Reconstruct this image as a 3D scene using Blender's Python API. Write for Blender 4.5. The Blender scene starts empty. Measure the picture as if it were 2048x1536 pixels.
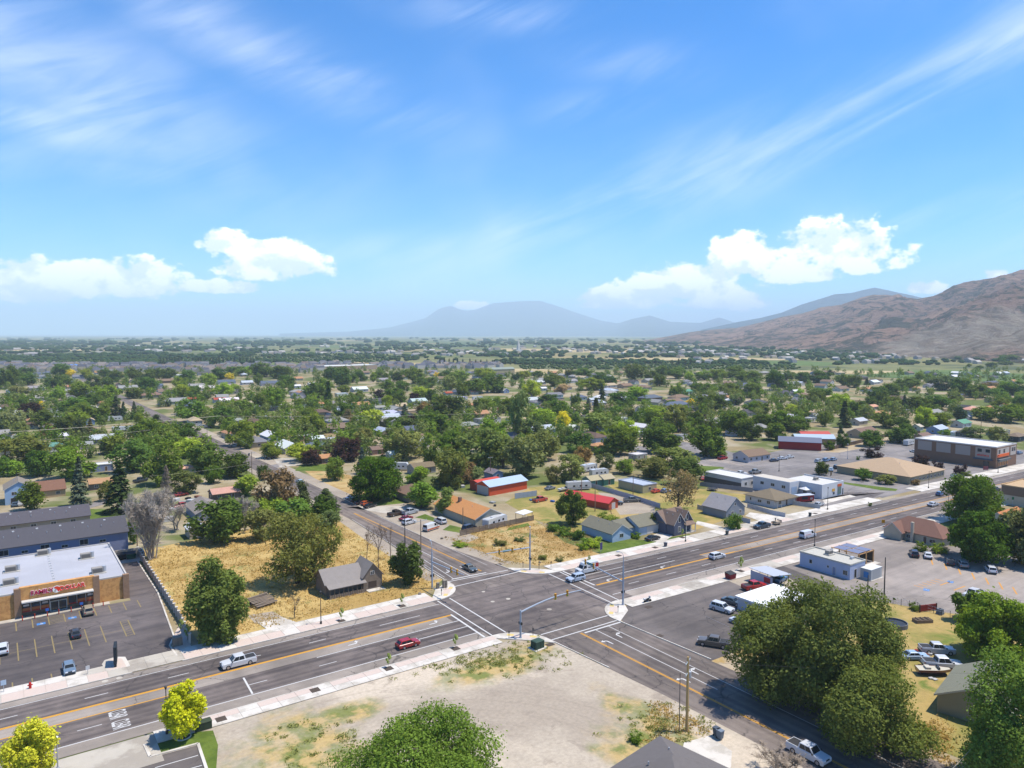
import bpy, math, random
import numpy as np
from mathutils import Vector
SC = bpy.context.scene
COL = SC.collection
R = math.radians
random.seed(7); RNG = np.random.default_rng(7)

# ------------------------------------------------------------------ camera
CAM_H, FPX, HORIZON, AZ = 58.0, 1473.0, 668.0, 35.2      # metres; pixels of a 2048 x 1536 frame; degrees from +Y towards +X
PITCH = math.atan2(768 - HORIZON, FPX)
cam = bpy.data.cameras.new('camera'); cam_ob = bpy.data.objects.new('camera', cam); COL.objects.link(cam_ob)
cam.sensor_width = 36; cam.lens = 36 * FPX / 2048; cam.clip_start = 1; cam.clip_end = 200000
cam_ob.location = (0, 0, CAM_H); cam_ob.rotation_euler = (math.pi / 2 - PITCH, 0, -R(AZ))
SC.camera = cam_ob

# ------------------------------------------------------------------ sun, sky, exposure
SUN_EL, SUN_AZ = 67.0, 122.0                              # azimuth from +Y towards +X
sun = bpy.data.lights.new('sun', 'SUN'); sun.energy = 4.5; sun.angle = R(0.53); sun.color = (1.0, 0.935, 0.83)
sun_ob = bpy.data.objects.new('sun', sun); COL.objects.link(sun_ob)
_sd = Vector((math.cos(R(SUN_EL)) * math.sin(R(SUN_AZ)), math.cos(R(SUN_EL)) * math.cos(R(SUN_AZ)), math.sin(R(SUN_EL))))
sun_ob.rotation_euler = _sd.to_track_quat('Z', 'Y').to_euler()
SC.view_settings.view_transform = 'Standard'; SC.view_settings.look = 'None'
SC.view_settings.exposure = 0.58; SC.view_settings.gamma = 1.0; SC.view_settings.use_curve_mapping = False
SC.render.engine = 'CYCLES'
cy = SC.cycles
cy.max_bounces = 5; cy.diffuse_bounces = 2; cy.glossy_bounces = 2; cy.transmission_bounces = 3; cy.volume_bounces = 2
cy.transparent_max_bounces = 6; cy.use_denoising = True; cy.caustics_reflective = False; cy.caustics_refractive = False
try: cy.denoiser = 'OPENIMAGEDENOISE'; cy.denoising_prefilter = 'ACCURATE'
except Exception: pass

class NT:
    """small node-graph writer"""
    def __init__(s, tree): s.t = tree; tree.nodes.clear()
    def n(s, kind, **kw):
        nd = s.t.nodes.new(kind)
        for k, v in kw.items(): setattr(nd, k, v)
        return nd
    def put(s, sock, v):
        if isinstance(v, bpy.types.NodeSocket): s.t.links.new(v, sock)
        elif v is not None:
            if isinstance(v, (tuple, list)) and len(v) == 3 and sock.type == 'RGBA': v = (*v, 1)
            sock.default_value = v
    def m(s, op, a, b=None, c=None, clamp=False):
        nd = s.n('ShaderNodeMath', operation=op, use_clamp=clamp)
        for i, v in enumerate((a, b, c)):
            if v is not None: s.put(nd.inputs[i], v)
        return nd.outputs[0]
    def vm(s, op, a, b=None):
        nd = s.n('ShaderNodeVectorMath', operation=op); s.put(nd.inputs[0], a)
        if b is not None: s.put(nd.inputs[1], b)
        return nd.outputs['Value'] if op in ('DOT_PRODUCT', 'LENGTH') else nd.outputs[0]
    def mix(s, f, a, b, mode='MIX'):
        nd = s.n('ShaderNodeMix', data_type='RGBA', blend_type=mode); s.put(nd.inputs[0], f); s.put(nd.inputs[6], a); s.put(nd.inputs[7], b)
        return nd.outputs[2]
    def noise(s, vec, scale, detail=3, rough=0.5, dist=0.0, col=False, flat2=False):
        nd = s.n('ShaderNodeTexNoise', noise_dimensions='2D' if flat2 else '3D'); s.put(nd.inputs['Vector'], vec); nd.inputs['Scale'].default_value = scale
        nd.inputs['Detail'].default_value = detail; nd.inputs['Roughness'].default_value = rough; nd.inputs['Distortion'].default_value = dist
        return nd.outputs[1 if col else 0]
    def ss(s, v, a, b):          # smoothstep a..b
        nd = s.n('ShaderNodeMapRange', interpolation_type='SMOOTHSTEP'); s.put(nd.inputs[0], v)
        nd.inputs[1].default_value = a; nd.inputs[2].default_value = b; return nd.outputs[0]
    def ramp(s, v, stops):
        nd = s.n('ShaderNodeValToRGB'); s.put(nd.inputs[0], v); e = nd.color_ramp.elements
        while len(e) < len(stops): e.new(0.5)
        for q, (p, c) in zip(e, stops): q.position = p; q.color = (*c, 1)
        return nd.outputs[0]
    def comb(s, x, y, z=0.0):
        nd = s.n('ShaderNodeCombineXYZ')
        for i, v in enumerate((x, y, z)): s.put(nd.inputs[i], v)
        return nd.outputs[0]
    def sep(s, v):
        nd = s.n('ShaderNodeSeparateXYZ'); s.put(nd.inputs[0], v); return nd.outputs

def px_dir(x, y):
    """azimuth (from the view axis) and elevation, radians, of a 2048-frame pixel"""
    a, b = (x - 1024) / FPX, (768 - y) / FPX
    d = Vector((a, math.cos(PITCH) + b * math.sin(PITCH), -math.sin(PITCH) + b * math.cos(PITCH))).normalized()
    return math.atan2(d.x, d.y), math.asin(d.z)

def build_world():
    w = bpy.data.worlds.new('World'); SC.world = w; w.use_nodes = True
    g = NT(w.node_tree)
    sky = g.n('ShaderNodeTexSky', sky_type='NISHITA', sun_disc=False, sun_elevation=R(SUN_EL), sun_rotation=R(SUN_AZ), altitude=1400)
    sky.air_density = 1.0; sky.dust_density = 0.6; sky.ozone_density = 3.0
    hs = g.n('ShaderNodeHueSaturation'); hs.inputs['Saturation'].default_value = 1.42; hs.inputs['Value'].default_value = 1.0
    g.put(hs.inputs['Color'], sky.outputs[0])
    skyc = g.mix(1.0, hs.outputs[0], (.57, .88, .98), 'MULTIPLY')
    d = g.n('ShaderNodeTexCoord').outputs['Generated']
    a = R(AZ)
    xr = g.vm('DOT_PRODUCT', d, (math.cos(a), -math.sin(a), 0)); yf = g.vm('DOT_PRODUCT', d, (math.sin(a), math.cos(a), 0))
    zz = g.sep(d)[2]
    az = g.m('ARCTAN2', xr, yf); el = g.m('ARCSINE', zz)
    # ---- cumulus near the horizon
    p = g.comb(az, g.m('MULTIPLY', el, 1.35))
    n1 = g.noise(p, 17, 4, 0.58, flat2=True); n2 = g.noise(p, 62, 2, 0.55, flat2=True)
    nn = g.m('ADD', g.m('MULTIPLY', g.m('SUBTRACT', n1, 0.5), 2.7), g.m('MULTIPLY', g.m('SUBTRACT', n2, 0.5), 1.3))
    cl = [(40, 574, 190, 52), (225, 566, 140, 54), (455, 492, 80, 36), (545, 534, 130, 58), (440, 576, 90, 20),
          (1250, 602, 130, 34), (1380, 575, 150, 52), (1488, 520, 84, 66), (1450, 606, 105, 28), (1665, 510, 135, 68), (1590, 548, 100, 34),
          (940, 612, 42, 13), (1990, 552, 27, 16), (1860, 578, 40, 16), (-500, 560, 260, 50), (-1500, 540, 300, 60), (2700, 560, 220, 50)]
    dens = None
    for (x, y, rx, ry) in cl:
        if rx == 0: continue
        A0, E0 = px_dir(x, y); ra, re = rx / FPX, ry / FPX
        q1 = g.m('DIVIDE', g.m('SUBTRACT', az, A0), ra); q2 = g.m('DIVIDE', g.m('SUBTRACT', el, E0), re)
        q2 = g.m('MULTIPLY', q2, g.m('ADD', 1.0, g.m('MULTIPLY', g.m('LESS_THAN', q2, 0.0), 0.7)))     # flatter base
        r2 = g.m('ADD', g.m('MULTIPLY', q1, q1), g.m('MULTIPLY', q2, q2))
        v = g.m('SUBTRACT', 1.0, r2)
        dens = v if dens is None else g.m('MAXIMUM', dens, v)
    dd = g.m('ADD', g.m('MULTIPLY', g.m('MAXIMUM', dens, -1.5), 1.25), nn)
    cum = g.ss(dd, 0.12, 0.68)
    n1s = g.noise(g.vm('ADD', p, (.010, .022, 0)), 17, 4, 0.58, flat2=True)
    # ---- thin cirrus streaks
    c1 = math.radians(24)
    s1 = g.comb(g.m('ADD', g.m('MULTIPLY', az, math.cos(c1)), g.m('MULTIPLY', el, math.sin(c1))), g.m('MULTIPLY', g.m('SUBTRACT', g.m('MULTIPLY', el, math.cos(c1)), g.m('MULTIPLY', az, math.sin(c1))), 7.5))
    st = g.noise(s1, 3.0, 7, 0.62, 0.35, flat2=True)
    soft = g.noise(p, 3.1, 3, 0.6, flat2=True)
    band = None
    for (x, y, rx, ry, ang, k) in [(90, 140, 330, 95, -20, .75), (70, 245, 280, 36, -6, .9), (520, 105, 330, 46, -18, .75), (660, 150, 110, 24, -8, .8), (1000, 30, 130, 26, 0, .8), (1230, 395, 380, 50, 20, 1.0), (1750, 215, 560, 40, 22, 1.0),
                                   (790, 505, 230, 32, 4, .6), (1190, 212, 90, 26, 8, .75), (1270, 130, 130, 36, -8, .5), (1900, 425, 230, 28, 8, .9), (270, 345, 150, 24, 0, .5),
                                   (-700, 200, 500, 120, 10, .8), (3000, 150, 600, 90, 20, .7), (1000, -700, 900, 200, 10, .7)]:
        A0, E0 = px_dir(x, y); ra, re = rx / FPX, ry / FPX; c, s_ = math.cos(R(ang)), math.sin(R(ang))
        u, v = g.m('SUBTRACT', az, A0), g.m('SUBTRACT', el, E0)
        q1 = g.m('DIVIDE', g.m('ADD', g.m('MULTIPLY', u, c), g.m('MULTIPLY', v, s_)), ra)
        q2 = g.m('DIVIDE', g.m('SUBTRACT', g.m('MULTIPLY', v, c), g.m('MULTIPLY', u, s_)), re)
        r2 = g.m('ADD', g.m('MULTIPLY', q1, q1), g.m('MULTIPLY', q2, q2))
        b = g.m('MULTIPLY', g.m('POWER', 2.718, g.m('MULTIPLY', r2, -0.9)), k)
        band = b if band is None else g.m('MAXIMUM', band, b)
    cir = g.m('MULTIPLY', band, g.ss(g.m('ADD', g.m('MULTIPLY', st, 0.7), g.m('MULTIPLY', soft, 0.45)), 0.36, 0.86), clamp=True)
    veil = g.m('MULTIPLY', g.ss(soft, 0.45, 0.8), 0.10)
    cir = g.m('MINIMUM', g.m('ADD', g.m('MULTIPLY', cir, .72), veil), 0.9)
    base = g.mix(g.m('MULTIPLY', cir, 0.75), skyc, CLOUD[0])
    shade = g.mix(g.ss(g.m('SUBTRACT', n1, n1s), -0.13, 0.07), CLOUD[1], CLOUD[2])
    fin = g.mix(g.m('MULTIPLY', cum, 0.93), base, shade)
    bg = g.n('ShaderNodeBackground'); g.put(bg.inputs[0], fin); bg.inputs[1].default_value = SKY_STRENGTH
    out = g.n('ShaderNodeOutputWorld'); g.put(out.inputs[0], bg.outputs[0])
    try: w.cycles.sampling_method = 'MANUAL'; w.cycles.sample_map_resolution = 512
    except Exception: pass
SKY_STRENGTH = 0.15
CLOUD = [(6.2, 6.5, 7.0), (5.6, 6.0, 6.7), (8.8, 8.6, 8.3)]
build_world()

# ------------------------------------------------------------------ geometry helpers
_fw = Vector((math.sin(R(AZ)) * math.cos(PITCH), math.cos(R(AZ)) * math.cos(PITCH), -math.sin(PITCH)))
_rt = Vector((math.cos(R(AZ)), -math.sin(R(AZ)), 0)); _up = _rt.cross(_fw)
def G(x, y, z=0.0):
    """ground point (at height z) seen at pixel x, y of the 2048 x 1536 photograph"""
    d = _fw * FPX + _rt * (x - 1024) + _up * (768 - y); t = (z - CAM_H) / d.z
    return d.x * t, d.y * t
def PX(X, Y, Z=0.0):
    v = Vector((X, Y, Z - CAM_H)); w = v.dot(_fw); return 1024 + FPX * v.dot(_rt) / w, 768 - FPX * v.dot(_up) / w
def DEPTH(X, Y): return Vector((X, Y, -CAM_H)).dot(_fw)
def lin(*c):
    return tuple(((v / 255) / 12.92 if v / 255 <= .04045 else ((v / 255 + .055) / 1.055) ** 2.4) for v in c)
def A(r, g, b, k=1.5):
    """albedo of a sunlit surface that shows as sRGB r, g, b"""
    return tuple(min(.85, v / k) for v in lin(r, g, b))

def link(o, parent=None):
    COL.objects.link(o)
    if parent is not None: o.parent = parent
    return o
def mesh_np(name, V, F, mat=None, smooth=False):
    """V (n,3), F (m,k) index array of one polygon size"""
    V = np.ascontiguousarray(V, dtype=np.float32); F = np.ascontiguousarray(F, dtype=np.int32)
    me = bpy.data.meshes.new(name); me.vertices.add(len(V)); me.vertices.foreach_set('co', V.ravel())
    k = F.shape[1]; me.loops.add(F.size); me.loops.foreach_set('vertex_index', F.ravel())
    me.polygons.add(len(F)); me.polygons.foreach_set('loop_start', np.arange(0, F.size, k, dtype=np.int32))
    me.polygons.foreach_set('loop_total', np.full(len(F), k, dtype=np.int32))
    if smooth: me.polygons.foreach_set('use_smooth', np.ones(len(F), dtype=bool))
    me.update(calc_edges=True)
    if mat is not None: me.materials.append(mat)
    return me
class MB:
    def __init__(s): s.v = []; s.f = []; s.mi = []; s.cur = 0
    def add(s, vs, fs):
        o = len(s.v); s.v += [tuple(q) for q in vs]
        for f in fs: s.f.append(tuple(i + o for i in f)); s.mi.append(s.cur)
        return s
    def box(s, x0, x1, y0, y1, z0, z1):
        return s.add([(x0, y0, z0), (x1, y0, z0), (x1, y1, z0), (x0, y1, z0), (x0, y0, z1), (x1, y0, z1), (x1, y1, z1), (x0, y1, z1)],
                     [(3, 2, 1, 0), (4, 5, 6, 7), (0, 1, 5, 4), (1, 2, 6, 5), (2, 3, 7, 6), (3, 0, 4, 7)])
    def frustum(s, a, z0, b, z1):      # a, b = (x0,x1,y0,y1)
        return s.add([(a[0], a[2], z0), (a[1], a[2], z0), (a[1], a[3], z0), (a[0], a[3], z0), (b[0], b[2], z1), (b[1], b[2], z1), (b[1], b[3], z1), (b[0], b[3], z1)],
                     [(3, 2, 1, 0), (4, 5, 6, 7), (0, 1, 5, 4), (1, 2, 6, 5), (2, 3, 7, 6), (3, 0, 4, 7)])
    def prism(s, poly, z0, z1):
        n = len(poly); vs = [(x, y, z0) for x, y in poly] + [(x, y, z1) for x, y in poly]
        ar = sum(poly[i][0] * poly[(i + 1) % n][1] - poly[(i + 1) % n][0] * poly[i][1] for i in range(n))
        fs = [tuple(range(n - 1, -1, -1)), tuple(range(n, 2 * n))] + [(i, (i + 1) % n, n + (i + 1) % n, n + i) for i in range(n)]
        if ar < 0: fs = [f[::-1] for f in fs]
        return s.add(vs, fs)
    def sheet(s, poly, z):
        n = len(poly); ar = sum(poly[i][0] * poly[(i + 1) % n][1] - poly[(i + 1) % n][0] * poly[i][1] for i in range(n))
        q = tuple(range(n)) if ar > 0 else tuple(range(n - 1, -1, -1)); return s.add([(x, y, z) for x, y in poly], [q])
    def xprofile(s, prof, y0, y1):     # prof (x, z) counter-clockwise seen from -y, extruded along y
        n = len(prof); vs = [(x, y0, z) for x, z in prof] + [(x, y1, z) for x, z in prof]
        return s.add(vs, [tuple(range(n)), tuple(range(2 * n - 1, n - 1, -1))] + [((i + 1) % n, i, n + i, n + (i + 1) % n) for i in range(n)])
    def tube(s, pts, rad, n=6, caps=True):
        pts = [Vector(p) for p in pts]; rings = []
        if not hasattr(rad, '__len__'): rad = [rad] * len(pts)
        for i, p in enumerate(pts):
            t = (pts[min(i + 1, len(pts) - 1)] - pts[max(i - 1, 0)]).normalized()
            u = t.cross(Vector((0, 0, 1)) if abs(t.z) < .9 else Vector((1, 0, 0))).normalized(); w = t.cross(u)
            rings.append([p + (u * math.cos(2 * math.pi * k / n) + w * math.sin(2 * math.pi * k / n)) * rad[i] for k in range(n)])
        vs = [q for r in rings for q in r]; fs = []
        for i in range(len(pts) - 1):
            for k in range(n): fs.append((i * n + k, (i + 1) * n + k, (i + 1) * n + (k + 1) % n, i * n + (k + 1) % n))
        if caps: fs += [tuple(range(n)), tuple(range(len(vs) - 1, len(vs) - n - 1, -1))]
        return s.add(vs, fs)
    def cyl(s, c, r, z0, z1, n=12, r1=None): return s.tube([(c[0], c[1], z0), (c[0], c[1], z1)], [r, r if r1 is None else r1], n)
    def mesh(s, name, mats, smooth=False):
        me = bpy.data.meshes.new(name); me.from_pydata(s.v, [], s.f)
        for m_ in (mats if isinstance(mats, (list, tuple)) else [mats]): me.materials.append(m_)
        if any(s.mi): me.polygons.foreach_set('material_index', s.mi)
        if smooth: me.polygons.foreach_set('use_smooth', [True] * len(s.f))
        me.update(); return me
    def build(s, name, mat, parent=None, color=None, smooth=False, loc=None, rz=None):
        o = bpy.data.objects.new(name, s.mesh(name, mat, smooth)); link(o, parent)
        if color is not None: o.color = (*color[:3], 1)
        if loc is not None: o.location = loc
        if rz is not None: o.rotation_euler = (0, 0, rz)
        return o
def obj(name, me, parent=None, color=None, loc=None, rz=0, scale=None):
    o = bpy.data.objects.new(name, me); link(o, parent)
    if color is not None: o.color = (*color[:3], 1)
    if loc is not None: o.location = loc
    if rz: o.rotation_euler = (0, 0, rz)
    if scale is not None: o.scale = scale
    return o
def tag(o, label=None, cat=None, group=None, kind=None):
    if label: o['label'] = label
    if cat: o['category'] = cat
    if group: o['group'] = group
    if kind: o['kind'] = kind
    return o
def empty(name, loc, rz=0.0):
    o = bpy.data.objects.new(name, None); link(o); o.location = (loc[0], loc[1], loc[2] if len(loc) > 2 else 0); o.rotation_euler = (0, 0, rz)
    o.empty_display_size = .1; return o
AUTO = []                       # things whose label still needs what sets them apart
def auto(o, desc, cat, group, loc): AUTO.append((o, desc, cat, group, loc)); return o

# ------------------------------------------------------------------ materials
MATS = {}
def mat(name, base=None, rough=.8, var=.12, scale=1.0, bump=0.0, bscale=20.0, metal=0.0, spec=.3, objcol=False, coat=0.0, alt=None, altscale=.2, altmix=(.45, .6), world=False):
    if name in MATS: return MATS[name]
    m = bpy.data.materials.new(name); m.use_nodes = True; g = NT(m.node_tree)
    tc = g.n('ShaderNodeNewGeometry').outputs['Position'] if world else g.n('ShaderNodeTexCoord').outputs['Object']
    col = g.n('ShaderNodeObjectInfo').outputs['Color'] if objcol else None
    if col is None:
        c = g.n('ShaderNodeRGB'); c.outputs[0].default_value = (*base, 1); col = c.outputs[0]
    if alt is not None: col = g.mix(g.ss(g.noise(tc, altscale, 5, .6), *altmix), col, alt)
    if var:
        n = g.noise(tc, scale, 5, .62); k = g.m('ADD', 1 - var, g.m('MULTIPLY', n, 2 * var))
        col = g.mix(1.0, col, g.comb(k, k, k), 'MULTIPLY')
    b = g.n('ShaderNodeBsdfPrincipled'); g.put(b.inputs['Base Color'], col); b.inputs['Roughness'].default_value = rough
    b.inputs['Metallic'].default_value = metal; b.inputs['Specular IOR Level'].default_value = spec; b.inputs['Coat Weight'].default_value = coat
    if bump:
        bp = g.n('ShaderNodeBump'); bp.inputs['Strength'].default_value = bump; bp.inputs['Distance'].default_value = .05
        g.put(bp.inputs['Height'], g.noise(tc, bscale, 3, .6)); g.put(b.inputs['Normal'], bp.outputs[0])
    g.put(g.n('ShaderNodeOutputMaterial').inputs[0], b.outputs[0]); MATS[name] = m; return m
def leaf_mat(name, trans=.28, var=.30):
    m = bpy.data.materials.new(name); m.use_nodes = True; g = NT(m.node_tree)
    oi = g.n('ShaderNodeObjectInfo'); ge = g.n('ShaderNodeNewGeometry'); tc = g.n('ShaderNodeTexCoord').outputs['Object']
    k = g.m('ADD', 1 - var, g.m('MULTIPLY', ge.outputs['Random Per Island'], 2 * var))
    k2 = g.m('ADD', .70, g.m('MULTIPLY', g.noise(tc, .45, 3, .6), .6)); kk = g.m('MULTIPLY', k, k2)
    col = g.mix(1.0, oi.outputs['Color'], g.comb(kk, g.m('POWER', kk, .9), kk), 'MULTIPLY')
    d = g.n('ShaderNodeBsdfDiffuse'); g.put(d.inputs[0], col)
    t = g.n('ShaderNodeBsdfTranslucent'); g.put(t.inputs[0], g.mix(1.0, col, (1.25, 1.15, .5), 'MULTIPLY'))
    mx = g.n('ShaderNodeMixShader'); mx.inputs[0].default_value = trans; g.put(mx.inputs[1], d.outputs[0]); g.put(mx.inputs[2], t.outputs[0])
    g.put(g.n('ShaderNodeOutputMaterial').inputs[0], mx.outputs[0]); MATS[name] = m; return m
M_LEAF = leaf_mat('leaf', .38); M_NEEDLE = leaf_mat('needle', .1, .25)
M_BARK = mat('bark', (.11, .085, .065), .95, .3, 3, .4, 12)
M_TWIG = mat('twig', rough=.95, var=.25, scale=2, objcol=True)
M_PAINT = mat('painted', rough=.75, var=.07, scale=1.5, objcol=True)
M_WALL = mat('wall_siding', rough=.85, var=.10, scale=.6, objcol=True, bump=.15, bscale=6)
M_ROOF = mat('roof_shingle', rough=.95, var=.16, scale=1.3, objcol=True, bump=.4, bscale=9)
M_METALROOF = mat('roof_metal', rough=.62, var=.08, scale=.4, objcol=True)
M_GLASS = mat('window_glass', (.022, .028, .035), .08, .15, .5, spec=.6)
M_CAR = mat('car_paint', rough=.28, var=.03, scale=2, objcol=True, coat=.5, spec=.5)
M_CARGLASS = mat('car_glass', (.012, .016, .02), .16, 0, spec=.35)
M_TYRE = mat('tyre', (.018, .018, .019), .9, .1)
M_RIM = mat('wheel_rim', (.42, .42, .44), .35, .05, metal=.7)
M_LAMP = mat('head_lamp', (.75, .77, .8), .15, 0, spec=.6); M_TAIL = mat('tail_lamp', (.35, .01, .01), .25, 0, spec=.5)
M_TRIM = mat('dark_trim', (.03, .03, .032), .7, .05)
M_STEEL = mat('galvanised_steel', (.40, .42, .45), .5, .08, 2, metal=.3)
M_POLE = mat('dark_pole', (.035, .035, .037), .5, .05)
M_WOOD = mat('weathered_pole_wood', (.20, .145, .095), .95, .25, 2, .3, 10)
M_CONC = mat('concrete', A(232, 224, 212), .9, .07, .8, .1, 12, alt=A(205, 196, 182), altscale=.25, world=True)
M_CONC2 = mat('worn_concrete', A(206, 197, 182), .9, .09, .6, .1, 10, alt=A(180, 170, 156), altscale=.18, world=True)
M_PAVER = mat('pink_paver', A(224, 204, 190), .9, .06, 1.5, .15, 14, world=True)
M_WHITE = mat('road_paint_white', A(226, 224, 220), .8, .16, 3.0, world=True)
M_YELLOW = mat('road_paint_yellow', A(230, 168, 58), .8, .14, 3.0, world=True)
M_FADED = mat('faded_yellow_paint', A(158, 140, 96), .85, .22, 2.0, world=True)
M_BLUEP = mat('blue_paint', A(80, 140, 205), .8, .2, 3.0, world=True)
# ------------------------------------------------------------------ ground and surface materials
def surface(name, c1, c2, c3=None, s1=.05, s2=.6, lo=.42, hi=.6, streak=None, bump=.2, lo3=.55, hi3=.68, s3=.15):
    m = bpy.data.materials.new(name); m.use_nodes = True; g = NT(m.node_tree)
    P_ = g.n('ShaderNodeNewGeometry').outputs['Position']
    v = P_ if streak is None else g.vm('MULTIPLY', P_, streak)
    n1 = g.noise(v, s1, 6, .62, .3); n2 = g.noise(P_, s2, 5, .65)
    col = g.mix(g.ss(n1, lo, hi), c1, c2)
    if c3 is not None: col = g.mix(g.ss(g.noise(g.vm('ADD', P_, (31.7, 11.3, 0)), s3, 6, .65, .4), lo3, hi3), col, c3)
    k = g.m('ADD', .72, g.m('MULTIPLY', n2, .56)); col = g.mix(1.0, col, g.comb(k, k, k), 'MULTIPLY')
    b = g.n('ShaderNodeBsdfPrincipled'); g.put(b.inputs['Base Color'], col); b.inputs['Roughness'].default_value = .95; b.inputs['Specular IOR Level'].default_value = .15
    if bump:
        bp = g.n('ShaderNodeBump'); bp.inputs['Strength'].default_value = bump; bp.inputs['Distance'].default_value = .2
        g.put(bp.inputs['Height'], g.noise(P_, 3.0, 4, .6)); g.put(b.inputs['Normal'], bp.outputs[0])
    g.put(g.n('ShaderNodeOutputMaterial').inputs[0], b.outputs[0]); MATS[name] = m; return m
def ground_mat():
    m = bpy.data.materials.new('ground'); m.use_nodes = True; g = NT(m.node_tree)
    P_ = g.n('ShaderNodeNewGeometry').outputs['Position']
    dist = g.vm('LENGTH', P_)
    # near: dry yards, dirt and lawns.   far: a patchwork of fields
    n1 = g.noise(P_, .035, 5, .6, .3); n2 = g.noise(P_, .35, 5, .65); n3 = g.noise(g.vm('ADD', P_, (77, 13, 0)), .022, 4, .55, .5)
    near = g.mix(g.ss(n1, .4, .62), A(184, 170, 142), A(160, 142, 104))
    near = g.mix(g.ss(n3, .47, .58), near, A(110, 120, 66))
    vo = g.n('ShaderNodeTexVoronoi', distance='MANHATTAN'); vo.inputs['Scale'].default_value = .0021; vo.inputs['Randomness'].default_value = .85
    g.put(vo.inputs['Vector'], g.vm('MULTIPLY', P_, (1, .55, 1)))
    cs = g.sep(vo.outputs['Color'])
    far = g.ramp(cs[0], [(0, A(98, 116, 66)), (.2, A(120, 130, 76)), (.42, A(140, 136, 88)), (.6, A(176, 158, 112)), (.78, A(104, 120, 70)), (1, A(160, 150, 104))])
    far = g.mix(g.m('MULTIPLY', g.ss(g.noise(P_, .006, 6, .7), .47, .62), .75), far, A(66, 84, 58))
    col = g.mix(g.ss(dist, 900, 1350), near, far)
    k = g.m('ADD', .76, g.m('MULTIPLY', n2, .48)); col = g.mix(1.0, col, g.comb(k, k, k), 'MULTIPLY')
    b = g.n('ShaderNodeBsdfPrincipled'); g.put(b.inputs['Base Color'], col); b.inputs['Roughness'].default_value = 1; b.inputs['Specular IOR Level'].default_value = .1
    g.put(g.n('ShaderNodeOutputMaterial').inputs[0], b.outputs[0]); return m
def structure(name, mb, m, color=None): return tag(mb.build(name, m, color=color), kind='structure')
XS = [-60000, -20000, -8000, -3000, -1000, -300, 0, 300, 600, 1000, 1500, 3000, 8000, 20000, 60000]
gb = MB()
vs = [(x, y, 0) for y in XS for x in XS]; n_ = len(XS)
gb.add(vs, [(j * n_ + i, j * n_ + i + 1, (j + 1) * n_ + i + 1, (j + 1) * n_ + i) for j in range(n_ - 1) for i in range(n_ - 1)])
structure('ground', gb, ground_mat())

# main road runs along X; east of the crossing it bears 2 degrees right
def off(X): return -0.034 * (X - 105) if X > 105 else 0.0
def strip(x0, x1, y0, y1, z, mb=None, n=1):
    mb = mb or MB(); k = max(1, n)
    for i in range(k):
        a, b = x0 + (x1 - x0) * i / k, x0 + (x1 - x0) * (i + 1) / k
        mb.sheet([(a, y0 + off(a)), (b, y0 + off(b)), (b, y1 + off(b)), (a, y1 + off(a))], z)
    return mb
def px_poly(pts, z=0): return [G(x, y, z) for x, y in pts]

def asphalt(name, c_dark, c_light, lanes=None, axis=1, skew=False, amt=1.0):
    m = bpy.data.materials.new(name); m.use_nodes = True; g = NT(m.node_tree)
    P_ = g.n('ShaderNodeNewGeometry').outputs['Position']; x, y, z = g.sep(P_)
    if skew: y = g.m('ADD', y, g.m('MULTIPLY', g.m('MAXIMUM', g.m('SUBTRACT', x, 105.0), 0.0), .034))
    u, v = (x, y) if axis == 1 else (y, x)
    n1 = g.noise(g.comb(g.m('MULTIPLY', u, .012), g.m('MULTIPLY', v, .55)), 1.0, 5, .6)
    n2 = g.noise(P_, .25, 6, .68, .4); n3 = g.noise(P_, 6.0, 3, .6)
    f = g.m('ADD', g.m('MULTIPLY', n1, .65), g.m('MULTIPLY', n2, .5))
    if lanes:     # worn wheel paths: two darker tracks in every lane
        w = g.m('COSINE', g.m('MULTIPLY', g.m('DIVIDE', g.m('SUBTRACT', v, lanes[0]), lanes[1]), 4 * math.pi))
        msk = g.m('ADD', g.m('SUBTRACT', 1.0, g.ss(u, *lanes[2])), g.ss(u, *lanes[3])); f = g.m('ADD', f, g.m('MULTIPLY', g.m('MULTIPLY', w, msk), .06 * amt))
    col = g.mix(g.ss(f, .38, .78), c_dark, c_light)
    k = g.m('ADD', .86, g.m('MULTIPLY', n3, .28)); col = g.mix(1.0, col, g.comb(k, k, k), 'MULTIPLY')
    k = g.m('ADD', .79, g.m('MULTIPLY', g.ss(g.noise(P_, .035, 4, .6, .8), .35, .65), .42)); col = g.mix(1.0, col, g.comb(k, k, k), 'MULTIPLY')
    sp = g.ss(g.noise(g.vm('ADD', P_, (9, 4, 0)), .9, 3, .7), .66, .74); col = g.mix(g.m('MULTIPLY', sp, .4), col, (.03, .028, .027))     # oil spots
    vo = g.n('ShaderNodeTexVoronoi', feature='DISTANCE_TO_EDGE'); vo.inputs['Scale'].default_value = .13
    g.put(vo.inputs['Vector'], g.vm('ADD', P_, g.vm('MULTIPLY', g.noise(P_, .5, 3, .6, col=True), (2.4, 2.4, 0))))
    cr = g.m('MULTIPLY', g.m('SUBTRACT', 1.0, g.ss(vo.outputs['Distance'], .0, .017)), g.ss(g.noise(P_, .04, 2), .46, .56))
    col = g.mix(g.m('MULTIPLY', cr, .65), col, (.025, .024, .024))
    b = g.n('ShaderNodeBsdfPrincipled'); g.put(b.inputs['Base Color'], col); b.inputs['Roughness'].default_value = .85; b.inputs['Specular IOR Level'].default_value = .25
    g.put(g.n('ShaderNodeOutputMaterial').inputs[0], b.outputs[0]); MATS[name] = m; return m
M_MAIN = asphalt('asphalt_main', A(90, 82, 80), A(134, 122, 115), (118.1, 3.45, (70, 82), (106, 116)), skew=True)
M_SHOULDER = asphalt('asphalt_shoulder', A(152, 141, 130), A(174, 162, 150))
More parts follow.
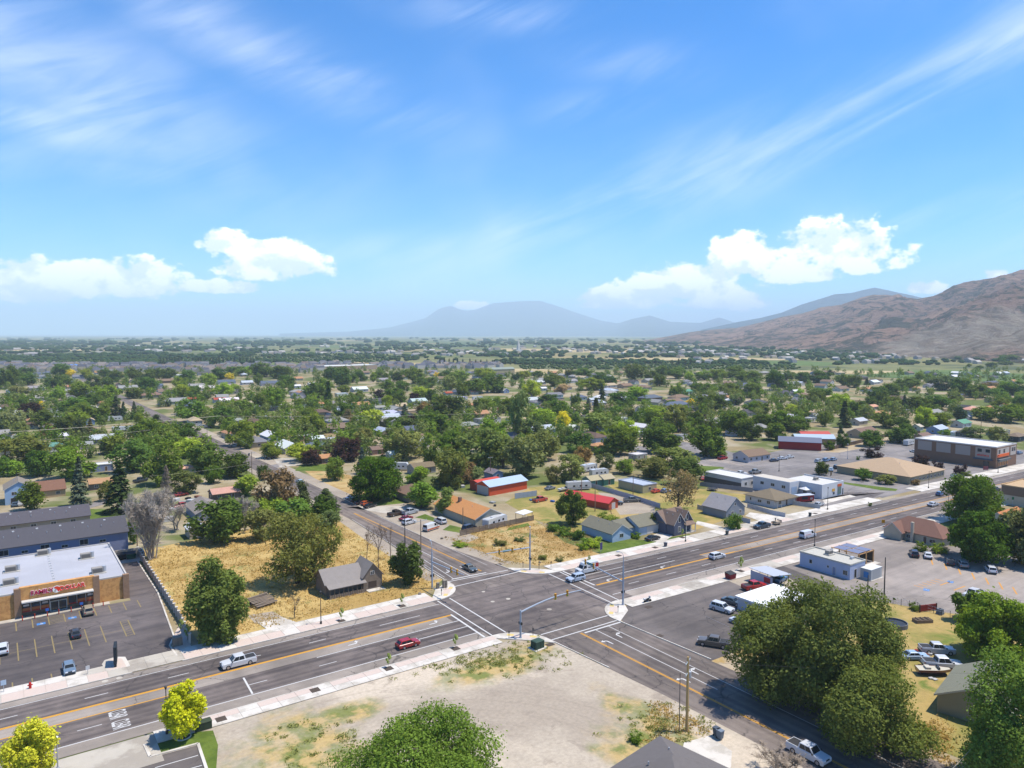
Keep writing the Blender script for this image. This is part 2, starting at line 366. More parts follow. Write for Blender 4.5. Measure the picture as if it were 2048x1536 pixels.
M_SIDE = asphalt('asphalt_side', A(106, 96, 91), A(142, 130, 121), (91.3, 3.4, (92, 106), (146, 160)), axis=0)
M_LOT = asphalt('asphalt_store_lot', A(90, 84, 84), A(122, 112, 108))
M_LOT2 = asphalt('asphalt_pale_lot', A(150, 140, 132), A(172, 160, 150))
M_LOT3 = asphalt('asphalt_corner_lot', A(102, 95, 92), A(128, 118, 112))
M_STREET = asphalt('asphalt_street', A(132, 126, 124), A(156, 148, 142))
M_GOLD = surface('dry_gold_grass', A(210, 180, 116), A(186, 154, 92), A(166, 158, 98), s1=.07, s2=.9, streak=(.5, 1.4, 1), bump=.5)
M_DRY = surface('dry_weedy_grass', A(206, 178, 124), A(182, 148, 92), A(140, 140, 82), s1=.09, s2=.8, bump=.5, lo3=.56, hi3=.66, s3=.12)
M_LAWN = surface('lawn', A(110, 128, 52), A(92, 112, 44), A(146, 146, 82), s1=.25, s2=1.2, bump=.4, lo3=.58)
M_YARD = surface('patchy_yard', A(190, 164, 104), A(150, 144, 78), A(122, 134, 62), s1=.08, s2=.9, bump=.4)
M_GRAVEL = surface('gravel', A(190, 176, 156), A(172, 158, 142), A(206, 194, 172), s1=.05, s2=1.6, lo=.4, hi=.62, bump=.3, s3=.03)
M_DIRT = surface('pale_dirt', A(198, 180, 152), A(178, 158, 128), A(190, 160, 104), s1=.06, s2=1.0, bump=.3)
M_FIELDG = surface('green_field', A(108, 128, 66), A(92, 114, 60), s1=.01, s2=.08, bump=0)
M_FIELDT = surface('tan_field', A(206, 186, 142), A(186, 164, 116), s1=.008, s2=.05, bump=0)
M_FIELDO = surface('orchard_ground', A(96, 104, 66), A(120, 122, 80), s1=.01, s2=.09, bump=0)

def area(name, poly, z, m): return structure(name, MB().sheet(poly, z), m)
# ---- yards and lots (world metres)
def weedy_gravel():
    m = bpy.data.materials.new('weedy_gravel'); m.use_nodes = True; g = NT(m.node_tree)
    P_ = g.n('ShaderNodeNewGeometry').outputs['Position']; x, y, z = g.sep(P_)
    n1 = g.noise(P_, .05, 5, .6, .3); n2 = g.noise(P_, 1.6, 4, .65); n3 = g.noise(P_, .16, 6, .66, .4)
    col = g.mix(g.ss(n1, .38, .62), A(204, 190, 170), A(182, 168, 150)); col = g.mix(g.ss(g.noise(P_, .028, 4, .6), .52, .62), col, A(220, 204, 182)); col = g.mix(g.m('MULTIPLY', g.ss(g.noise(P_, .22, 6, .7, .6), .56, .66), .6), col, A(166, 152, 136))
    w = None
    for cx, cy, rx, ry in [(70, 103.5, 13, 5), (79, 106.5, 5, 4), (74, 72, 9, 8), (34, 98, 8, 15), (18, 80, 26, 26), (79, 76, 4, 12), (40, 104, 9, 4)]:
        q = g.m('ADD', g.m('POWER', g.m('ABSOLUTE', g.m('DIVIDE', g.m('SUBTRACT', x, cx), rx)), 2.0), g.m('POWER', g.m('ABSOLUTE', g.m('DIVIDE', g.m('SUBTRACT', y, cy), ry)), 2.0))
        q = g.m('SUBTRACT', 1.0, q); w = q if w is None else g.m('MAXIMUM', w, q)
    w = g.m('ADD', g.m('MAXIMUM', w, -1.2), g.m('MULTIPLY', g.m('SUBTRACT', n3, .5), 3.0))
    veg = g.mix(g.ss(g.noise(P_, .3, 5, .65), .42, .58), A(204, 176, 118), A(134, 140, 76))
    col = g.mix(g.ss(w, -.3, 1.2), col, veg)
    wv = g.n('ShaderNodeTexWave', wave_type='RINGS', rings_direction='Z'); g.put(wv.inputs['Vector'], g.vm('SUBTRACT', P_, (40, 70, 0))); wv.inputs['Scale'].default_value = .10; wv.inputs['Distortion'].default_value = 5; wv.inputs['Detail'].default_value = 2; wv.inputs['Detail Scale'].default_value = .25
    col = g.mix(g.m('MULTIPLY', g.m('MULTIPLY', g.ss(wv.outputs[1], .9, .98), g.ss(n1, .46, .56)), .22), col, A(160, 146, 130))      # tyre ruts
    k = g.m('ADD', .66, g.m('MULTIPLY', n2, .68)); col = g.mix(1.0, col, g.comb(k, k, k), 'MULTIPLY')
    b = g.n('ShaderNodeBsdfPrincipled'); g.put(b.inputs['Base Color'], col); b.inputs['Roughness'].default_value = .95; b.inputs['Specular IOR Level'].default_value = .15
    g.put(g.n('ShaderNodeOutputMaterial').inputs[0], b.outputs[0]); return m
area('gold_field', [(29.6, 143.7), (78, 143.7), (85, 149), (85.2, 166), (88.5, 190), (89, 216), (60, 222), (30.2, 216)], .012, M_GOLD)
area('gravel_lot', [(-60, 111.4), (79, 111.4), (86, 106), (90, 75), (90, 20), (-60, 20)], .012, weedy_gravel())
area('dry_lot', px_poly([(884, 1078), (925, 1062), (1070, 1040), (1100, 1062), (1130, 1085), (1200, 1108), (1150, 1120), (1075, 1132), (1000, 1118), (930, 1100)]), .014, M_DRY)
area('weedy_verge', px_poly([(600, 935), (655, 975), (715, 1000), (735, 985), (700, 950), (660, 945)]), .014, M_DRY)
area('patchy_yard', px_poly([(1070, 1040), (1010, 1005), (1060, 975), (1170, 965), (1240, 1010), (1300, 1030), (1290, 1060), (1180, 1075)]), .013, M_YARD)
area('patchy_yard', px_poly([(1200, 960), (1380, 975), (1450, 985), (1500, 990), (1450, 1040), (1390, 1060), (1330, 1030), (1260, 1000)]), .013, M_YARD)
area('dry_yard', [(108, 84), (150, 84), (164, 81), (178, 62), (172, 30), (108, 30), (104, 60)], .012, M_YARD)
area('verge', [(100.8, 84.0), (108, 84.0), (104.5, 60), (106, 20), (100.8, 20)], .016, M_DIRT)
area('office_ground', [(226, 138), (420, 126), (420, 180), (380, 205), (330, 205), (300, 200), (246, 205), (236, 190), (226, 165)], .0135, M_STREET)
# lawns
for i, p in enumerate([[(745, 1013), (822, 1005), (828, 1000), (800, 985), (770, 995)], [(830, 1035), (870, 1043), (880, 1040), (850, 1028)], [(885, 1060), (920, 1066), (922, 1055), (900, 1050)],
                       [(1018, 1055), (1056, 1046), (1060, 1052), (1012, 1062)], [(1185, 1095), (1220, 1082), (1290, 1080), (1318, 1084), (1300, 1100), (1205, 1108)], [(1320, 1078), (1380, 1068), (1384, 1078), (1345, 1088)],
                       [(1600, 950), (1700, 966), (1795, 978), (1790, 985), (1690, 972), (1608, 956)], [(150, 1050), (230, 1040), (262, 1020), (180, 1018), (130, 1045)], [(1370, 930), (1450, 934), (1440, 944), (1380, 940)],
                       [(600, 930), (655, 928), (655, 942), (590, 942)], [(1384, 1072), (1442, 1058), (1440, 1064), (1390, 1078)]]):
    area('lawn', px_poly(p), .022, M_LAWN)
area('lawn', px_poly([(296, 1489), (323, 1481), (395, 1464), (426, 1461), (436, 1490), (432, 1545), (419, 1545), (398, 1487), (305, 1512)]), .024, M_LAWN)
# car parks
store_lot = area('parking_lot', [(-80, 140.4), (25, 140.4), (24.8, 146), (26.3, 150), (28.2, 178), (28.2, 206), (22.6, 206), (22.6, 176.4), (-80, 176.4)], .02, M_LOT)
corner_lot = area('parking_lot', [(100.5, 101), (103, 108.5), (110.5, 112.6), (140, 110.9), (160, 109.9), (160, 83.6), (101, 83.6)], .020, M_LOT3)
pale_lot = area('parking_lot', [(155, 83), (160, 109.8), (206, 107.6), (213, 92), (262, 86), (290, 20), (190, 20), (166, 58)], .024, M_LOT2)
low_lot = area('parking_lot', [(-80, 108), *px_poly([(287, 1493), (297, 1517), (394, 1491), (412, 1545), (440, 1640)]), (-80, 90)], .022, M_LOT3)
area('gravel_drive', px_poly([(735, 1010), (800, 1003), (850, 1020), (915, 1060), (960, 1075), (935, 1085), (880, 1075), (800, 1040)]), .018, M_GRAVEL)
area('gravel_drive', px_poly([(1195, 985), (1260, 990), (1310, 1012), (1310, 1025), (1240, 1030), (1225, 1010)]), .018, M_GRAVEL)
area('gravel_drive', px_poly([(1440, 1085 + 70), (1540, 1140), (1620, 1175), (1560, 1190), (1500, 1180)]), .028, M_GRAVEL)
area('dirt_lot', px_poly([(1360, 905), (1480, 905), (1560, 930), (1520, 955), (1400, 950)]), .016, M_LOT2)
office_lot = area('parking_lot', px_poly([(1460, 925), (1540, 905), (1670, 880), (1840, 885), (1880, 910), (1800, 900), (1690, 925), (1640, 950), (1560, 935)]), .019, M_STREET)
area('store_apron', px_poly([(1700, 905), (1830, 880), (1850, 912), (1985, 942), (1890, 962), (1800, 925)]), .020, M_STREET)
area('landscape_bed', px_poly([(1635, 905), (1780, 873), (1812, 880), (1680, 905)]), .022, M_DIRT)
# ---- roads
main_road = structure('main_road', strip(105, 760, 115, 137.7, .030, strip(-200, 105, 115, 137.7, .030), 1), M_MAIN)
side_road = structure('side_road', MB().sheet([(84.4, 116), (84.4, 107), (86.2, 80), (87.5, 20), (102.8, 20), (102.8, 72), (101.4, 104), (101.4, 116)], .026)
          .sheet([(85.2, 137), (85.2, 150), (85.6, 160), (88.0, 185), (89.8, 216), (89.8, 1500), (98.9, 1500), (98.9, 190), (99.1, 172), (102.4, 148), (102.4, 137)], .026), M_SIDE)
def fillet(cx, cy, sx, sy, r):      # asphalt filling the inside of a rounded kerb
    return [(cx, cy)] + [(cx + sx * r * (1 - math.cos(t)), cy + sy * r * (1 - math.sin(t))) for t in np.linspace(0, math.pi / 2, 9)]
CORN = [(85.2, 137.7, -1, 1, 8), (102.4, 137.7, 1, 1, 8), (84.4, 115, -1, -1, 8), (101.4, 115, 1, -1, 7.5)]
mb = MB()
for c in CORN: mb.sheet(fillet(*c), .027)
structure('crossing_corner', mb, M_SIDE)
structure('road_shoulder', strip(114, 760, 115.1, 118.4, .034, strip(-200, 76, 115.1, 118.0, .034)), M_SHOULDER)
structure('road_shoulder', strip(114, 760, 135.8, 137.6, .034, strip(-200, 76, 135.8, 137.6, .034)), M_SHOULDER)
structure('centre_lane', strip(150, 760, 125.5, 128.3, .034, strip(-200, 74, 125.5, 128.5, .034)), M_SHOULDER)
structure('gravel_shoulder', MB().sheet([(81.5, 150), (85.1, 150), (85.5, 160), (87.9, 185), (89.7, 216), (89.7, 500), (87.0, 500), (86.5, 220), (83.5, 185)], .015)
          .sheet([(99, 172), (101.5, 150), (106, 150), (104, 172), (104.5, 500), (99, 500)], .0155), M_GRAVEL)
# cross street by the tan office, back streets
structure('cross_street', MB().sheet([(256, 135), (274, 135), (268, 142), (267, 330), (258.5, 330), (258.5, 145)], .0245), M_STREET)
structure('back_street', MB().sheet([(-160, 283), (24, 279), (30, 283), (30, 288), (-160, 292)], .02).sheet([(98.8, 318), (150, 332), (150, 338), (98.8, 326)], .02)
          .sheet(px_poly([(1300, 872), (1420, 893), (1540, 925), (1580, 945), (1555, 950), (1430, 915), (1290, 880)]), .023)
          .sheet(px_poly([(1095, 866), (1145, 876), (1290, 893), (1300, 900), (1130, 882), (1090, 871)]), .0235)
          .sheet(px_poly([(650, 802), (760, 800), (770, 806), (660, 808)]), .021).sheet(px_poly([(820, 800), (960, 826), (955, 832), (815, 806)]), .021), M_STREET)
# ---- kerbs and pavements
def kerb(path, w=.2, z=.16):
    mb = MB(); pts = [Vector((p[0], p[1], 0)) for p in path]
    for a, b in zip(pts[:-1], pts[1:]):
        d = (b - a).normalized(); nrm = Vector((-d.y, d.x, 0)) * w / 2
        q = [a + nrm, a - nrm, b - nrm, b + nrm]; mb.prism([(v.x, v.y) for v in q], 0, z)
    return mb
kb = MB()
def arc(cx, cy, sx, sy, r): return [(cx + sx * r * (1 - math.cos(t)), cy + sy * r * (1 - math.sin(t))) for t in np.linspace(0, math.pi / 2, 9)]
def joinmb(a, b): a.add(b.v, b.f); return a
for c in CORN: joinmb(kb, kerb(arc(*c)))
joinmb(kb, kerb([(-200, 137.8), (-62, 137.8)])); joinmb(kb, kerb([(25.5, 137.8), (77.2, 137.8)])); joinmb(kb, kerb([(-200, 114.9), (-6, 114.9)])); joinmb(kb, kerb([(17, 114.9), (76.4, 114.9)]))
joinmb(kb, kerb([(-62, 137.8), (17.5, 137.8)]))
E_ = lambda y, a, b: [(a, y + off(a)), (b, y + off(b))]
joinmb(kb, kerb(E_(137.8, 110.4, 162))); joinmb(kb, kerb(E_(137.8, 172, 252))); joinmb(kb, kerb(E_(137.8, 277, 760))); joinmb(kb, kerb(E_(114.9, 109, 760)))
joinmb(kb, kerb([(101.5, 107.4), (102.7, 84)])); joinmb(kb, kerb([(84.4, 107), (85.6, 92)])); joinmb(kb, kerb([(85.2, 145.5), (85.3, 152)])); joinmb(kb, kerb([(102.4, 145.5), (101.9, 151)]))
structure('kerb', kb, M_CONC)
SLAB = {}
def slab(parent, x0, x1, y0, y1, m, name='slab', z=.145):
    j = .02
    a0, a1 = x0 + j, x1 - j
    return MB().prism([(a0, y0 + off(a0) + j), (a1, y0 + off(a1) + j), (a1, y1 + off(a1) - j), (a0, y1 + off(a0) - j)], .05, z).build(name, m, parent)
def pavement(label, xa, xb, inner, outer, mid, wells, xfar=None, plain=()):
    """inner = kerb side, outer = lot side, mid = joint between paver verge and walk"""
    base = structure('pavement', strip(xa, xfar or xb, min(inner, outer), max(inner, outer), .10), M_CONC2)
    s = 1 if outer > inner else -1; n = max(1, round((xb - xa) / 3.0)); L = (xb - xa) / n
    for i in range(n):
        x0, x1 = xa + i * L, xa + (i + 1) * L
        ys = sorted((mid, outer)); slab(base, x0, x1, *ys, M_CONC if not any(p0 < x0 + L / 2 < p1 for p0, p1 in plain) else M_CONC2)
        ys = sorted((inner, mid)); drive = any(p0 < x0 + L / 2 < p1 for p0, p1 in plain)
        slab(base, x0, x1, *ys, M_CONC2 if drive else (M_PAVER if i % 4 not in (0,) else M_CONC), 'paver_panel' if not drive else 'slab')
    if xfar: structure('pavement', strip(xb, xfar, min(inner, outer), max(inner, outer), .145), M_CONC)
    return base
pavement('n', -4, 77, 137.9, 143.3, 140.9, [], plain=[(14, 25)])
pavement('s', 17, 76.4, 114.8, 111.3, 113.2, [])
pavement('s', -40, -4, 114.8, 111.3, 113.2, [])
pavement('n', 110.5, 206, 137.9, 143.2, 140.6, [], plain=[(160, 171), (181, 187), (203, 206)])
structure('pavement', strip(206, 252, 137.9, 143.2, .145), M_CONC); structure('pavement', strip(278, 420, 137.9, 144.2, .145), M_CONC)
pavement('s', 109, 206, 114.8, 110.4, 112.9, [], plain=[(127, 133), (150, 162)], xfar=420)
structure('driveway_apron', strip(-6, 17, 106.2, 114.7, .06), M_CONC2)
structure('driveway_apron', strip(17, 25, 137.9, 140.6, .07), M_CONC2)
area('driveway_apron', [(42, 143.3), (48, 143.3), (46.5, 147.6), (41.5, 147.4)], .09, M_CONC)
area('gravel_drive', [(41, 147.4), (46.6, 147.6), (46, 152), (41, 153)], .03, M_GRAVEL)
area('driveway', px_poly([(1318, 1090), (1345, 1072), (1380, 1062), (1330, 1062), (1290, 1075), (1290, 1082), (1312, 1083)]), .03, M_CONC)
area('driveway', px_poly([(1395, 1042), (1440, 1052), (1450, 1058), (1475, 1062), (1462, 1068), (1390, 1048)]), .03, M_CONC)
area('driveway', px_poly([(1500, 1025), (1560, 1032), (1565, 1040), (1530, 1045), (1490, 1032)]), .03, M_CONC)
area('driveway', px_poly([(690, 1014), (790, 1012), (828, 1012), (835, 1018), (790, 1030)]), .026, M_CONC2)
area('driveway', px_poly([(545, 915), (560, 935), (600, 930), (605, 918)]), .026, M_CONC2)
area('forecourt', px_poly([(1640, 1000), (1660, 992), (1725, 992), (1745, 996), (1770, 985), (1690, 985)]), .026, M_LOT3)
area('forecourt', px_poly([(1645, 1000), (1700, 990), (1712, 993), (1680, 1000), (1650, 1008)]), .03, M_CONC)
def corner_walk(cx, cy, sx, sy, r, back):
    p = arc(cx, cy, sx, sy, r + 0)
    q = [(cx + sx * (r + .1) * 1.0, cy + sy * (back)), (cx + sx * back, cy + sy * back), (cx + sx * back, cy + sy * (r + .1))]
    base = structure('pavement', MB().prism(p[::-1] + [(cx + sx * .1, cy + sy * (r + 1.5)), (cx + sx * back, cy + sy * back), (cx + sx * (r + 1.5), cy + sy * .1)][::1], .05, .142), M_CONC)
    for a, b in (((r * .62), (r * .03)), ((r * .03), (r * .62))):
        x, y = cx + sx * (a + 1.0 if a > b else r * .11 + .9), cy + sy * (b + .9 if a > b else a + r * .62 + 0.0)
    for t in (math.pi * .16, math.pi * .34):
        x, y = cx + sx * r * (1 - math.cos(t)) + sx * .75, cy + sy * r * (1 - math.sin(t)) + sy * .75
        MB().box(-.65, .65, -.45, .45, .1, .151).build('tactile_plate', M_YELLOWT, base, loc=(x, y, 0), rz=math.atan2(sy, sx) + math.pi / 2)
    # pink panel behind the kerb
    rr = r - .9
    inner = [(cx + sx * (r - rr * math.cos(t)), cy + sy * (r - rr * math.sin(t))) for t in np.linspace(.45, 1.12, 6)]
    outer = [(cx + sx * (r - (rr - 1.6) * math.cos(t)), cy + sy * (r - (rr - 1.6) * math.sin(t))) for t in np.linspace(.45, 1.12, 6)]
    MB().prism(inner + outer[::-1], .1, .149).build('paver_panel', M_PAVER, base)
M_YELLOWT = mat('tactile_yellow', A(232, 205, 130), .8, .1, 4)
for c, b in zip(CORN, (5.5, 5.2, 4.6, 5.6)): corner_walk(*c, b)
# ---- painted markings
Z = .042
def line(parent, x0, x1, y, w=.15, m=None, name='lane_line'):
    return strip(x0, x1, y - w / 2, y + w / 2, Z).build(name, m or M_WHITE, parent)
def vline(parent, x, y0, y1, w=.15, m=None, name='lane_line', x2=None):
    x2 = x if x2 is None else x2
    return MB().sheet([(x - w / 2, y0), (x + w / 2, y0), (x2 + w / 2, y1), (x2 - w / 2, y1)], Z).build(name, m or M_WHITE, parent)
line(main_road, -200, 76.5, 135.6, .16, name='edge_line'); line(main_road, -200, 75.2, 118.05, .2, name='edge_line')
line(main_road, 113, 252, 135.5, .16, name='edge_line'); line(main_road, 111, 760, 118.6, .2, name='edge_line'); line(main_road, 277, 760, 135.5, .16, name='edge_line')
line(main_road, 45.5, 75.4, 125.3, .2); line(main_road, 61.5, 75.4, 121.8, .2); line(main_road, 113, 141, 128.7, .2); line(main_road, 112.3, 127, 132.2, .18); line(main_road, 61, 70, 132.2, .16)
for dy in (-.14, .14): line(main_road, -14 if dy > 0 else -200, 75.4, 128.75 + dy, .26, M_YELLOW, 'centre_line')
for x0, x1, y in ((-200, 21.5, 125.45), (150, 760, 128.5)): line(main_road, x0, x1, y, .26, M_YELLOW, 'centre_line')
for dy in (-.14, .14): line(main_road, 112.2, 760 if dy < 0 else 160, 125.35 + dy, .26, M_YELLOW, 'centre_line')
for k in range(-9, 3): line(main_road, 46.5 - 12.2 * (2 - k) + 0, 49.8 - 12.2 * (2 - k), 132.15, .16, name='lane_dash')
for k in range(-12, 1): line(main_road, 44.6 + 12.2 * k, 47.8 + 12.2 * k, 121.75, .16, name='lane_dash')
for k in range(0, 26):
    if k > 0: line(main_road, 138.4 + 12.2 * (k - 0), 141.6 + 12.2 * (k - 0), 132.2, .16, name='lane_dash')
    line(main_road, 118.9 + 12.2 * k, 122.1 + 12.2 * k, 121.95, .16, name='lane_dash')
line(main_road, 138.4, 141.6, 132.2, .16, name='lane_dash')
def cross(parent, a, b, w=.28, name='crosswalk_line'):
    d = Vector((b[0] - a[0], b[1] - a[1])).normalized(); n = Vector((-d.y, d.x)) * w / 2
    return MB().sheet([(a[0] + n.x, a[1] + n.y), (a[0] - n.x, a[1] - n.y), (b[0] - n.x, b[1] - n.y), (b[0] + n.x, b[1] + n.y)], Z + .004).build(name, M_WHITE, parent)
cross(main_road, (77.1, 137.5), (76.6, 115.3)); cross(main_road, (80.1, 137.4), (79.6, 115)); cross(main_road, (75.5, 129), (75.0, 115.4), .4, 'stop_line')
cross(main_road, G(487, 1356), G(505, 1388), .3, 'stop_line'); cross(main_road, (108.1, 137.8), (107.3, 114.6)); cross(main_road, (111.2, 137.4), (109.7, 115)); cross(main_road, (112.1, 137.3), (111.8, 125.3), .4, 'stop_line')
cross(side_road, (84.9, 146.9), (101.6, 145.8)); cross(side_road, (84.9, 143.2), (102.8, 143.2)); cross(side_road, (86.8, 147.9), (96.2, 147.3), .4, 'stop_line')
cross(side_road, (84.5, 110.1), (102.2, 109.9)); cross(side_road, (84.6, 107), (101.7, 106.9)); cross(side_road, (92, 105.9), (101.4, 105.8), .4, 'stop_line')
for dx in (-.13, .13): vline(side_road, 91.3 + dx, 106.3, 20, .17, M_YELLOW, 'centre_line'); vline(side_road, 95.9 + dx, 149, 222, .17, M_YELLOW, 'centre_line', x2=93.9 + dx)
vline(side_road, 92.6, 195, 222, .12, M_YELLOW, 'centre_line', x2=93.7)
vline(side_road, 94.7, 105.6, 76, .16); vline(side_road, 98.0, 105.6, 20, .14, x2=97.2); vline(side_road, 91.8, 147.5, 177, .17); vline(side_road, 87.4, 147.7, 166, .15, x2=88.8); vline(side_road, 85.4, 149, 160, .14, name='edge_line', x2=86)
vline(side_road, 86.2, 150, 215, .1, name='edge_line', x2=90.2); vline(side_road, 99.6, 152, 216, .1, name='edge_line', x2=98.6)
def arrow(parent, x, y, ang, flip=1, s=1.0):
    """turn arrow: shaft with a bent head, pointing along ang"""
    sh = [(-1.3, -.1), (.3, -.1), (.55, .12), (.75, .45), (.75, .62), (.5, .62), (.5, .5), (.3, .22), (-1.3, .1)]
    hd = [(.2, .6), (1.05, .6), (.62, 1.35)]
    mb = MB()
    for p in (sh, hd): mb.sheet([(q[0] * s, q[1] * flip * s) for q in p], 0)
    o = mb.build('turn_arrow', M_WHITE, parent, loc=(x, y, Z + .002), rz=ang); return o
for x in (70.6, 53.4): arrow(main_road, x, 126.9, 0)
for x in (117, 134.5): arrow(main_road, x, 126.9 + off(x), math.pi)
for y, in ((100.2,), (81.5,)): arrow(side_road, 93.0, y, math.pi / 2); arrow(side_road, 96.4, y + 1.2, math.pi / 2, -1)
arrow(side_road, 89.4, 153.6, -math.pi / 2, -1); arrow(side_road, 93.4, 153.8, -math.pi / 2, 1)
def letters(txt, x, y, z, size, rz, m, parent, name, ex=.0, rx=0.0, sx=1.0, align='CENTER', bold=.0):
    cu = bpy.data.curves.new(name, 'FONT'); cu.body = txt; cu.size = size; cu.align_x = align; cu.align_y = 'CENTER'; cu.extrude = ex; cu.offset = bold; cu.resolution_u = 3
    tmp = bpy.data.objects.new(name, cu); COL.objects.link(tmp); me = bpy.data.meshes.new_from_object(tmp); bpy.data.objects.remove(tmp); bpy.data.curves.remove(cu)
    me.materials.clear(); me.materials.append(m); me.name = name
    o = bpy.data.objects.new(name, me); link(o, parent); o.location = (x, y, z); o.rotation_euler = (rx, 0, rz); o.scale = (sx, 1, 1); return o
for y in (123.6, 120.1):
    letters('CLEAR', 13.4, y + .1, Z + .003, 3.4, -math.pi / 2, M_WHITE, main_road, 'road_lettering', sx=.27, bold=.04)
    letters('KEEP', 3.4, y + .1, Z + .003, 3.4, -math.pi / 2, M_WHITE, main_road, 'road_lettering', sx=.30, bold=.04)
for x, y, r in ((86.7, 130.2, .45), (90.4, 129.6, .5), (101 - 7, 119.6, .55), (13.3, 137.0, .5), (15.4, 136.9, .5), (92.6, 104.2, 1.3), (88.4, 136.5, .4)):
    MB().cyl((x, y), r, .03, .0405, 14).build('utility_cover', M_CONC2 if r < 1 else M_SIDE, main_road)
# store lot bay lines
def bay(parent, a, b, w=.2, m=None): 
    d = Vector((b[0] - a[0], b[1] - a[1])).normalized(); n = Vector((-d.y, d.x)) * w / 2
    return MB().sheet([(a[0] + n.x, a[1] + n.y), (a[0] - n.x, a[1] - n.y), (b[0] - n.x, b[1] - n.y), (b[0] + n.x, b[1] + n.y)], .034).build('bay_line', m or M_FADED, parent)
for k in range(-6, 10): 
    x = -1.0 + 2.75 * k
    if x < 24: bay(store_lot, (x, 175.7), (x, 170.6))
for k in range(-8, 8): 
    x = 1.7 + 2.75 * k
    if x < 17.5: bay(store_lot, (x, 164), (x, 154.6))
bay(store_lot, (-40, 159.2), (18.5, 159.2), .1)
for x in (19.0, 20.4): bay(store_lot, (x, 164.4), (x, 155.4))
for k in range(8): bay(store_lot, (19.05, 155.5 + k * 1.25), (20.35, 155.9 + k * 1.25), .12)
for k in range(-8, 6): bay(store_lot, (.6 + 2.75 * k, 145.4), (.6 + 2.75 * k, 141.2))
for k in range(6): bay(store_lot, (7.3, 170.8 + k * .85), (9.9, 171.3 + k * .85), .14)
def wheelchair(parent, x, y, rz):
    mb = MB(); mb.sheet([(-.75, -.6), (.75, -.6), (.75, .6), (-.75, .6)], 0); o = mb.build('accessible_symbol', M_BLUEP, parent, loc=(x, y, .034), rz=rz)
    mb = MB()
    for t in range(10):
        a0, a1 = -2.6 + t * .45, -2.6 + (t + 1) * .45
        mb.sheet([(.45 * math.cos(a0), -.15 + .45 * math.sin(a0)), (.45 * math.cos(a1), -.15 + .45 * math.sin(a1)), (.33 * math.cos(a1), -.15 + .33 * math.sin(a1)), (.33 * math.cos(a0), -.15 + .33 * math.sin(a0))], .006)
    mb.sheet([(-.1, 0), (.05, 0), (.05, .5), (-.1, .5)], .006); mb.sheet([(-.1, -.05), (.4, -.05), (.4, .08), (-.1, .08)], .0065); mb.sheet([(-.12, .55), (.08, .55), (.08, .75), (-.12, .75)], .007)
    f = mb.build('symbol_figure', M_WHITE, o); f.scale = (.75, .75, 1)
for x in (5.9, 11.3): wheelchair(store_lot, x, 172.2, 0)
# pale lot: angled bays along the back and in the middle
M_ORANGEP = mat('orange_bay_paint', A(226, 162, 76), .85, .2, 2, world=True)
for i in range(13):
    x, y = G(1862 + i * 27.2, 1118 + i * 9.4); bay(pale_lot, (x, y), (x - 4.6, y - 2.6), .32, M_ORANGEP)
for i in range(9):
    x, y = G(1902 + i * 28, 1163 + i * 9.6); bay(pale_lot, (x, y), (x - 4.9, y + .2), .32, M_ORANGEP)
a_, b_ = G(1822, 1173), G(1848, 1178)
for i in range(6):
    p = Vector(G(1828 + i * 8.4, 1171 - i * 2.6)); q = Vector(G(1846 + i * 8.4, 1175.5 - i * 2.6)); bay(pale_lot, p, q, .26, M_ORANGEP)
wheelchair(pale_lot, *G(1853, 1180), .3); wheelchair(pale_lot, *G(1901, 1164), .3)
for a_, b_ in (((310, 1536), (396, 1511)), ((372, 1540), (404, 1531))): bay(low_lot, G(*a_), G(*b_), .16, M_WHITE)
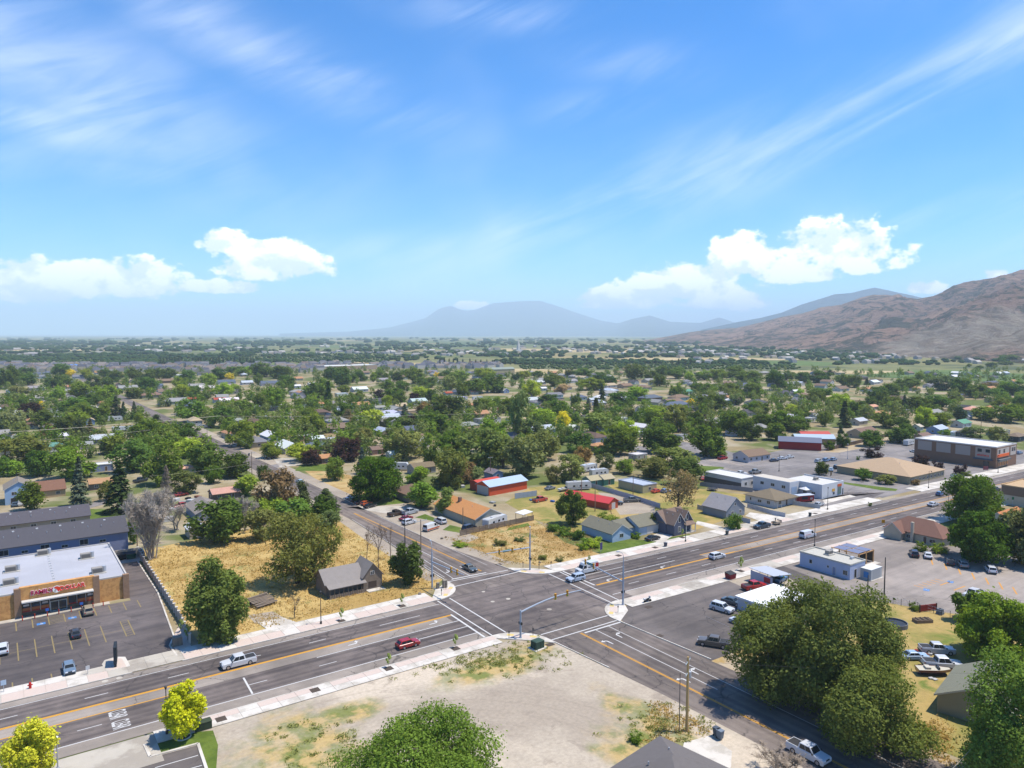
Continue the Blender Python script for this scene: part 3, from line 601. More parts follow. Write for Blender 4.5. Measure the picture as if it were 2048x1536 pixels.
# ------------------------------------------------------------------ hills, far valley, haze
def fbm(x, y, seed, octs=6, lac=2.03, gain=.52, ridged=False):
    r = np.random.default_rng(seed); out = np.zeros_like(x); amp = 1.0; f = 1.0; tot = 0
    for o in range(octs):
        tab = r.random((64, 64)); ox, oy = r.random(2) * 50
        u, v = x * f + ox, y * f + oy; i, j = np.floor(u).astype(int), np.floor(v).astype(int); a, b = u - i, v - j
        a = a * a * (3 - 2 * a); b = b * b * (3 - 2 * b)
        q = (tab[i % 64, j % 64] * (1 - a) + tab[(i + 1) % 64, j % 64] * a) * (1 - b) + (tab[i % 64, (j + 1) % 64] * (1 - a) + tab[(i + 1) % 64, (j + 1) % 64] * a) * b
        q = 2 * q - 1
        out += amp * ((1 - 2 * np.abs(q)) if ridged else q); tot += amp; amp *= gain; f *= lac
    return out / tot
def hill(name, ridge, base, m, nrow, step, rough, seed, nscale, back=1.5, power=1.15, x_lo=None, x_hi=None):
    """terrain between a foot line (px x, distance) and a crest line (px x, px y, distance), with relief and a far side"""
    xs = np.arange(x_lo, x_hi, step); rx = [p[0] for p in ridge]
    ry = np.interp(xs, rx, [p[1] for p in ridge]); rd = np.interp(xs, rx, [p[2] for p in ridge])
    bd = np.interp(xs, [p[0] for p in base], [p[1] for p in base])
    zr = CAM_H + (HORIZON - ry) / FPX * rd
    t = np.concatenate([np.linspace(0, 1, nrow), 1 + np.linspace(0, 1, nrow // 3)[1:] * (back - 1)])
    T, X = np.meshgrid(t, xs, indexing='ij')
    D = bd + (rd - bd) * T; ZR = np.broadcast_to(zr, D.shape)
    s = np.where(T <= 1, np.clip(T, 0, 1) ** power, 1 - .9 * (T - 1) / (back - 1))
    u = (X - 1024) / FPX; a = R(AZ)
    WX = D * (math.sin(a) + u * math.cos(a)); WY = D * (math.cos(a) - u * math.sin(a))
    rg = fbm(WX / nscale, WY / nscale, seed, 7, ridged=True); sm = fbm(WX / nscale * .6, WY / nscale * .6, seed + 5, 5)
    env = np.clip(T, 0, 1) * (1.02 - np.clip(T, 0, 1)) * 4 * .5 + .06 * np.clip(T * 6, 0, 1)
    Zz = ZR * s + ZR * rough * env * (rg * .75 + sm * .5)
    Zz = np.where(T == 0, -6, Zz); Zz = np.maximum(Zz, -6)
    nr, nc = T.shape; V = np.stack([WX, WY, Zz], -1).reshape(-1, 3)
    i, j = np.meshgrid(np.arange(nr - 1), np.arange(nc - 1), indexing='ij'); k = (i * nc + j).ravel()
    F = np.stack([k, k + 1, k + nc + 1, k + nc], 1)
    return tag(obj(name, mesh_np(name, V, F, m, True)), kind='structure')
def hill_mat(name, c1, c2, c3, quarry=False, s=1.0):
    m = bpy.data.materials.new(name); m.use_nodes = True; g = NT(m.node_tree)
    ge = g.n('ShaderNodeNewGeometry'); P_ = ge.outputs['Position']; z = g.sep(P_)[2]
    n1 = g.noise(P_, .0022 * s, 6, .62, .5); n2 = g.noise(g.vm('MULTIPLY', P_, (1, 1, 2.5)), .013 * s, 8, .76, .6); n3 = g.noise(P_, .05 * s, 4, .7)
    col = g.mix(g.ss(n1, .40, .60), c1, c2)
    low = g.m('SUBTRACT', 1.0, g.ss(z, 10, 150))
    sh = g.m('ADD', g.m('ADD', g.m('MULTIPLY', n2, .75), g.m('MULTIPLY', n1, .25)), g.m('MULTIPLY', low, .03))
    col = g.mix(g.ss(sh, .495, .56), col, c3)                     # scrub
    k = g.m('ADD', .70, g.m('MULTIPLY', n3, .6)); col = g.mix(1.0, col, g.comb(k, k, k), 'MULTIPLY')
    if quarry:
        q = g.vm('DISTANCE', P_, (*QUARRY, 60)) if False else g.vm('LENGTH', g.vm('MULTIPLY', g.vm('SUBTRACT', P_, (*QUARRY, 0)), (1, 1, 1.6)))
        f = g.m('SUBTRACT', 1.0, g.ss(g.m('ADD', q, g.m('MULTIPLY', g.m('SUBTRACT', g.noise(P_, .006, 5, .65), .5), 420)), 340, 460))
        col = g.mix(f, col, g.mix(g.ss(n2, .4, .6), A(196, 182, 164), A(168, 150, 132)))
    b = g.n('ShaderNodeBsdfDiffuse'); g.put(b.inputs[0], col)
    bp = g.n('ShaderNodeBump'); bp.inputs['Strength'].default_value = 1.0; bp.inputs['Distance'].default_value = 60.0 / s
    g.put(bp.inputs['Height'], n2); g.put(b.inputs['Normal'], bp.outputs[0])
    g.put(g.n('ShaderNodeOutputMaterial').inputs[0], b.outputs[0]); return m
QUARRY = G(2085, 712)
M_HILL = hill_mat('dry_hill', A(196, 160, 138), A(170, 140, 124), A(100, 98, 84), True)
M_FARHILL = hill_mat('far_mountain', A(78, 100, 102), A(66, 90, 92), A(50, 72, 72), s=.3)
hill('dry_hill', [(1270, 684, 6400), (1340, 672, 6200), (1380, 664, 6000), (1420, 660, 5800), (1470, 656, 5600), (1500, 649, 5500), (1560, 634, 5300), (1600, 628, 5200), (1640, 618, 5000), (1680, 612, 4900), (1720, 598, 4800), (1745, 593, 4700), (1790, 592, 4600), (1830, 600, 4500), (1860, 598, 4300), (1880, 590, 4150), (1900, 578, 4050), (1940, 567, 3900), (2000, 553, 3700), (2040, 544, 3600), (2120, 528, 3500), (2300, 505, 3300), (2700, 520, 3200), (3400, 560, 3400)],
     [(1270, 5600), (1400, 3700), (1600, 2500), (1800, 1900), (1950, 1600), (2100, 1350), (2700, 1100), (3400, 1100)], M_HILL, 190, 3.5, .66, 11, 360, power=1.4, x_lo=1270, x_hi=3400)
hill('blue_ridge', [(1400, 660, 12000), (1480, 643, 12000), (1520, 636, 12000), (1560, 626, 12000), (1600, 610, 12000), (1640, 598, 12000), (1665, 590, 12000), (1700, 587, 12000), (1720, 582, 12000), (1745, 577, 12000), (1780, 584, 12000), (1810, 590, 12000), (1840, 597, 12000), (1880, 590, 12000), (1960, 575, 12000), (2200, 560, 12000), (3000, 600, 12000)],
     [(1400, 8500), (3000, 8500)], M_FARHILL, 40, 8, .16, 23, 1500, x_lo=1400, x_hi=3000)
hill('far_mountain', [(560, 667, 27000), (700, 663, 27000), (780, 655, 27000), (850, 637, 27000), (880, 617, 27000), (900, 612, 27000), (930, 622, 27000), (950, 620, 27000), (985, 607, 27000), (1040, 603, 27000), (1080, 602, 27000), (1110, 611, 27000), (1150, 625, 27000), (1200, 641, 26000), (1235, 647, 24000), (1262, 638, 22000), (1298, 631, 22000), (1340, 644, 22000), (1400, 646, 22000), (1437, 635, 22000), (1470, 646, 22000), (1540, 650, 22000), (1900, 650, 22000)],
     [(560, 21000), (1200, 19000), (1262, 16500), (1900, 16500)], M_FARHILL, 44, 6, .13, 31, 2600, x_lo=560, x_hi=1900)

# ---- fields of the valley floor
for i, (p, m, nm) in enumerate([
    ([(0, 708), (95, 702), (330, 706), (330, 728), (120, 726), (0, 724)], M_FIELDO, 'orchard_field'), ([(180, 703), (560, 706), (800, 716), (760, 727), (300, 724)], M_FIELDO, 'orchard_field'),
    ([(1030, 716), (1300, 722), (1480, 727), (1640, 736), (1600, 741), (1240, 740), (1040, 736)], M_FIELDO, 'orchard_field'), ([(1380, 723), (1600, 722), (1720, 728), (1640, 732), (1420, 728)], M_FIELDG, 'green_field'),
    ([(1020, 737), (1180, 741), (1170, 749), (1080, 748), (1020, 744)], M_FIELDT, 'tan_field'), ([(1550, 741), (1770, 742), (1980, 745), (1820, 750), (1600, 747)], M_FIELDT, 'tan_field'),
    ([(1700, 752), (1830, 741), (1900, 740), (2200, 756), (2200, 768), (1900, 762)], M_FIELDG, 'green_field'), ([(0, 725), (60, 727), (150, 728), (190, 737), (120, 738), (0, 734)], M_FIELDT, 'tan_field'),
    ([(700, 724), (1000, 728), (1000, 733), (760, 731)], M_FIELDT, 'tan_field'), ([(1000, 697), (1300, 700), (1250, 706), (1010, 704)], M_FIELDT, 'tan_field'), ([(1180, 715), (1500, 716), (1620, 720), (1300, 721)], M_FIELDT, 'tan_field'), ([(0, 699), (260, 698), (260, 701), (0, 703)], M_FIELDT, 'tan_field')]):
    area(nm, px_poly(p), .05 + .03 * i, m)

ICO_V = []
_t = (1 + 5 ** .5) / 2
for s1 in (-1, 1):
    for s2 in (-1, 1): ICO_V += [(0, s1, s2 * _t), (s1, s2 * _t, 0), (s2 * _t, 0, s1)]
ICO_V = np.array(ICO_V) / math.hypot(1, _t)
ICO_F = np.array([(i, j, k) for i in range(12) for j in range(i + 1, 12) for k in range(j + 1, 12)
                  if all(abs(np.linalg.norm(ICO_V[p] - ICO_V[q]) - 1.0515) < .01 for p, q in ((i, j), (j, k), (i, k)))])
for n, (i, j, k) in enumerate(ICO_F):
    if np.dot(np.cross(ICO_V[j] - ICO_V[i], ICO_V[k] - ICO_V[i]), ICO_V[i]) < 0: ICO_F[n] = (i, k, j)
def blob_mass(name, pts, rxy, rz, m, color, jit=.28, seed=3):
    r = np.random.default_rng(seed); n = len(pts)
    V = ICO_V[None] * (1 + r.uniform(-jit, jit, (n, 12, 1))); V = V * np.stack([rxy, rxy, rz], 1)[:, None]
    V = V + np.concatenate([pts, rz[:, None] * .8], 1)[:, None]
    F = ICO_F[None] + (np.arange(n) * 12)[:, None, None]
    o = obj(name, mesh_np(name, V.reshape(-1, 3), F.reshape(-1, 3), m), color=color); o['kind'] = 'stuff'; return o
def scatter_px(n, y0, y1, x0, x1, seed, pw=1.0, clump=None, thr=.0):
    r = np.random.default_rng(seed); out = []
    y = y0 + (y1 - y0) * r.random(n * 4) ** pw; x = r.uniform(x0, x1, n * 4)
    for a, b in zip(x, y):
        out.append(G(a, b))
    P = np.array(out)
    if clump:
        k = fbm(P[:, 0] / clump, P[:, 1] / clump, seed + 9, 4); P = P[k > thr]
    return P[:n]
M_FARLEAF = mat('far_foliage', rough=1, var=.35, scale=.02, objcol=True, spec=0, world=True)
def in_field(P):
    return P
for i, (n, y0, y1, sz, thr) in enumerate([(800, 677, 690, 10, .14), (1300, 688, 703, 6.5, .12), (1300, 701, 716, 5.0, .13), (800, 712, 730, 4.2, .17)]):
    P = scatter_px(n, y0, y1, -150, 2150, 40 + i, 1.0, 260 if i < 2 else 140, thr)
    r = np.random.default_rng(60 + i); s = sz * r.uniform(.6, 1.5, len(P))
    blob_mass('distant_trees', P, s * (2.2 if i == 0 else 1.5), s * .8, M_FARLEAF, A(62, 84, 48)); COL.objects[-1]['label'] = ''
# orchard rows
rows = []
for poly, st in (([(0, 709), (330, 727)], 9), ([(300, 708), (780, 726)], 9), ([(1040, 718), (1600, 739)], 9)):
    (x0, y0), (x1, y1) = poly
    Xa, Ya = G((x0 + x1) / 2, (y0 + y1) / 2)
    for k in range(1300):
        x, y = RNG.uniform(x0, x1), RNG.uniform(y0, y1)
        if x0 > 900 and y < y0 + (x - x0) * .024 - 1: continue
        X, Y = G(x, y); rows.append((X, round(Y / st) * st))
rows = np.array(rows); s = RNG.uniform(1.8, 3.0, len(rows))
blob_mass('orchard_rows', rows, s * 1.15, s * .8, M_FARLEAF, A(72, 92, 46))
# far town: pale roofs and walls scattered among the trees, and the crowded estate beyond the suburb
def roof_mass(name, pts, w, d, h, ang, roofc, wallc, seed):
    r = np.random.default_rng(seed); n = len(pts)
    B = np.array([(-1, -1, 0), (1, -1, 0), (1, 1, 0), (-1, 1, 0), (-1, -1, 1), (1, -1, 1), (1, 1, 1), (-1, 1, 1), (-1, 0, 1.6), (1, 0, 1.6)], float)
    W = w * r.uniform(.7, 1.3, n); Dd = d * r.uniform(.8, 1.2, n); Hh = h * r.uniform(.8, 1.3, n); an = ang + (r.random(n) < .4) * (math.pi / 2)
    V = np.repeat(B[None], n, 0) * np.stack([W / 2, Dd / 2, Hh], 1)[:, None]
    c, s_ = np.cos(an)[:, None], np.sin(an)[:, None]; X = V[..., 0] * c - V[..., 1] * s_ + pts[:, :1]; Y = V[..., 0] * s_ + V[..., 1] * c + pts[:, 1:2]
    V = np.stack([X, Y, V[..., 2]], -1).reshape(-1, 3); o_ = (np.arange(n) * 10)[:, None, None]
    Q = np.array([(0, 1, 5, 4), (1, 2, 6, 5), (2, 3, 7, 6), (3, 0, 4, 7), (4, 5, 9, 8), (6, 7, 8, 9), (5, 6, 9, 9), (7, 4, 8, 8)])
    F = (Q[None] + o_)
    me = bpy.data.meshes.new(name)
    fl = []
    for f in F.reshape(-1, 4).tolist(): fl.append(tuple(f[:3]) if f[2] == f[3] else tuple(f))
    me.from_pydata(V.tolist(), [], fl); k = len(roofc)
    for c_ in list(roofc) + list(wallc): me.materials.append(flat(c_))
    ri, wi = r.integers(0, k, n), k + r.integers(0, len(wallc), n); mi = []
    for q in range(n): mi += [wi[q]] * 4 + [ri[q]] * 2 + [wi[q]] * 2
    me.polygons.foreach_set('material_index', np.array(mi, dtype=np.int32)); me.update()
    o = obj(name, me); o['kind'] = 'stuff'; return o
def flat(c):
    k = 'flat_%d_%d_%d' % tuple(int(v * 255) for v in c); return mat(k, c, .85, .08, .5)
DARKR = [A(96, 98, 110), A(118, 116, 120), A(84, 86, 98), A(140, 128, 120), A(120, 104, 94)]
PALEW = [A(214, 208, 200), A(188, 180, 168), A(170, 168, 172), A(206, 190, 160)]
P = np.concatenate([scatter_px(330, 731, 745, -60, 640, 5), scatter_px(90, 729, 738, 640, 1000, 6)])
tag(roof_mass('housing_estate', P, 14, 10, 4.6, 0, DARKR, PALEW, 1), 'crowded estate of dark roofed houses beyond the suburb', 'houses')
P = np.concatenate([scatter_px(260, 690, 712, -100, 1500, 7, 1.0, 300, .05), scatter_px(100, 700, 728, 1350, 2100, 8)])
tag(roof_mass('far_town', P, 17, 11, 4.5, 0, [A(206, 200, 190), A(170, 164, 158), A(140, 132, 124), A(120, 112, 110)], PALEW, 2), 'pale roofs of the far town across the valley', 'town')
for o in COL.objects:
    if o.name.startswith('distant_trees'): tag(o, 'blue green woods spread across the far valley floor', 'trees', 'woods of the valley')
    if o.name.startswith('orchard_rows'): tag(o, 'dark green orchard rows between suburb and far valley', 'orchard')
# ---- the air
def haze():
    mb = MB(); mb.box(-19000, 42000, -19000, 42000, -9, 1250)
    m = bpy.data.materials.new('haze_air'); m.use_nodes = True; g = NT(m.node_tree)
    v = g.n('ShaderNodeVolumePrincipled'); v.inputs['Color'].default_value = HAZE_COL; v.inputs['Density'].default_value = HAZE_D; v.inputs['Anisotropy'].default_value = HAZE_G
    g.put(g.n('ShaderNodeOutputMaterial').inputs['Volume'], v.outputs[0])
    try: m.cycles.homogeneous_volume = True
    except Exception: pass
    o = mb.build('haze', m); o['kind'] = 'stuff'; o['label'] = 'pale blue summer haze over the valley'; o['category'] = 'haze'
HAZE_COL, HAZE_D, HAZE_G = (.71, .865, 1.0, 1), 8.0e-5, .0
haze()
# ------------------------------------------------------------------ trees
def quads(c, n, size, asp=.62, r=None):
    """leaf-sized quads at c with normals n"""
    N = len(c); rv = r.normal(size=(N, 3)); u = np.cross(n, rv); u /= np.linalg.norm(u, axis=1, keepdims=True) + 1e-9
    v = np.cross(n, u); v /= np.linalg.norm(v, axis=1, keepdims=True) + 1e-9
    u = u * size[:, None]; v = v * (size * asp)[:, None]
    V = np.stack([c - u, c - v * .9 + u * .1, c + u, c + v], 1).reshape(-1, 3)
    return V, np.arange(4 * N).reshape(N, 4)
CORE = .60
def crown(seed, n=3600, leaf=.36, puffs=26, flat_=1.0, low=.2, spread=.72, openess=.0, shape='round', H=10.0, Wd=8.0):
    """foliage of a 10 m tree: leaves gathered on uneven puffs in the crown's volume"""
    r = np.random.default_rng(seed); cs, rs = [], []
    while len(cs) < puffs:
        p = r.uniform(-1, 1, 3)
        d = np.linalg.norm(p)
        if d > 1 or d < .30: continue
        if shape == 'vase' and p[2] < -.2 and abs(p[0]) + abs(p[1]) > .7: continue
        if shape == 'cone':
            if math.hypot(p[0], p[1]) > .62 - .55 * p[2]: continue
        cs.append(p * spread); rs.append(r.uniform(.20, .38) * (1.05 - .25 * d) * (1 if CORE else .9 * min(1.0, (40 / puffs) ** .33) * r.choice([.7, 1.0, 1.25])))
    cs, rs = np.array(cs), np.array(rs); w = rs ** 2; w /= w.sum(); k = r.choice(len(cs), n, p=w)
    d = r.normal(size=(n, 3)); d[:, 2] += .25; d /= np.linalg.norm(d, axis=1, keepdims=True)
    rad = rs[k] * (1 - .6 * r.random(n) ** 1.7) * r.uniform(.9, 1.16, n) * np.where(r.random(n) < .06, 1.28, 1.0)
    P = cs[k] + d * rad[:, None] + r.normal(size=(n, 3)) * .02
    dist = np.linalg.norm(P[:, None] - cs[None], axis=2) / rs[None]; keep = (dist < (.62 if CORE else .5)).sum(1) == 0
    if openess: keep &= r.random(n) > openess
    P, d = P[keep], d[keep]
    nrm = d * .8 + r.normal(size=d.shape) * (.55 if CORE else .6); nrm[:, 2] += .45; nrm /= np.linalg.norm(nrm, axis=1, keepdims=True)
    ext = np.percentile(np.abs(P[:, :2]), 97 if CORE else 99.6); lo_, hi_ = np.percentile(P[:, 2], 1), np.percentile(P[:, 2], 99.3)
    SCL = np.array([Wd / 2 / ext, Wd / 2 / ext, (1 - low) * H / (hi_ - lo_)]); OFF = np.array([0, 0, low * H - lo_ * SCL[2]])
    P = P * SCL + OFF
    V, F = quads(P, nrm, leaf * r.uniform(.45, 1.5, len(P)), r=r)
    # hidden leaf-coloured lumps added inside each puff to block light and see-through
    cv = cs * SCL + OFF; cr = rs * CORE * SCL[0]
    if openess < .3 and CORE:
        bv = (ICO_V[None] * (cr[:, None, None] * (1 + r.uniform(-.2, .2, (len(cs), 12, 1))))) * np.array([1, 1, SCL[2] / SCL[0]]) + cv[:, None]
        bf = ICO_F[None] + (np.arange(len(cs)) * 12)[:, None, None]
        bf = bf.reshape(-1, 3); bf = np.concatenate([bf, bf[:, 2:3]], 1)
        # degenerate quads are avoided: the lumps go in as triangles split off below
        return (V, F, bv.reshape(-1, 3), bf[:, :3], cv)
    return (V, F, None, None, cv)
def crown_mesh(name, data, m):
    V, F, bv, bf, _ = data
    if bv is None: return mesh_np(name, V, F, m)
    V2 = np.concatenate([V, bv]); nF, nB = len(F), len(bf)
    me = bpy.data.meshes.new(name); me.vertices.add(len(V2)); me.vertices.foreach_set('co', V2.astype(np.float32).ravel())
    li = np.concatenate([F.ravel(), (bf + len(V)).ravel()]).astype(np.int32); me.loops.add(len(li)); me.loops.foreach_set('vertex_index', li)
    me.polygons.add(nF + nB); st = np.concatenate([np.arange(nF) * 4, nF * 4 + np.arange(nB) * 3]).astype(np.int32)
    me.polygons.foreach_set('loop_start', st); me.polygons.foreach_set('loop_total', np.concatenate([np.full(nF, 4), np.full(nB, 3)]).astype(np.int32))
    me.update(calc_edges=True); me.materials.append(m); return me
def trunk_mesh(name, seed, cv, H=10.0, r0=.26, stems=1, low=.2):
    r = random.Random(seed); mb = MB(); top = low * H + .35 * (1 - low) * H
    for s_ in range(stems):
        dx, dy = (r.uniform(-.5, .5), r.uniform(-.5, .5)) if stems > 1 else (0, 0)
        mb.tube([(dx * .3, dy * .3, -.2), (dx, dy, top * .4), (dx * 1.6 + r.uniform(-.2, .2), dy * 1.6 + r.uniform(-.2, .2), top)], [r0 * 1.25, r0 * .85, r0 * .5], 7)
    for p in random.Random(seed + 1).sample(list(cv), min(len(cv), 9)):
        z0 = top * r.uniform(.55, .95); mb.tube([(0, 0, z0), (p[0] * .45, p[1] * .45, z0 + (p[2] - z0) * .6), tuple(p)], [r0 * .42, r0 * .26, r0 * .08], 5)
    return mb.mesh(name, M_BARK, True)
def conifer(seed, n=4200, H=10.0, Wd=4.4, droop=.25, leaf=.30, dens=1.0, bottom=.06):
    r = np.random.default_rng(seed); nb = int(150 * dens); Ps, Ns = [], []
    t = np.sort(r.random(nb)) ** 1.15; per = max(6, n // nb)
    for i in range(nb):
        h = bottom + (1 - bottom) * t[i]; L = Wd / 2 * (1 - h) ** .82 * r.uniform(.78, 1.12) + .12; a = r.uniform(0, 2 * math.pi)
        s = r.random(per) ** .7; x = s * L; side = r.normal(size=per) * .16 * L * (1 - s * .5)
        z = h * H - droop * x * (.6 + .6 * s) + .12 * H * .02 + r.normal(size=per) * .05 * L
        Ps.append(np.stack([x * math.cos(a) - side * math.sin(a), x * math.sin(a) + side * math.cos(a), z], 1))
        Ns.append(np.stack([np.full(per, math.cos(a) * .5), np.full(per, math.sin(a) * .5), np.full(per, .8)], 1))
    P = np.concatenate(Ps); Nn = np.concatenate(Ns) + r.normal(size=P.shape) * .35; Nn /= np.linalg.norm(Nn, axis=1, keepdims=True)
    V, F = quads(P, Nn, leaf * r.uniform(.7, 1.3, len(P)), .5, r); return V, F
def bare(name, seed, H=10.0, Wd=6.0, twigs=900, levels=4, conif=False, r0=.16, stems=1):
    """leafless tree: trunk, limbs and fine twigs"""
    r = random.Random(seed); mb = MB(); tips = []
    def grow(p, d, L, rad, lev):
        q = p + d * L; m_ = p + d * L * .5 + Vector((r.uniform(-1, 1), r.uniform(-1, 1), r.uniform(-.5, .5))) * L * .06
        mb.tube([p, m_, q], [rad, rad * .8, rad * .55], 5 if lev < 2 else 3, caps=False); tips.append((m_, L)); tips.append((q, L))
        if lev >= levels: return
        for k in range(r.choice((2, 3, 3))):
            nd = (d + Vector((r.uniform(-1, 1), r.uniform(-1, 1), r.uniform(-.25, .75))) * .62).normalized(); grow(p + d * L * r.uniform(.55, 1), nd, L * r.uniform(.55, .78), rad * .55, lev + 1)
    if conif:
        mb.tube([(0, 0, 0), (.05, 0, H * .5), (0, .05, H)], [r0, r0 * .6, .02], 6)
        for i in range(170):
            h = .06 + .92 * (i / 170); L = Wd / 2 * (1 - h) ** .85 * r.uniform(.6, 1.1) + .1; a = r.uniform(0, 6.28); e = Vector((math.cos(a), math.sin(a), -.12))
            p = Vector((0, 0, h * H)); mid = p + e * L * .55 + Vector((0, 0, -.03 * L)); q = p + e * L + Vector((0, 0, -.28 * L))
            mb.tube([p, mid, q], [.045, .03, .01], 3, caps=False)
            for k in range(9):
                s = r.uniform(.3, 1); b = p.lerp(q, s); mb.tube([b, b + Vector((r.uniform(-.35, .35), r.uniform(-.35, .35), r.uniform(-.55, -.1)))], [.035, .018], 3, caps=False)
    else:
        for s_ in range(stems):
            d = Vector((r.uniform(-.4, .4), r.uniform(-.4, .4), 1 if stems < 5 else .8)).normalized() if stems > 1 else Vector((0, 0, 1))
            grow(Vector((r.uniform(-.4, .4) if stems > 1 else 0, r.uniform(-.4, .4) if stems > 1 else 0, -.1)), d, H * (.34 if stems < 5 else .22), r0 * (1 if stems < 5 else .6), 0)
        for k in range(twigs):
            p, L = r.choice(tips)
            d = Vector((r.uniform(-1, 1), r.uniform(-1, 1), r.uniform(-.2, 1.1))).normalized(); l = L * r.uniform(.35, .8)
            mb.tube([p, p + d * l * .5 + Vector((0, 0, .04)), p + d * l], [.022, .015, .006], 3, caps=False)
    return mb.mesh(name, M_TWIG)
PROTO = {}
def proto(key, crowndata, m, seed, low, r0=.26, stems=1):
    PROTO.setdefault(key[0], []).append((crown_mesh('crown', crowndata, m), trunk_mesh('trunk', seed, crowndata[4], r0=r0, stems=stems, low=low)))
for i in range(6): proto('R', crown(100 + i, 4200, .34, 26 + 3 * i, low=.06), M_LEAF, i, .06)                     # round broadleaf
for i in range(3): proto('V', crown(130 + i, 3600, .32, 34, low=.05, openess=.12, spread=.78), M_LEAF, 30 + i, .05, stems=3)   # loose olive / elm
for i in range(2): proto('T', crown(150 + i, 3400, .32, 26, low=.08, shape='cone', Wd=6), M_LEAF, 50 + i, .08)       # upright, tapering
for i in range(3):
    V, F = conifer(160 + i, droop=.22 + .08 * i); mb = MB(); mb.tube([(0, 0, -.1), (0, 0, 9.6)], [.22, .03], 6)
    PROTO.setdefault('C', []).append((mesh_np('crown', V, F, M_NEEDLE), mb.mesh('trunk', M_BARK)))
V, F = conifer(170, 1500, Wd=1.9, droop=-.5, leaf=.42); mb = MB(); mb.tube([(0, 0, -.1), (0, 0, 9)], [.2, .05], 6)
PROTO['P'] = [(mesh_np('crown', V, F, M_LEAF), mb.mesh('trunk', M_BARK))]                                            # columnar poplar
for i in range(2): proto('B', crown(180 + i, 1500, .5, 14, low=-.1, Wd=11), M_LEAF, 60 + i, .05, r0=.1)                # bush
PROTO_SIZE = {'R': (8, 10), 'V': (8, 10), 'T': (6, 10), 'C': (4.4, 10), 'P': (2.2, 10), 'B': (11, 10)}
LEAFCOL = {k: tuple(min(.6, v * 1.8) for v in c) for k, c in {'d': A(82, 102, 42), 'm': A(98, 118, 46), 'l': A(130, 150, 52), 'y': A(190, 176, 50), 'o': A(106, 116, 66), 'p': A(62, 48, 48), 'c': A(66, 80, 50), 'b': A(88, 102, 86), 'w': A(118, 128, 80), 'g': A(150, 138, 120), 'k': A(116, 104, 70), 'Y': A(212, 196, 28)}.items()}
CNAME = {'d': 'dark green', 'm': 'mid green', 'l': 'bright green', 'y': 'yellow', 'o': 'olive green', 'p': 'purple leaved', 'c': 'dark green', 'b': 'blue grey', 'w': 'pale green', 'g': 'grey', 'k': 'brownish', 'Y': 'vivid yellow'}
SNAME = {'R': 'round tree', 'V': 'loose airy tree', 'T': 'upright tapering tree', 'C': 'conifer', 'P': 'poplar', 'B': 'bush'}
TCOUNT = [0]; TREES = []
def tree(px, py, wpx, hpx, col, shape=None, label=None, z=0.0, world=None, colour=None):
    """tree with its foot at a photo pixel, wpx wide and hpx tall there"""
    X, Y = world if world else G(px, py); dep = DEPTH(X, Y); w, h = wpx * dep / FPX, hpx * dep / FPX
    shape = shape or {'c': 'C', 'b': 'C', 'o': 'V', 'w': 'V'}.get(col, 'R')
    TCOUNT[0] += 1; i = TCOUNT[0]; pc = PROTO[shape]; cm, tm = pc[i % len(pc)]; pw, ph = PROTO_SIZE[shape]
    t = empty({'C': 'conifer', 'P': 'poplar_tree', 'B': 'bush'}.get(shape, 'tree'), (X, Y, z), random.uniform(0, 6.28)); t.scale = (w / pw, w / pw, h / ph)
    c = LEAFCOL[col] if colour is None else colour; k = random.uniform(.76, 1.3); hs = random.uniform(-.14, .2); c = (c[0] * k * (1 + hs), c[1] * k, c[2] * k * random.uniform(.75, 1.15))
    obj('crown', cm, t, c); obj('trunk', tm, t)
    size = 'tall ' if h > 13 else ('small ' if h < 5 else ''); TREES.append((X, Y, w / 2))
    cat = {'B': 'bush'}.get(shape, 'tree')
    if label: tag(t, label, cat, 'trees of the suburb')
    else: auto(t, size + CNAME[col] + ' ' + SNAME[shape], cat, 'trees of the suburb' if shape != 'B' else 'bushes', (X, Y))
    return t
def bare_tree(px, py, wpx, hpx, label, seed, conif=False, twigs=900, colour=None, stems=1, levels=4):
    X, Y = G(px, py); dep = DEPTH(X, Y); h, w = hpx * dep / FPX, wpx * dep / FPX
    me = bare('branches', seed, 10, 6, twigs, levels, conif, stems=stems); t = empty('bare_tree', (X, Y, 0), seed * 1.3)
    bw = max(1.0, max(abs(v.co.x) for v in me.vertices) + max(abs(v.co.y) for v in me.vertices)); bh = max(v.co.z for v in me.vertices)
    t.scale = (w / bw, w / bw, h / bh); obj('branches', me, t, colour or A(158, 142, 122)); tag(t, label, 'tree', 'leafless trees'); TREES.append((X, Y, w / 2)); return t
def hero_crown(px, py, wpx, hpx, col, n, leaf, puffs, seed, label, low=.12, openess=.0, shape='round', stems=1, colour=None, spread=.74):
    X, Y = G(px, py); dep = DEPTH(X, Y); w, h = wpx * dep / FPX, hpx * dep / FPX
    cd = crown(seed, n, leaf, puffs, low=low, openess=openess, shape=shape, H=h, Wd=w, spread=spread); t = empty('tree', (X, Y, 0))
    obj('crown', crown_mesh('crown', cd, M_LEAF), t, tuple(min(.62, v * 1.6) for v in colour) if colour else LEAFCOL[col]); obj('trunk', trunk_mesh('trunk', seed, cd[4], H=h, r0=.028 * h, stems=stems, low=low), t)
    tag(t, label, 'tree'); TREES.append((X, Y, w / 2)); return t
CORE = 0
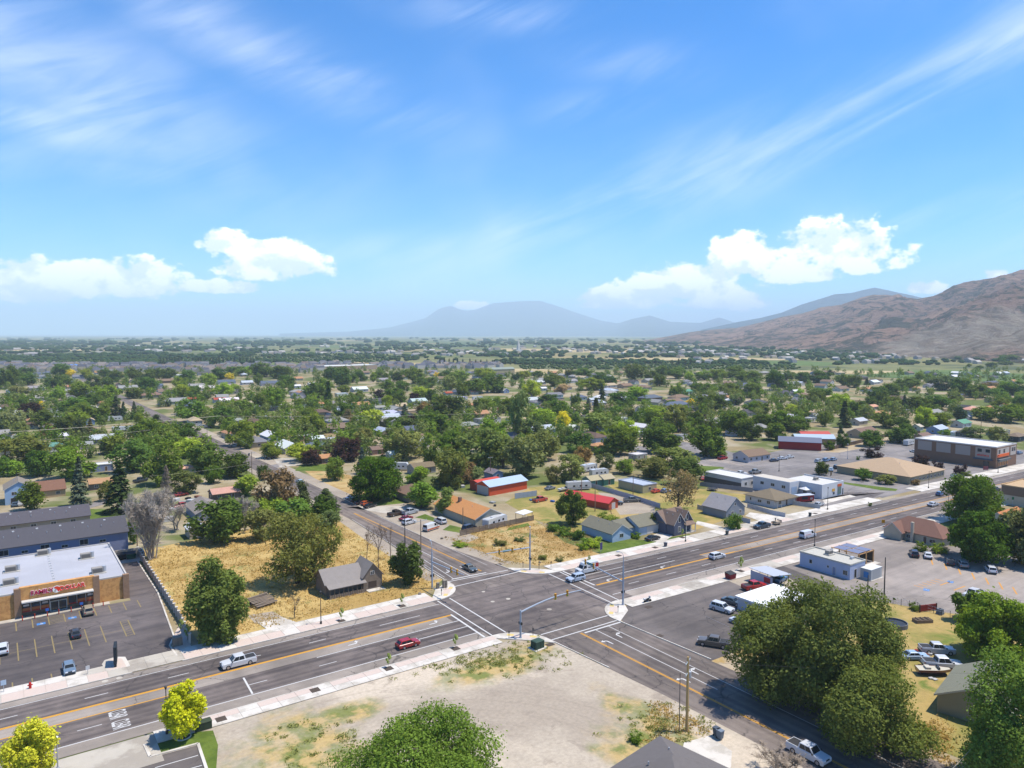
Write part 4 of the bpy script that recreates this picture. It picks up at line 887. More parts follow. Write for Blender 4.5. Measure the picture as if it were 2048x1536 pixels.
# --- trees one meets first
hero_crown(1662, 1402, 268, 236, 'o', 80000, .21, 56, 1, 'huge olive green tree beside the corner car park', low=.04, stems=3, openess=.1, colour=A(106, 116, 60))
hero_crown(1538, 1402, 190, 186, 'o', 46000, .2, 40, 41, 'leaning olive tree between the huge one and the side road', low=.02, stems=3, openess=.1, colour=A(108, 118, 60))
hero_crown(1735, 1488, 250, 165, 'o', 60000, .18, 44, 2, 'spreading olive tree in front of the huge one, by the road verge', low=.0, stems=3, openess=.1, colour=A(110, 120, 58))
hero_crown(848, 1660, 345, 218, 'm', 90000, .16, 60, 3, 'leafy green tree cut by the bottom edge on the gravel lot', low=.05, openess=.12, colour=A(110, 134, 54))
hero_crown(2038, 1590, 222, 270, 'm', 80000, .17, 56, 4, 'bright green tree filling the bottom right corner', low=.03, openess=.1, colour=A(112, 136, 60))
hero_crown(1998, 1326, 160, 134, 'l', 42000, .26, 60, 5, 'dense bright green tree beside the cluttered yard', low=.06, openess=.1, colour=A(116, 138, 46))
hero_crown(1940, 1243, 70, 54, 'd', 11000, .3, 26, 6, 'small dark tree at the fence of the pale car park', low=.02)
hero_crown(442, 1280, 118, 158, 'o', 30000, .28, 50, 7, 'tall dense olive tree on the gold field beside the fence', low=.03, stems=4, openess=.08, colour=A(112, 126, 62))
hero_crown(596, 1166, 168, 138, 'o', 24000, .29, 60, 8, 'airy spreading elm behind the abandoned house', low=.12, openess=.25, stems=3, spread=.8, colour=A(122, 124, 64))
hero_crown(366, 1474, 82, 108, 'Y', 13000, .2, 34, 9, 'vivid yellow tree in a ring bed beside the pavement', low=.16, colour=A(196, 200, 44))
hero_crown(66, 1576, 100, 134, 'Y', 15000, .19, 36, 53, 'vivid yellow tree at the bottom left corner', low=.14, colour=A(204, 206, 64))
hero_crown(756, 1000, 108, 84, 'd', 20000, .36, 44, 11, 'broad round dark tree over the parked orange car', low=.05, colour=A(78, 104, 30))
hero_crown(1946, 1044, 112, 90, 'd', 20000, .38, 40, 12, 'round green tree beyond the brown roofed house', low=.08, colour=A(86, 110, 38))
hero_crown(1952, 1122, 122, 98, 'd', 24000, .36, 44, 13, 'dark round tree shading the cars on the pale car park', low=.06, colour=A(74, 100, 34))
hero_crown(2050, 1130, 92, 112, 'o', 18000, .34, 40, 14, 'greyish olive tree at the right edge by the pale car park', low=.05, colour=A(112, 118, 72))
hero_crown(1146, 1050, 64, 70, 'o', 9000, .32, 28, 15, 'green tree standing alone on the patchy yard', low=.05, colour=A(98, 112, 48))
hero_crown(1356, 1022, 88, 84, 'k', 6500, .28, 34, 16, 'half bare brownish tree behind the dark blue gabled house', low=.18, openess=.4, colour=A(140, 124, 92))
hero_crown(815, 1168, 66, 82, 'd', 9000, .3, 28, 17, 'bushy dark tree with grey dead branches beside the abandoned house', low=.0, openess=.1, colour=A(82, 98, 46))
bare_tree(302, 1118, 118, 150, 'large grey leafless thicket tree by the fence of the gold field', 21, twigs=9000, colour=A(196, 184, 170), stems=11, levels=3)
bare_tree(352, 1060, 80, 70, 'pale grey leafless tree behind the large grey thicket', 22, twigs=2500, colour=A(194, 182, 168), stems=4, levels=3)
bare_tree(490, 1062, 66, 78, 'grey leafless tree beside the white shed', 23, twigs=3000, colour=A(192, 180, 166), stems=3)
bare_tree(334, 1015, 46, 88, 'dead grey conifer with drooping bare branches', 24, conif=True, colour=A(150, 134, 118))
bare_tree(735, 1131, 34, 84, 'slender leafless tree left of the abandoned house gable', 25, twigs=260, colour=A(138, 118, 100), levels=3)
bare_tree(757, 1138, 40, 96, 'taller slender leafless tree behind the abandoned house', 26, twigs=300, colour=A(138, 118, 100), levels=3)
bare_tree(781, 1120, 30, 70, 'thin leafless tree beside the bushy dark tree', 27, twigs=220, colour=A(138, 118, 100), levels=3)
bare_tree(590, 1236, 26, 48, 'small gnarled dead tree on the gold verge', 28, twigs=160, colour=A(120, 108, 96), levels=3)
bare_tree(812, 1150, 44, 60, 'tangle of grey dead branches over the bushy dark tree', 29, twigs=400, colour=A(170, 156, 140), levels=3)
bare_tree(1222, 1032, 20, 20, 'small gnarled tree at the red roofed shed', 30, twigs=80, colour=A(110, 96, 84), levels=2)
bare_tree(1560, 1560, 130, 60, 'leafless grey shrub at the bottom edge below the white pickup', 32, twigs=2200, colour=A(176, 158, 138), stems=6, levels=3)
# --- suburb trees: x, foot, width, height in the 4x enlargement of one quarter strip, colour(+shape)
PANELS = {
0: "70,545,150,170,d 205,458,110,75,d 215,522,130,85,d 490,452,120,98,d 560,452,60,55,y 690,467,84,72,l 420,542,110,90,d 510,532,100,80,d 760,548,120,100,o 840,455,90,60,d 930,492,110,85,d 860,545,80,85,d 1085,482,120,100,d 1040,458,70,60,m 1190,482,90,80,d 1255,472,70,80,d 1345,484,110,95,d 1500,502,130,95,d 1440,545,110,90,m 1190,575,120,110,d 1125,532,80,70,d 1660,534,120,100,l 1840,484,60,58,y 1990,444,60,70,l 1975,514,50,50,d 1900,446,150,70,m 1760,474,120,80,d 150,644,130,110,o 640,630,150,125,m 660,590,90,70,l 460,645,110,110,l 850,642,170,112,l 905,692,90,75,m 580,768,200,140,m 710,725,130,125,d 1070,628,120,85,m 960,592,40,42,d 1460,628,130,105,l 1560,634,100,100,d 1640,642,70,60,m 1790,624,130,115,l 1880,574,70,60,l 2010,642,60,52,d 330,738,44,84,y 245,795,140,125,p 170,725,90,95,d 350,865,150,135,d 30,805,60,95,d 800,805,170,125,m 650,810,140,140,m 930,795,110,175,cC 990,795,72,135,cC 1075,795,74,135,cC 620,875,170,135,m 520,895,150,125,d 640,985,130,185,cT 725,965,110,160,kC 1260,875,90,112,cT 1110,825,60,82,m 1300,675,60,52,bR 1350,692,50,52,bR 80,905,200,185,w 160,945,120,125,o 380,955,120,115,kT 1790,855,160,155,d 1700,862,60,92,m 1530,815,180,175,m 1640,800,110,100,m 1830,765,140,95,m 1950,765,160,120,m 1890,768,110,92,p 1930,1005,200,185,m 1970,1030,100,125,d 1480,968,190,135,d 1340,1005,160,135,m 1170,998,240,190,d 1060,1210,270,240,d 900,1070,180,140,m 540,1068,160,105,o 200,1140,320,205,o 320,1248,190,190,d 110,1245,150,115,l 20,1255,100,155,d 560,1270,300,235,m 1310,1318,250,300,d 1650,1216,240,215,d 1860,1256,220,175,d 1500,1098,200,145,l 1620,1000,80,65,p 1970,1405,190,155,l 1500,1385,210,165,o 1710,1305,130,125,m 640,1485,160,365,bC 960,1540,260,390,cC 250,1520,170,215,mT 850,1445,110,150,o",
1: "60,455,200,110,d 200,470,150,100,d 20,520,60,90,d 240,540,130,90,d 130,720,150,170,m 40,740,120,150,d 500,620,220,140,m 580,700,70,200,dP 690,535,130,150,d 600,480,110,100,d 770,500,80,70,d 840,490,90,80,d 940,495,50,72,lT 720,460,30,38,y 1000,480,90,70,d 1130,495,90,80,d 1270,510,130,120,d 1200,470,80,70,d 1445,460,40,42,y 1360,540,150,80,d 1520,480,90,70,d 1620,500,150,90,m 1740,590,180,110,d 1900,580,180,140,d 1650,610,110,120,m 1830,480,140,90,l 1560,560,130,110,o 1320,640,140,100,l 1100,660,150,110,m 1050,700,80,90,l 1150,690,90,110,d 1400,660,90,100,d 1270,660,90,70,p 980,640,70,80,p 1050,570,100,90,d 1170,580,100,90,d 810,660,120,90,d 700,585,80,60,m 450,700,90,80,m 350,700,80,70,m 180,640,120,90,m 440,820,160,110,d 460,910,170,155,m 330,820,80,80,o 700,820,130,150,d 740,830,80,110,kT 570,760,60,70,o 930,850,190,125,l 860,870,100,70,p 1080,850,100,70,d 770,890,90,75,d 1190,820,110,140,bC 1350,780,110,120,k 1240,830,100,60,p 1330,835,90,70,p 1540,780,240,170,d 1450,900,230,140,m 1250,880,180,90,o 1180,1110,260,220,o 1090,990,140,120,o 860,1020,130,150,w 730,1130,200,180,p 600,1060,100,75,p 440,1160,130,120,p 365,1130,190,135,l 850,1230,110,200,bC 120,1105,150,120,m 60,1280,90,110,d 630,1280,140,170,m 190,950,80,90,d 60,900,130,100,m 1190,1150,80,90,cC 1400,1200,130,190,d 1540,1340,260,290,o 1640,1310,170,190,k 1790,1220,330,330,o 1590,1120,240,220,d 1980,1180,200,240,o 1900,1000,260,200,m 1820,720,130,90,m 1930,690,100,70,m 2010,740,120,110,m 1720,1290,180,120,o 1300,1300,160,120,l 1330,1500,220,190,mT 1530,1550,150,200,oT 170,1560,260,340,k 370,1500,120,200,cT 560,1560,280,200,c 60,1600,190,130,m",
2: "30,480,80,60,d 100,470,80,60,l 160,620,140,130,l 200,460,90,50,d 340,530,150,90,d 400,590,110,75,g 460,460,70,70,d 560,460,140,70,d 700,480,90,60,d 770,530,130,80,d 640,560,200,90,m 980,480,150,120,d 960,420,130,60,g 1110,490,110,80,d 1200,450,110,80,d 1180,530,90,90,d 1330,470,150,80,d 1420,500,80,80,l 1540,480,130,70,m 1650,480,130,80,m 1750,460,140,80,d 1900,500,200,90,d 1800,450,100,80,m 1480,580,110,70,m 1310,600,110,90,m 1580,590,120,80,d 1730,600,140,90,d 1930,620,140,110,d 1800,680,110,90,w 1440,690,90,55,y 1280,700,90,60,m 1600,740,220,130,d 1930,760,130,100,m 720,660,80,140,cC 610,720,70,90,bC 670,770,70,140,dP 510,700,80,110,m 290,680,150,80,d 410,740,90,80,m 240,830,200,110,l 410,880,110,140,yT 340,750,180,100,m 480,840,110,110,m 590,810,50,90,m 880,690,180,110,d 1000,640,150,100,l 830,760,90,70,m 700,900,260,150,o 920,960,160,150,l 710,960,80,65,l 960,810,70,90,d 870,1080,240,220,d 1150,800,170,110,l 1130,880,130,140,d 1310,890,190,200,o 1460,890,120,150,d 1190,1060,260,190,d 1270,1000,120,60,lB 1550,1090,240,230,d 1640,1100,140,130,m 1560,820,90,60,p 1790,920,230,170,d 1900,960,160,150,d 2010,880,140,120,d 1980,760,150,100,m 540,1060,200,150,d 570,1130,120,110,k 700,1080,90,70,dB 750,1080,90,60,l 740,1200,130,130,o 400,1000,70,80,d 130,960,200,150,o 60,960,160,370,o 240,1120,260,220,o 100,1250,300,300,o 470,1290,220,200,o 330,1310,120,140,o 1280,1210,330,170,o 1110,1260,230,150,o 900,1230,140,110,m 1380,1330,260,210,o 1180,1010,100,80,d 480,970,130,60,kB",
3: "60,560,150,150,d 150,480,120,70,d 270,500,110,80,d 400,500,160,90,d 500,450,50,50,cT 610,530,130,90,d 690,540,110,90,d 250,610,70,60,l 430,640,150,90,m 380,660,130,90,d 560,720,180,120,l 620,640,60,50,l 200,760,110,80,l 280,790,100,70,d 90,880,170,150,m 230,890,170,110,m 60,960,150,130,d 450,850,80,110,m 610,860,120,200,cC 720,760,150,110,d 790,520,60,50,cC 880,640,150,100,d 980,620,150,110,d 1110,560,160,90,d 1200,500,80,80,m 1270,470,50,40,d 1400,560,200,110,o 1550,600,160,120,d 1680,620,160,100,d 1780,560,130,60,k 1830,640,150,90,d 1960,600,180,110,d 1000,720,170,100,m 1090,740,90,130,cC 1180,730,200,110,d 1350,720,200,110,d 1480,700,120,120,o 910,680,90,110,d 820,700,80,80,d 1250,860,150,150,l 1350,860,160,110,m 940,860,170,120,m 1080,880,110,100,d 1060,980,200,140,d 1400,820,110,80,o 1530,810,90,110,cT 1720,800,180,100,m 1900,820,220,140,m 2010,800,150,120,d 1860,700,110,70,m 2010,700,90,90,d 1840,980,130,120,o 1650,950,150,90,o 1420,930,90,50,m 820,1010,170,120,d 600,1020,90,110,d 580,920,40,80,cT 490,1040,70,70,d 430,1240,90,100,d 760,1280,110,90,d 940,1310,130,70,o 870,1000,60,60,m 830,1100,130,80,pB 1220,1165,130,90,pB 1360,1205,90,75,pB 1540,1235,90,80,pB 1590,1250,60,40,mB 1180,1320,60,50,kB 720,1120,30,30,mB 1900,360,90,30,d 1790,380,80,40,d 1690,395,50,30,d 1930,330,120,50,d 1870,345,50,60,d 1610,375,30,25,d",
}
for pn, txt in PANELS.items():
    for e in txt.split():
        x, y, w, h, c = e.split(','); tree(512 * pn + float(x) / 4, 640 + float(y) / 4, float(w) / 4 * 1.05, float(h) / 4 * 1.06, c[0], c[1:] or None)
for x, y, w, h, c in ((437, 1084, 86, 84, 'd'), (525, 1078, 62, 62, 'o'), (268, 1088, 24, 62, 'm'), (585, 1058, 72, 62, 'm'), (640, 1048, 62, 54, 'd'), (545, 1042, 52, 44, 'l'), (470, 1050, 60, 50, 'm'), (655, 1062, 44, 40, 'o')): tree(x, y, w, h, c)
# poplar windbreaks in the valley
for x0, x1, y, h, n in ((322, 340, 729, 16, 4), (345, 362, 728, 14, 5), (385, 432, 728, 14, 9), (438, 470, 727, 13, 5), (480, 515, 727, 12, 6), (880, 925, 731, 14, 6), (940, 985, 730, 12, 5), (1000, 1030, 729, 11, 4), (1345, 1382, 732, 13, 4), (1290, 1312, 729, 10, 4)):
    for k in range(n): tree(x0 + (x1 - x0) * k / max(1, n - 1) + random.uniform(-1, 1), y + random.uniform(-.4, .4), random.uniform(4.5, 6), h * random.uniform(.85, 1.1), 'c', 'P')
# hedges and bushes near the crossing
for x, y, w, h, c, l in ((1105, 1062, 26, 16, 'm', 'first bush of the hedge beside the dry lot'), (1128, 1070, 30, 18, 'm', 'second bush of the hedge beside the dry lot'), (1155, 1078, 30, 20, 'd', 'dark bush of the hedge near the pale blue house'), (1172, 1092, 24, 18, 'm', 'bush at the hedge end by the pale blue house'), (1190, 1095, 30, 22, 'l', 'bright bush at the left end of the pale blue house'), (1165, 1100, 20, 16, 'l', 'yellowish bush on the dry lot near the pavement'),
                      (1215, 1040, 40, 14, 'm', 'low hedge behind the pale blue house'), (1240, 1048, 34, 12, 'm', 'low hedge bush near the gabled house garden'), (1308, 1060, 28, 34, 'm', 'tall leafy shrub between pale blue and dark blue houses'), (1272, 1076, 22, 10, 'm', 'low garden bush before the white garage'), (1466, 1058, 34, 34, 'm', 'rounded green bush before the grey gabled house'),
                      (1843, 1102, 26, 18, 'm', 'bush beside the dark car on the pale car park'), (1880, 1105, 34, 18, 'm', 'bushy hedge behind the parked white car'), (1740, 1002 + 10, 8, 8, 'm', 'tiny bush on the far pavement'), (1830, 1220, 22, 14, 'm', 'low bush by the rusty red panel'), (1272, 1485, 26, 20, 'm', 'round green bush behind the grey roof at the bottom'),
                      (1085, 1118, 20, 9, 'o', 'small weed bush on the kerbside dry lot'), (1120, 1122, 18, 8, 'o', 'small weed bush by the pavement of the dry lot'), (1000, 1090, 26, 12, 'o', 'pale sage bush on the dry lot'), (1040, 1082, 22, 9, 'o', 'second sage bush on the dry lot'), (920, 1092, 30, 9, 'l', 'low greenish weeds near the side road'),
                      (1480, 1330 - 5, 10, 6, 'o', 'tuft on the corner car park edge'), (1810, 1490, 40, 26, 'l', 'yellow green shrub beside the right hand roof')):
    tree(x, y, w, h, c, 'B', l)
SAPC = crown_mesh('crown', crown(199, 420, .75, 22, low=.3, openess=.5, spread=.85), M_LEAF)
for x, y, s in ((683, 1242, 1), (804, 1212, 1), (777, 1337, 1), (911, 1297, 1), (1178, 1130, .9), (1365, 1075, .9), (1482, 1142, 1.3), (375, 1282, 1.2), (362, 1266, 1), (630, 1380, .6), (442, 1438, .6)):
    X, Y = G(x, y); t = empty('sapling', (X, Y, .1)); t.scale = (.13 * s, .13 * s, .26 * s); tr = PROTO['T'][0]
    if s > .7: obj('crown', SAPC, t, tuple(v * 1.9 for v in A(136, 150, 84))); 
    MB().tube([(0, 0, 0), (0, 0, 6)], [.16, .08], 5).build('trunk', M_BARK, t)
    MB().box(-3.2, 3.2, -3.2, 3.2, .05, .24).build('tree_pit', M_DIRTD, t) if False else None
    auto(t, 'slim sapling in a pavement pit' if s > .7 else 'bare staked sapling in a pavement pit', 'sapling', 'street saplings', (X, Y))
# weeds on the gravel lot
wd = []
for k in range(420):
    if k < 230: x, y = random.gauss(960, 90), random.gauss(1318, 16)
    elif k < 300: x, y = random.gauss(1330, 55), random.gauss(1450, 22)
    else: x, y = random.uniform(430, 720), random.uniform(1395, 1536)
    if k >= 300 and y < 1500 - (x - 430) * .33: continue
    X, Y = G(x, y)
    if 30 < X < 86 and Y < 110.8: wd.append((X, Y))
def tufts(name, pts, hmin, hmax, color, seed, label, per=26, leaf=.16, spread=.35):
    r = np.random.default_rng(seed); P = np.array(pts); n = len(P); c = np.repeat(P, per, 0); h = np.repeat(r.uniform(hmin, hmax, n), per)
    q = r.normal(size=(n * per, 2)) * np.repeat(r.uniform(.5, 1.3, n), per)[:, None] * spread; z = r.random(n * per) * h
    C_ = np.concatenate([c + q, z[:, None]], 1); N_ = r.normal(size=C_.shape) + [0, 0, .6]; N_ /= np.linalg.norm(N_, axis=1, keepdims=True)
    V, F = quads(C_, N_, leaf * r.uniform(.6, 1.4, len(C_)), .45, r); o = obj(name, mesh_np(name, V, F, M_LEAF), color=color); tag(o, label, 'weeds', kind='stuff'); return o
tufts('weeds', wd, .1, .4, A(168, 172, 100), 5, 'green weed tufts scattered over the gravel lot')
dg = [tuple(p) for p in np.stack([RNG.uniform(30.5, 84, 2600), RNG.uniform(144.5, 214, 2600)], 1)]
tufts('dry_grass', dg, .1, .4, A(220, 190, 126), 6, 'golden dry grass tufts across the fenced field', per=9, leaf=.22, spread=.8)
dg = []
for k in range(900):
    x, y = random.uniform(890, 1190), random.uniform(1045, 1128); X, Y = G(x, y)
    if 103.5 < X < 140 and Y > 144.5 + max(0, (108 - X)) * .6 and y > 1078 - (x - 884) * .20: dg.append((X, Y))
tufts('dry_grass', dg, .12, .5, A(206, 176, 112), 7, 'dry grass and sage on the corner lot beyond the crossing', per=10, leaf=.22, spread=.8)
dg = [G(random.uniform(1300, 1460), random.uniform(1405, 1500)) for k in range(260)] + [G(random.uniform(1700, 1900), random.uniform(1440, 1536)) for k in range(400)]
dg = [p for p in dg if (p[0] < 84.2 or p[0] > 103.2) and not (PX(*p)[0] < 1500 and PX(*p)[1] > 1468 and PX(*p)[0] > 1350)]
tufts('dry_grass', dg, .1, .4, A(212, 182, 116), 8, 'dry yellow grass along the verges of the side road', per=12, leaf=.2, spread=.6)
# ------------------------------------------------------------------ houses
LAND = []                                                   # things one can find by name: (phrase, pixel x, pixel y)
def land(phrase, X, Y, Z_=2): x, y = PX(X, Y, Z_); LAND.append((phrase, x, y))
HOUSES = []
def gable_wall(L, W, ev, rh):
    """walls with gable ends; ridge along local x"""
    l, w = L / 2, W / 2
    return MB().add([(-l, -w, 0), (l, -w, 0), (l, w, 0), (-l, w, 0), (-l, -w, ev), (l, -w, ev), (l, w, ev), (-l, w, ev), (-l, 0, ev + rh), (l, 0, ev + rh)],
                    [(0, 1, 5, 4), (2, 3, 7, 6), (1, 2, 6, 9, 5), (3, 0, 4, 8, 7), (4, 5, 9, 8), (6, 7, 8, 9)])
def gable_roof(L, W, ev, rh, o=.45, t=.16):
    l, w = L / 2 + o * .7, W / 2 + o; dz = rh * o / (W / 2); mb = MB(); z0, z1 = ev - dz, ev + rh
    for s in (-1, 1):
        p = [(-l, s * w, z0), (l, s * w, z0), (l, 0, z1), (-l, 0, z1)]; q = [(x, y, z + t) for x, y, z in p]
        f = [(0, 1, 2, 3), (7, 6, 5, 4), (0, 4, 5, 1), (1, 5, 6, 2), (2, 6, 7, 3), (3, 7, 4, 0)]
        mb.add([(x, y, z + .02) for x, y, z in p] + [(x, y, z + .02) for x, y, z in q], f if s > 0 else [k[::-1] for k in f])
    return mb
def hip_roof(L, W, ev, rh, o=.5, t=.14):
    l, w = L / 2 + o, W / 2 + o; r = max(.2, l - w); mb = MB(); a, b = ev + .02, ev + .02 + t
    mb.add([(-l, -w, a), (l, -w, a), (l, w, a), (-l, w, a), (-l, -w, b), (l, -w, b), (l, w, b), (-l, w, b), (-r, 0, b + rh), (r, 0, b + rh)],
           [(3, 2, 1, 0), (0, 1, 5, 4), (1, 2, 6, 5), (2, 3, 7, 6), (3, 0, 4, 7), (4, 5, 9, 8), (5, 6, 9), (6, 7, 8, 9), (7, 4, 8)])
    return mb
def flat_roof(L, W, ev, rh, o=.1, t=.3):
    l, w = L / 2 + o, W / 2 + o; mb = MB(); mb.box(-l, l, -w, w, ev + .01, ev + .05)
    for a, b, c, d in ((-l, l, -w, -w + .25), (-l, l, w - .25, w), (-l, -l + .25, -w + .25, w - .25), (l - .25, l, -w + .25, w - .25)): mb.box(a, b, c, d, ev + .05, ev + .05 + t)
    return mb
def arch_roof(L, W, ev, rh, o=.15):
    mb = MB(); n = 10; pr = [((W / 2 + o) * math.cos(math.pi * k / n), ev + rh * math.sin(math.pi * k / n)) for k in range(n + 1)]
    V = [(-L / 2, y, z) for y, z in pr] + [(L / 2, y, z) for y, z in pr]
    return mb.add(V, [(k, k + 1, n + 2 + k, n + 1 + k) for k in range(n)] + [tuple(range(n, -1, -1)), tuple(range(n + 1, 2 * n + 2))])
TRIMW = A(225, 222, 216)
def opening(parent, side, L, W, u, z, w, h, kind='window', color=None, frame=.1, glass=True):
    """window / door on wall 'side' (-y, +y, -x, +x); u along the wall; frame proud of it, pane in the frame"""
    fr = MB(); d = .05
    for a, b, c, e in ((-w / 2, w / 2, h - frame, h), (-w / 2, w / 2, 0, frame), (-w / 2, -w / 2 + frame, frame, h - frame), (w / 2 - frame, w / 2, frame, h - frame)): fr.box(a, b, -d, .02, c, e)
    if kind == 'window' and w > 1.0: fr.box(-.03, .03, -d * .8, .0, frame, h - frame)
    rz = {'-y': 0, '+x': math.pi / 2, '+y': math.pi, '-x': -math.pi / 2}[side]
    loc = {'-y': (u, -W / 2, z), '+y': (u, W / 2, z), '-x': (-L / 2, u, z), '+x': (L / 2, u, z)}[side]
    o = fr.build(kind, M_PAINT, parent, TRIMW, loc=loc, rz=rz)
    pn = MB().box(-w / 2 + frame, w / 2 - frame, -.02, .01, frame, h - frame)
    pn.build('pane' if glass else 'leaf_panel', M_GLASS if glass else M_PAINT, o, color)
    return o
def house(label, X, Y, L, W, ev, rh, rz, wall, roof, kind='gable', wins=None, auto_desc=None, metal=False, name='house', cat='house', lod=1, group=None, phrase=None, chimney=None, z=0.0):
    t = empty(name, (X, Y, z), rz)
    (gable_wall(L, W, ev, rh) if kind == 'gable' else MB().box(-L / 2, L / 2, -W / 2, W / 2, 0, ev)).build('wall', M_WALL, t, wall)
    rf = {'gable': gable_roof, 'hip': hip_roof, 'flat': flat_roof, 'arch': arch_roof}[kind](L, W, ev, rh).build('roof', M_METALROOF if metal else M_ROOF, t, roof)
    if kind in ('gable', 'hip') and not metal and lod < 2:
        for k in range(2): MB().cyl((0, 0), .09, 0, .45, 6).build('vent_pipe', M_STEEL, rf, loc=(L * (-.2 + .35 * k), W * .15, ev + rh * .72))
    if kind == 'gable' and lod < 2 and not metal:      # white barge boards on the gable ends
        tw = .18; o = .45; l = L / 2 + o * .7 + .015; dz = rh * o / (W / 2)
        for s in (-1, 1):
            mb = MB()
            for q in (-1, 1): 
                p0, p1 = (q * (W / 2 + o), ev - dz), (0, ev + rh)
                mb.add([(s * l, p0[0], p0[1] - tw + .1), (s * l, p1[0], p1[1] - tw + .1), (s * l, p1[0], p1[1] + .17), (s * l, p0[0], p0[1] + .17)], [(0, 1, 2, 3)])
            mb.build('barge_board', M_PAINT, rf, TRIMW)
    if chimney: MB().box(-.45, .45, -.45, .45, ev, ev + rh + .9).build('chimney', M_WALL, rf, A(150, 120, 104), loc=(chimney, W * .12, 0))
    if wins is None:
        wins = []
        for sd, ln in (('-y', L), ('-x', W), ('+x', W)):
            n = max(1, int(ln / (3.6 if lod < 2 else 6)))
            for k in range(n): wins.append((sd, (k + .5) / n * ln - ln / 2, .95, 1.3, 1.15, 'door' if (sd == '-y' and k == n // 2 and lod < 2) else 'window'))
    for q in wins:
        sd, u, zz, w, h, k = q[:6]
        if k == 'door': opening(t, sd, L, W, u, .08, 1.05, 2.1, 'door', A(120, 96, 80), .1, False)
        elif k == 'garage': opening(t, sd, L, W, u, .08, w, h, 'garage_door', q[6] if len(q) > 6 else A(214, 210, 204), .12, False)
        else: opening(t, sd, L, W, u, zz, w, h)
    if label: tag(t, label, cat, group)
    else: auto(t, auto_desc, cat, group, (X, Y))
    if phrase: land(phrase, X, Y)
    HOUSES.append((X, Y, max(L, W) / 2)); return t
HPI = math.pi / 2
def rtu(parent, x, y, z, s=1.0):
    u = MB().box(-1.1 * s, 1.1 * s, -.7 * s, .7 * s, .25, 1.35 * s).build('roof_unit', M_PAINT, parent, A(170, 164, 156), loc=(x, y, z))
    MB().box(-1.5 * s, 1.7 * s, -1 * s, 1 * s, 0, .22).build('unit_curb', M_PAINT, u, A(214, 208, 196))
    MB().cyl((1.35 * s, 0), .42 * s, .25, 1.5 * s, 10).build('exhaust_hood', M_STEEL, u); MB().box(-.9 * s, .9 * s, -.715 * s, -.7 * s, .4, 1.15 * s).build('grille', M_PAINT, u, A(120, 116, 112))

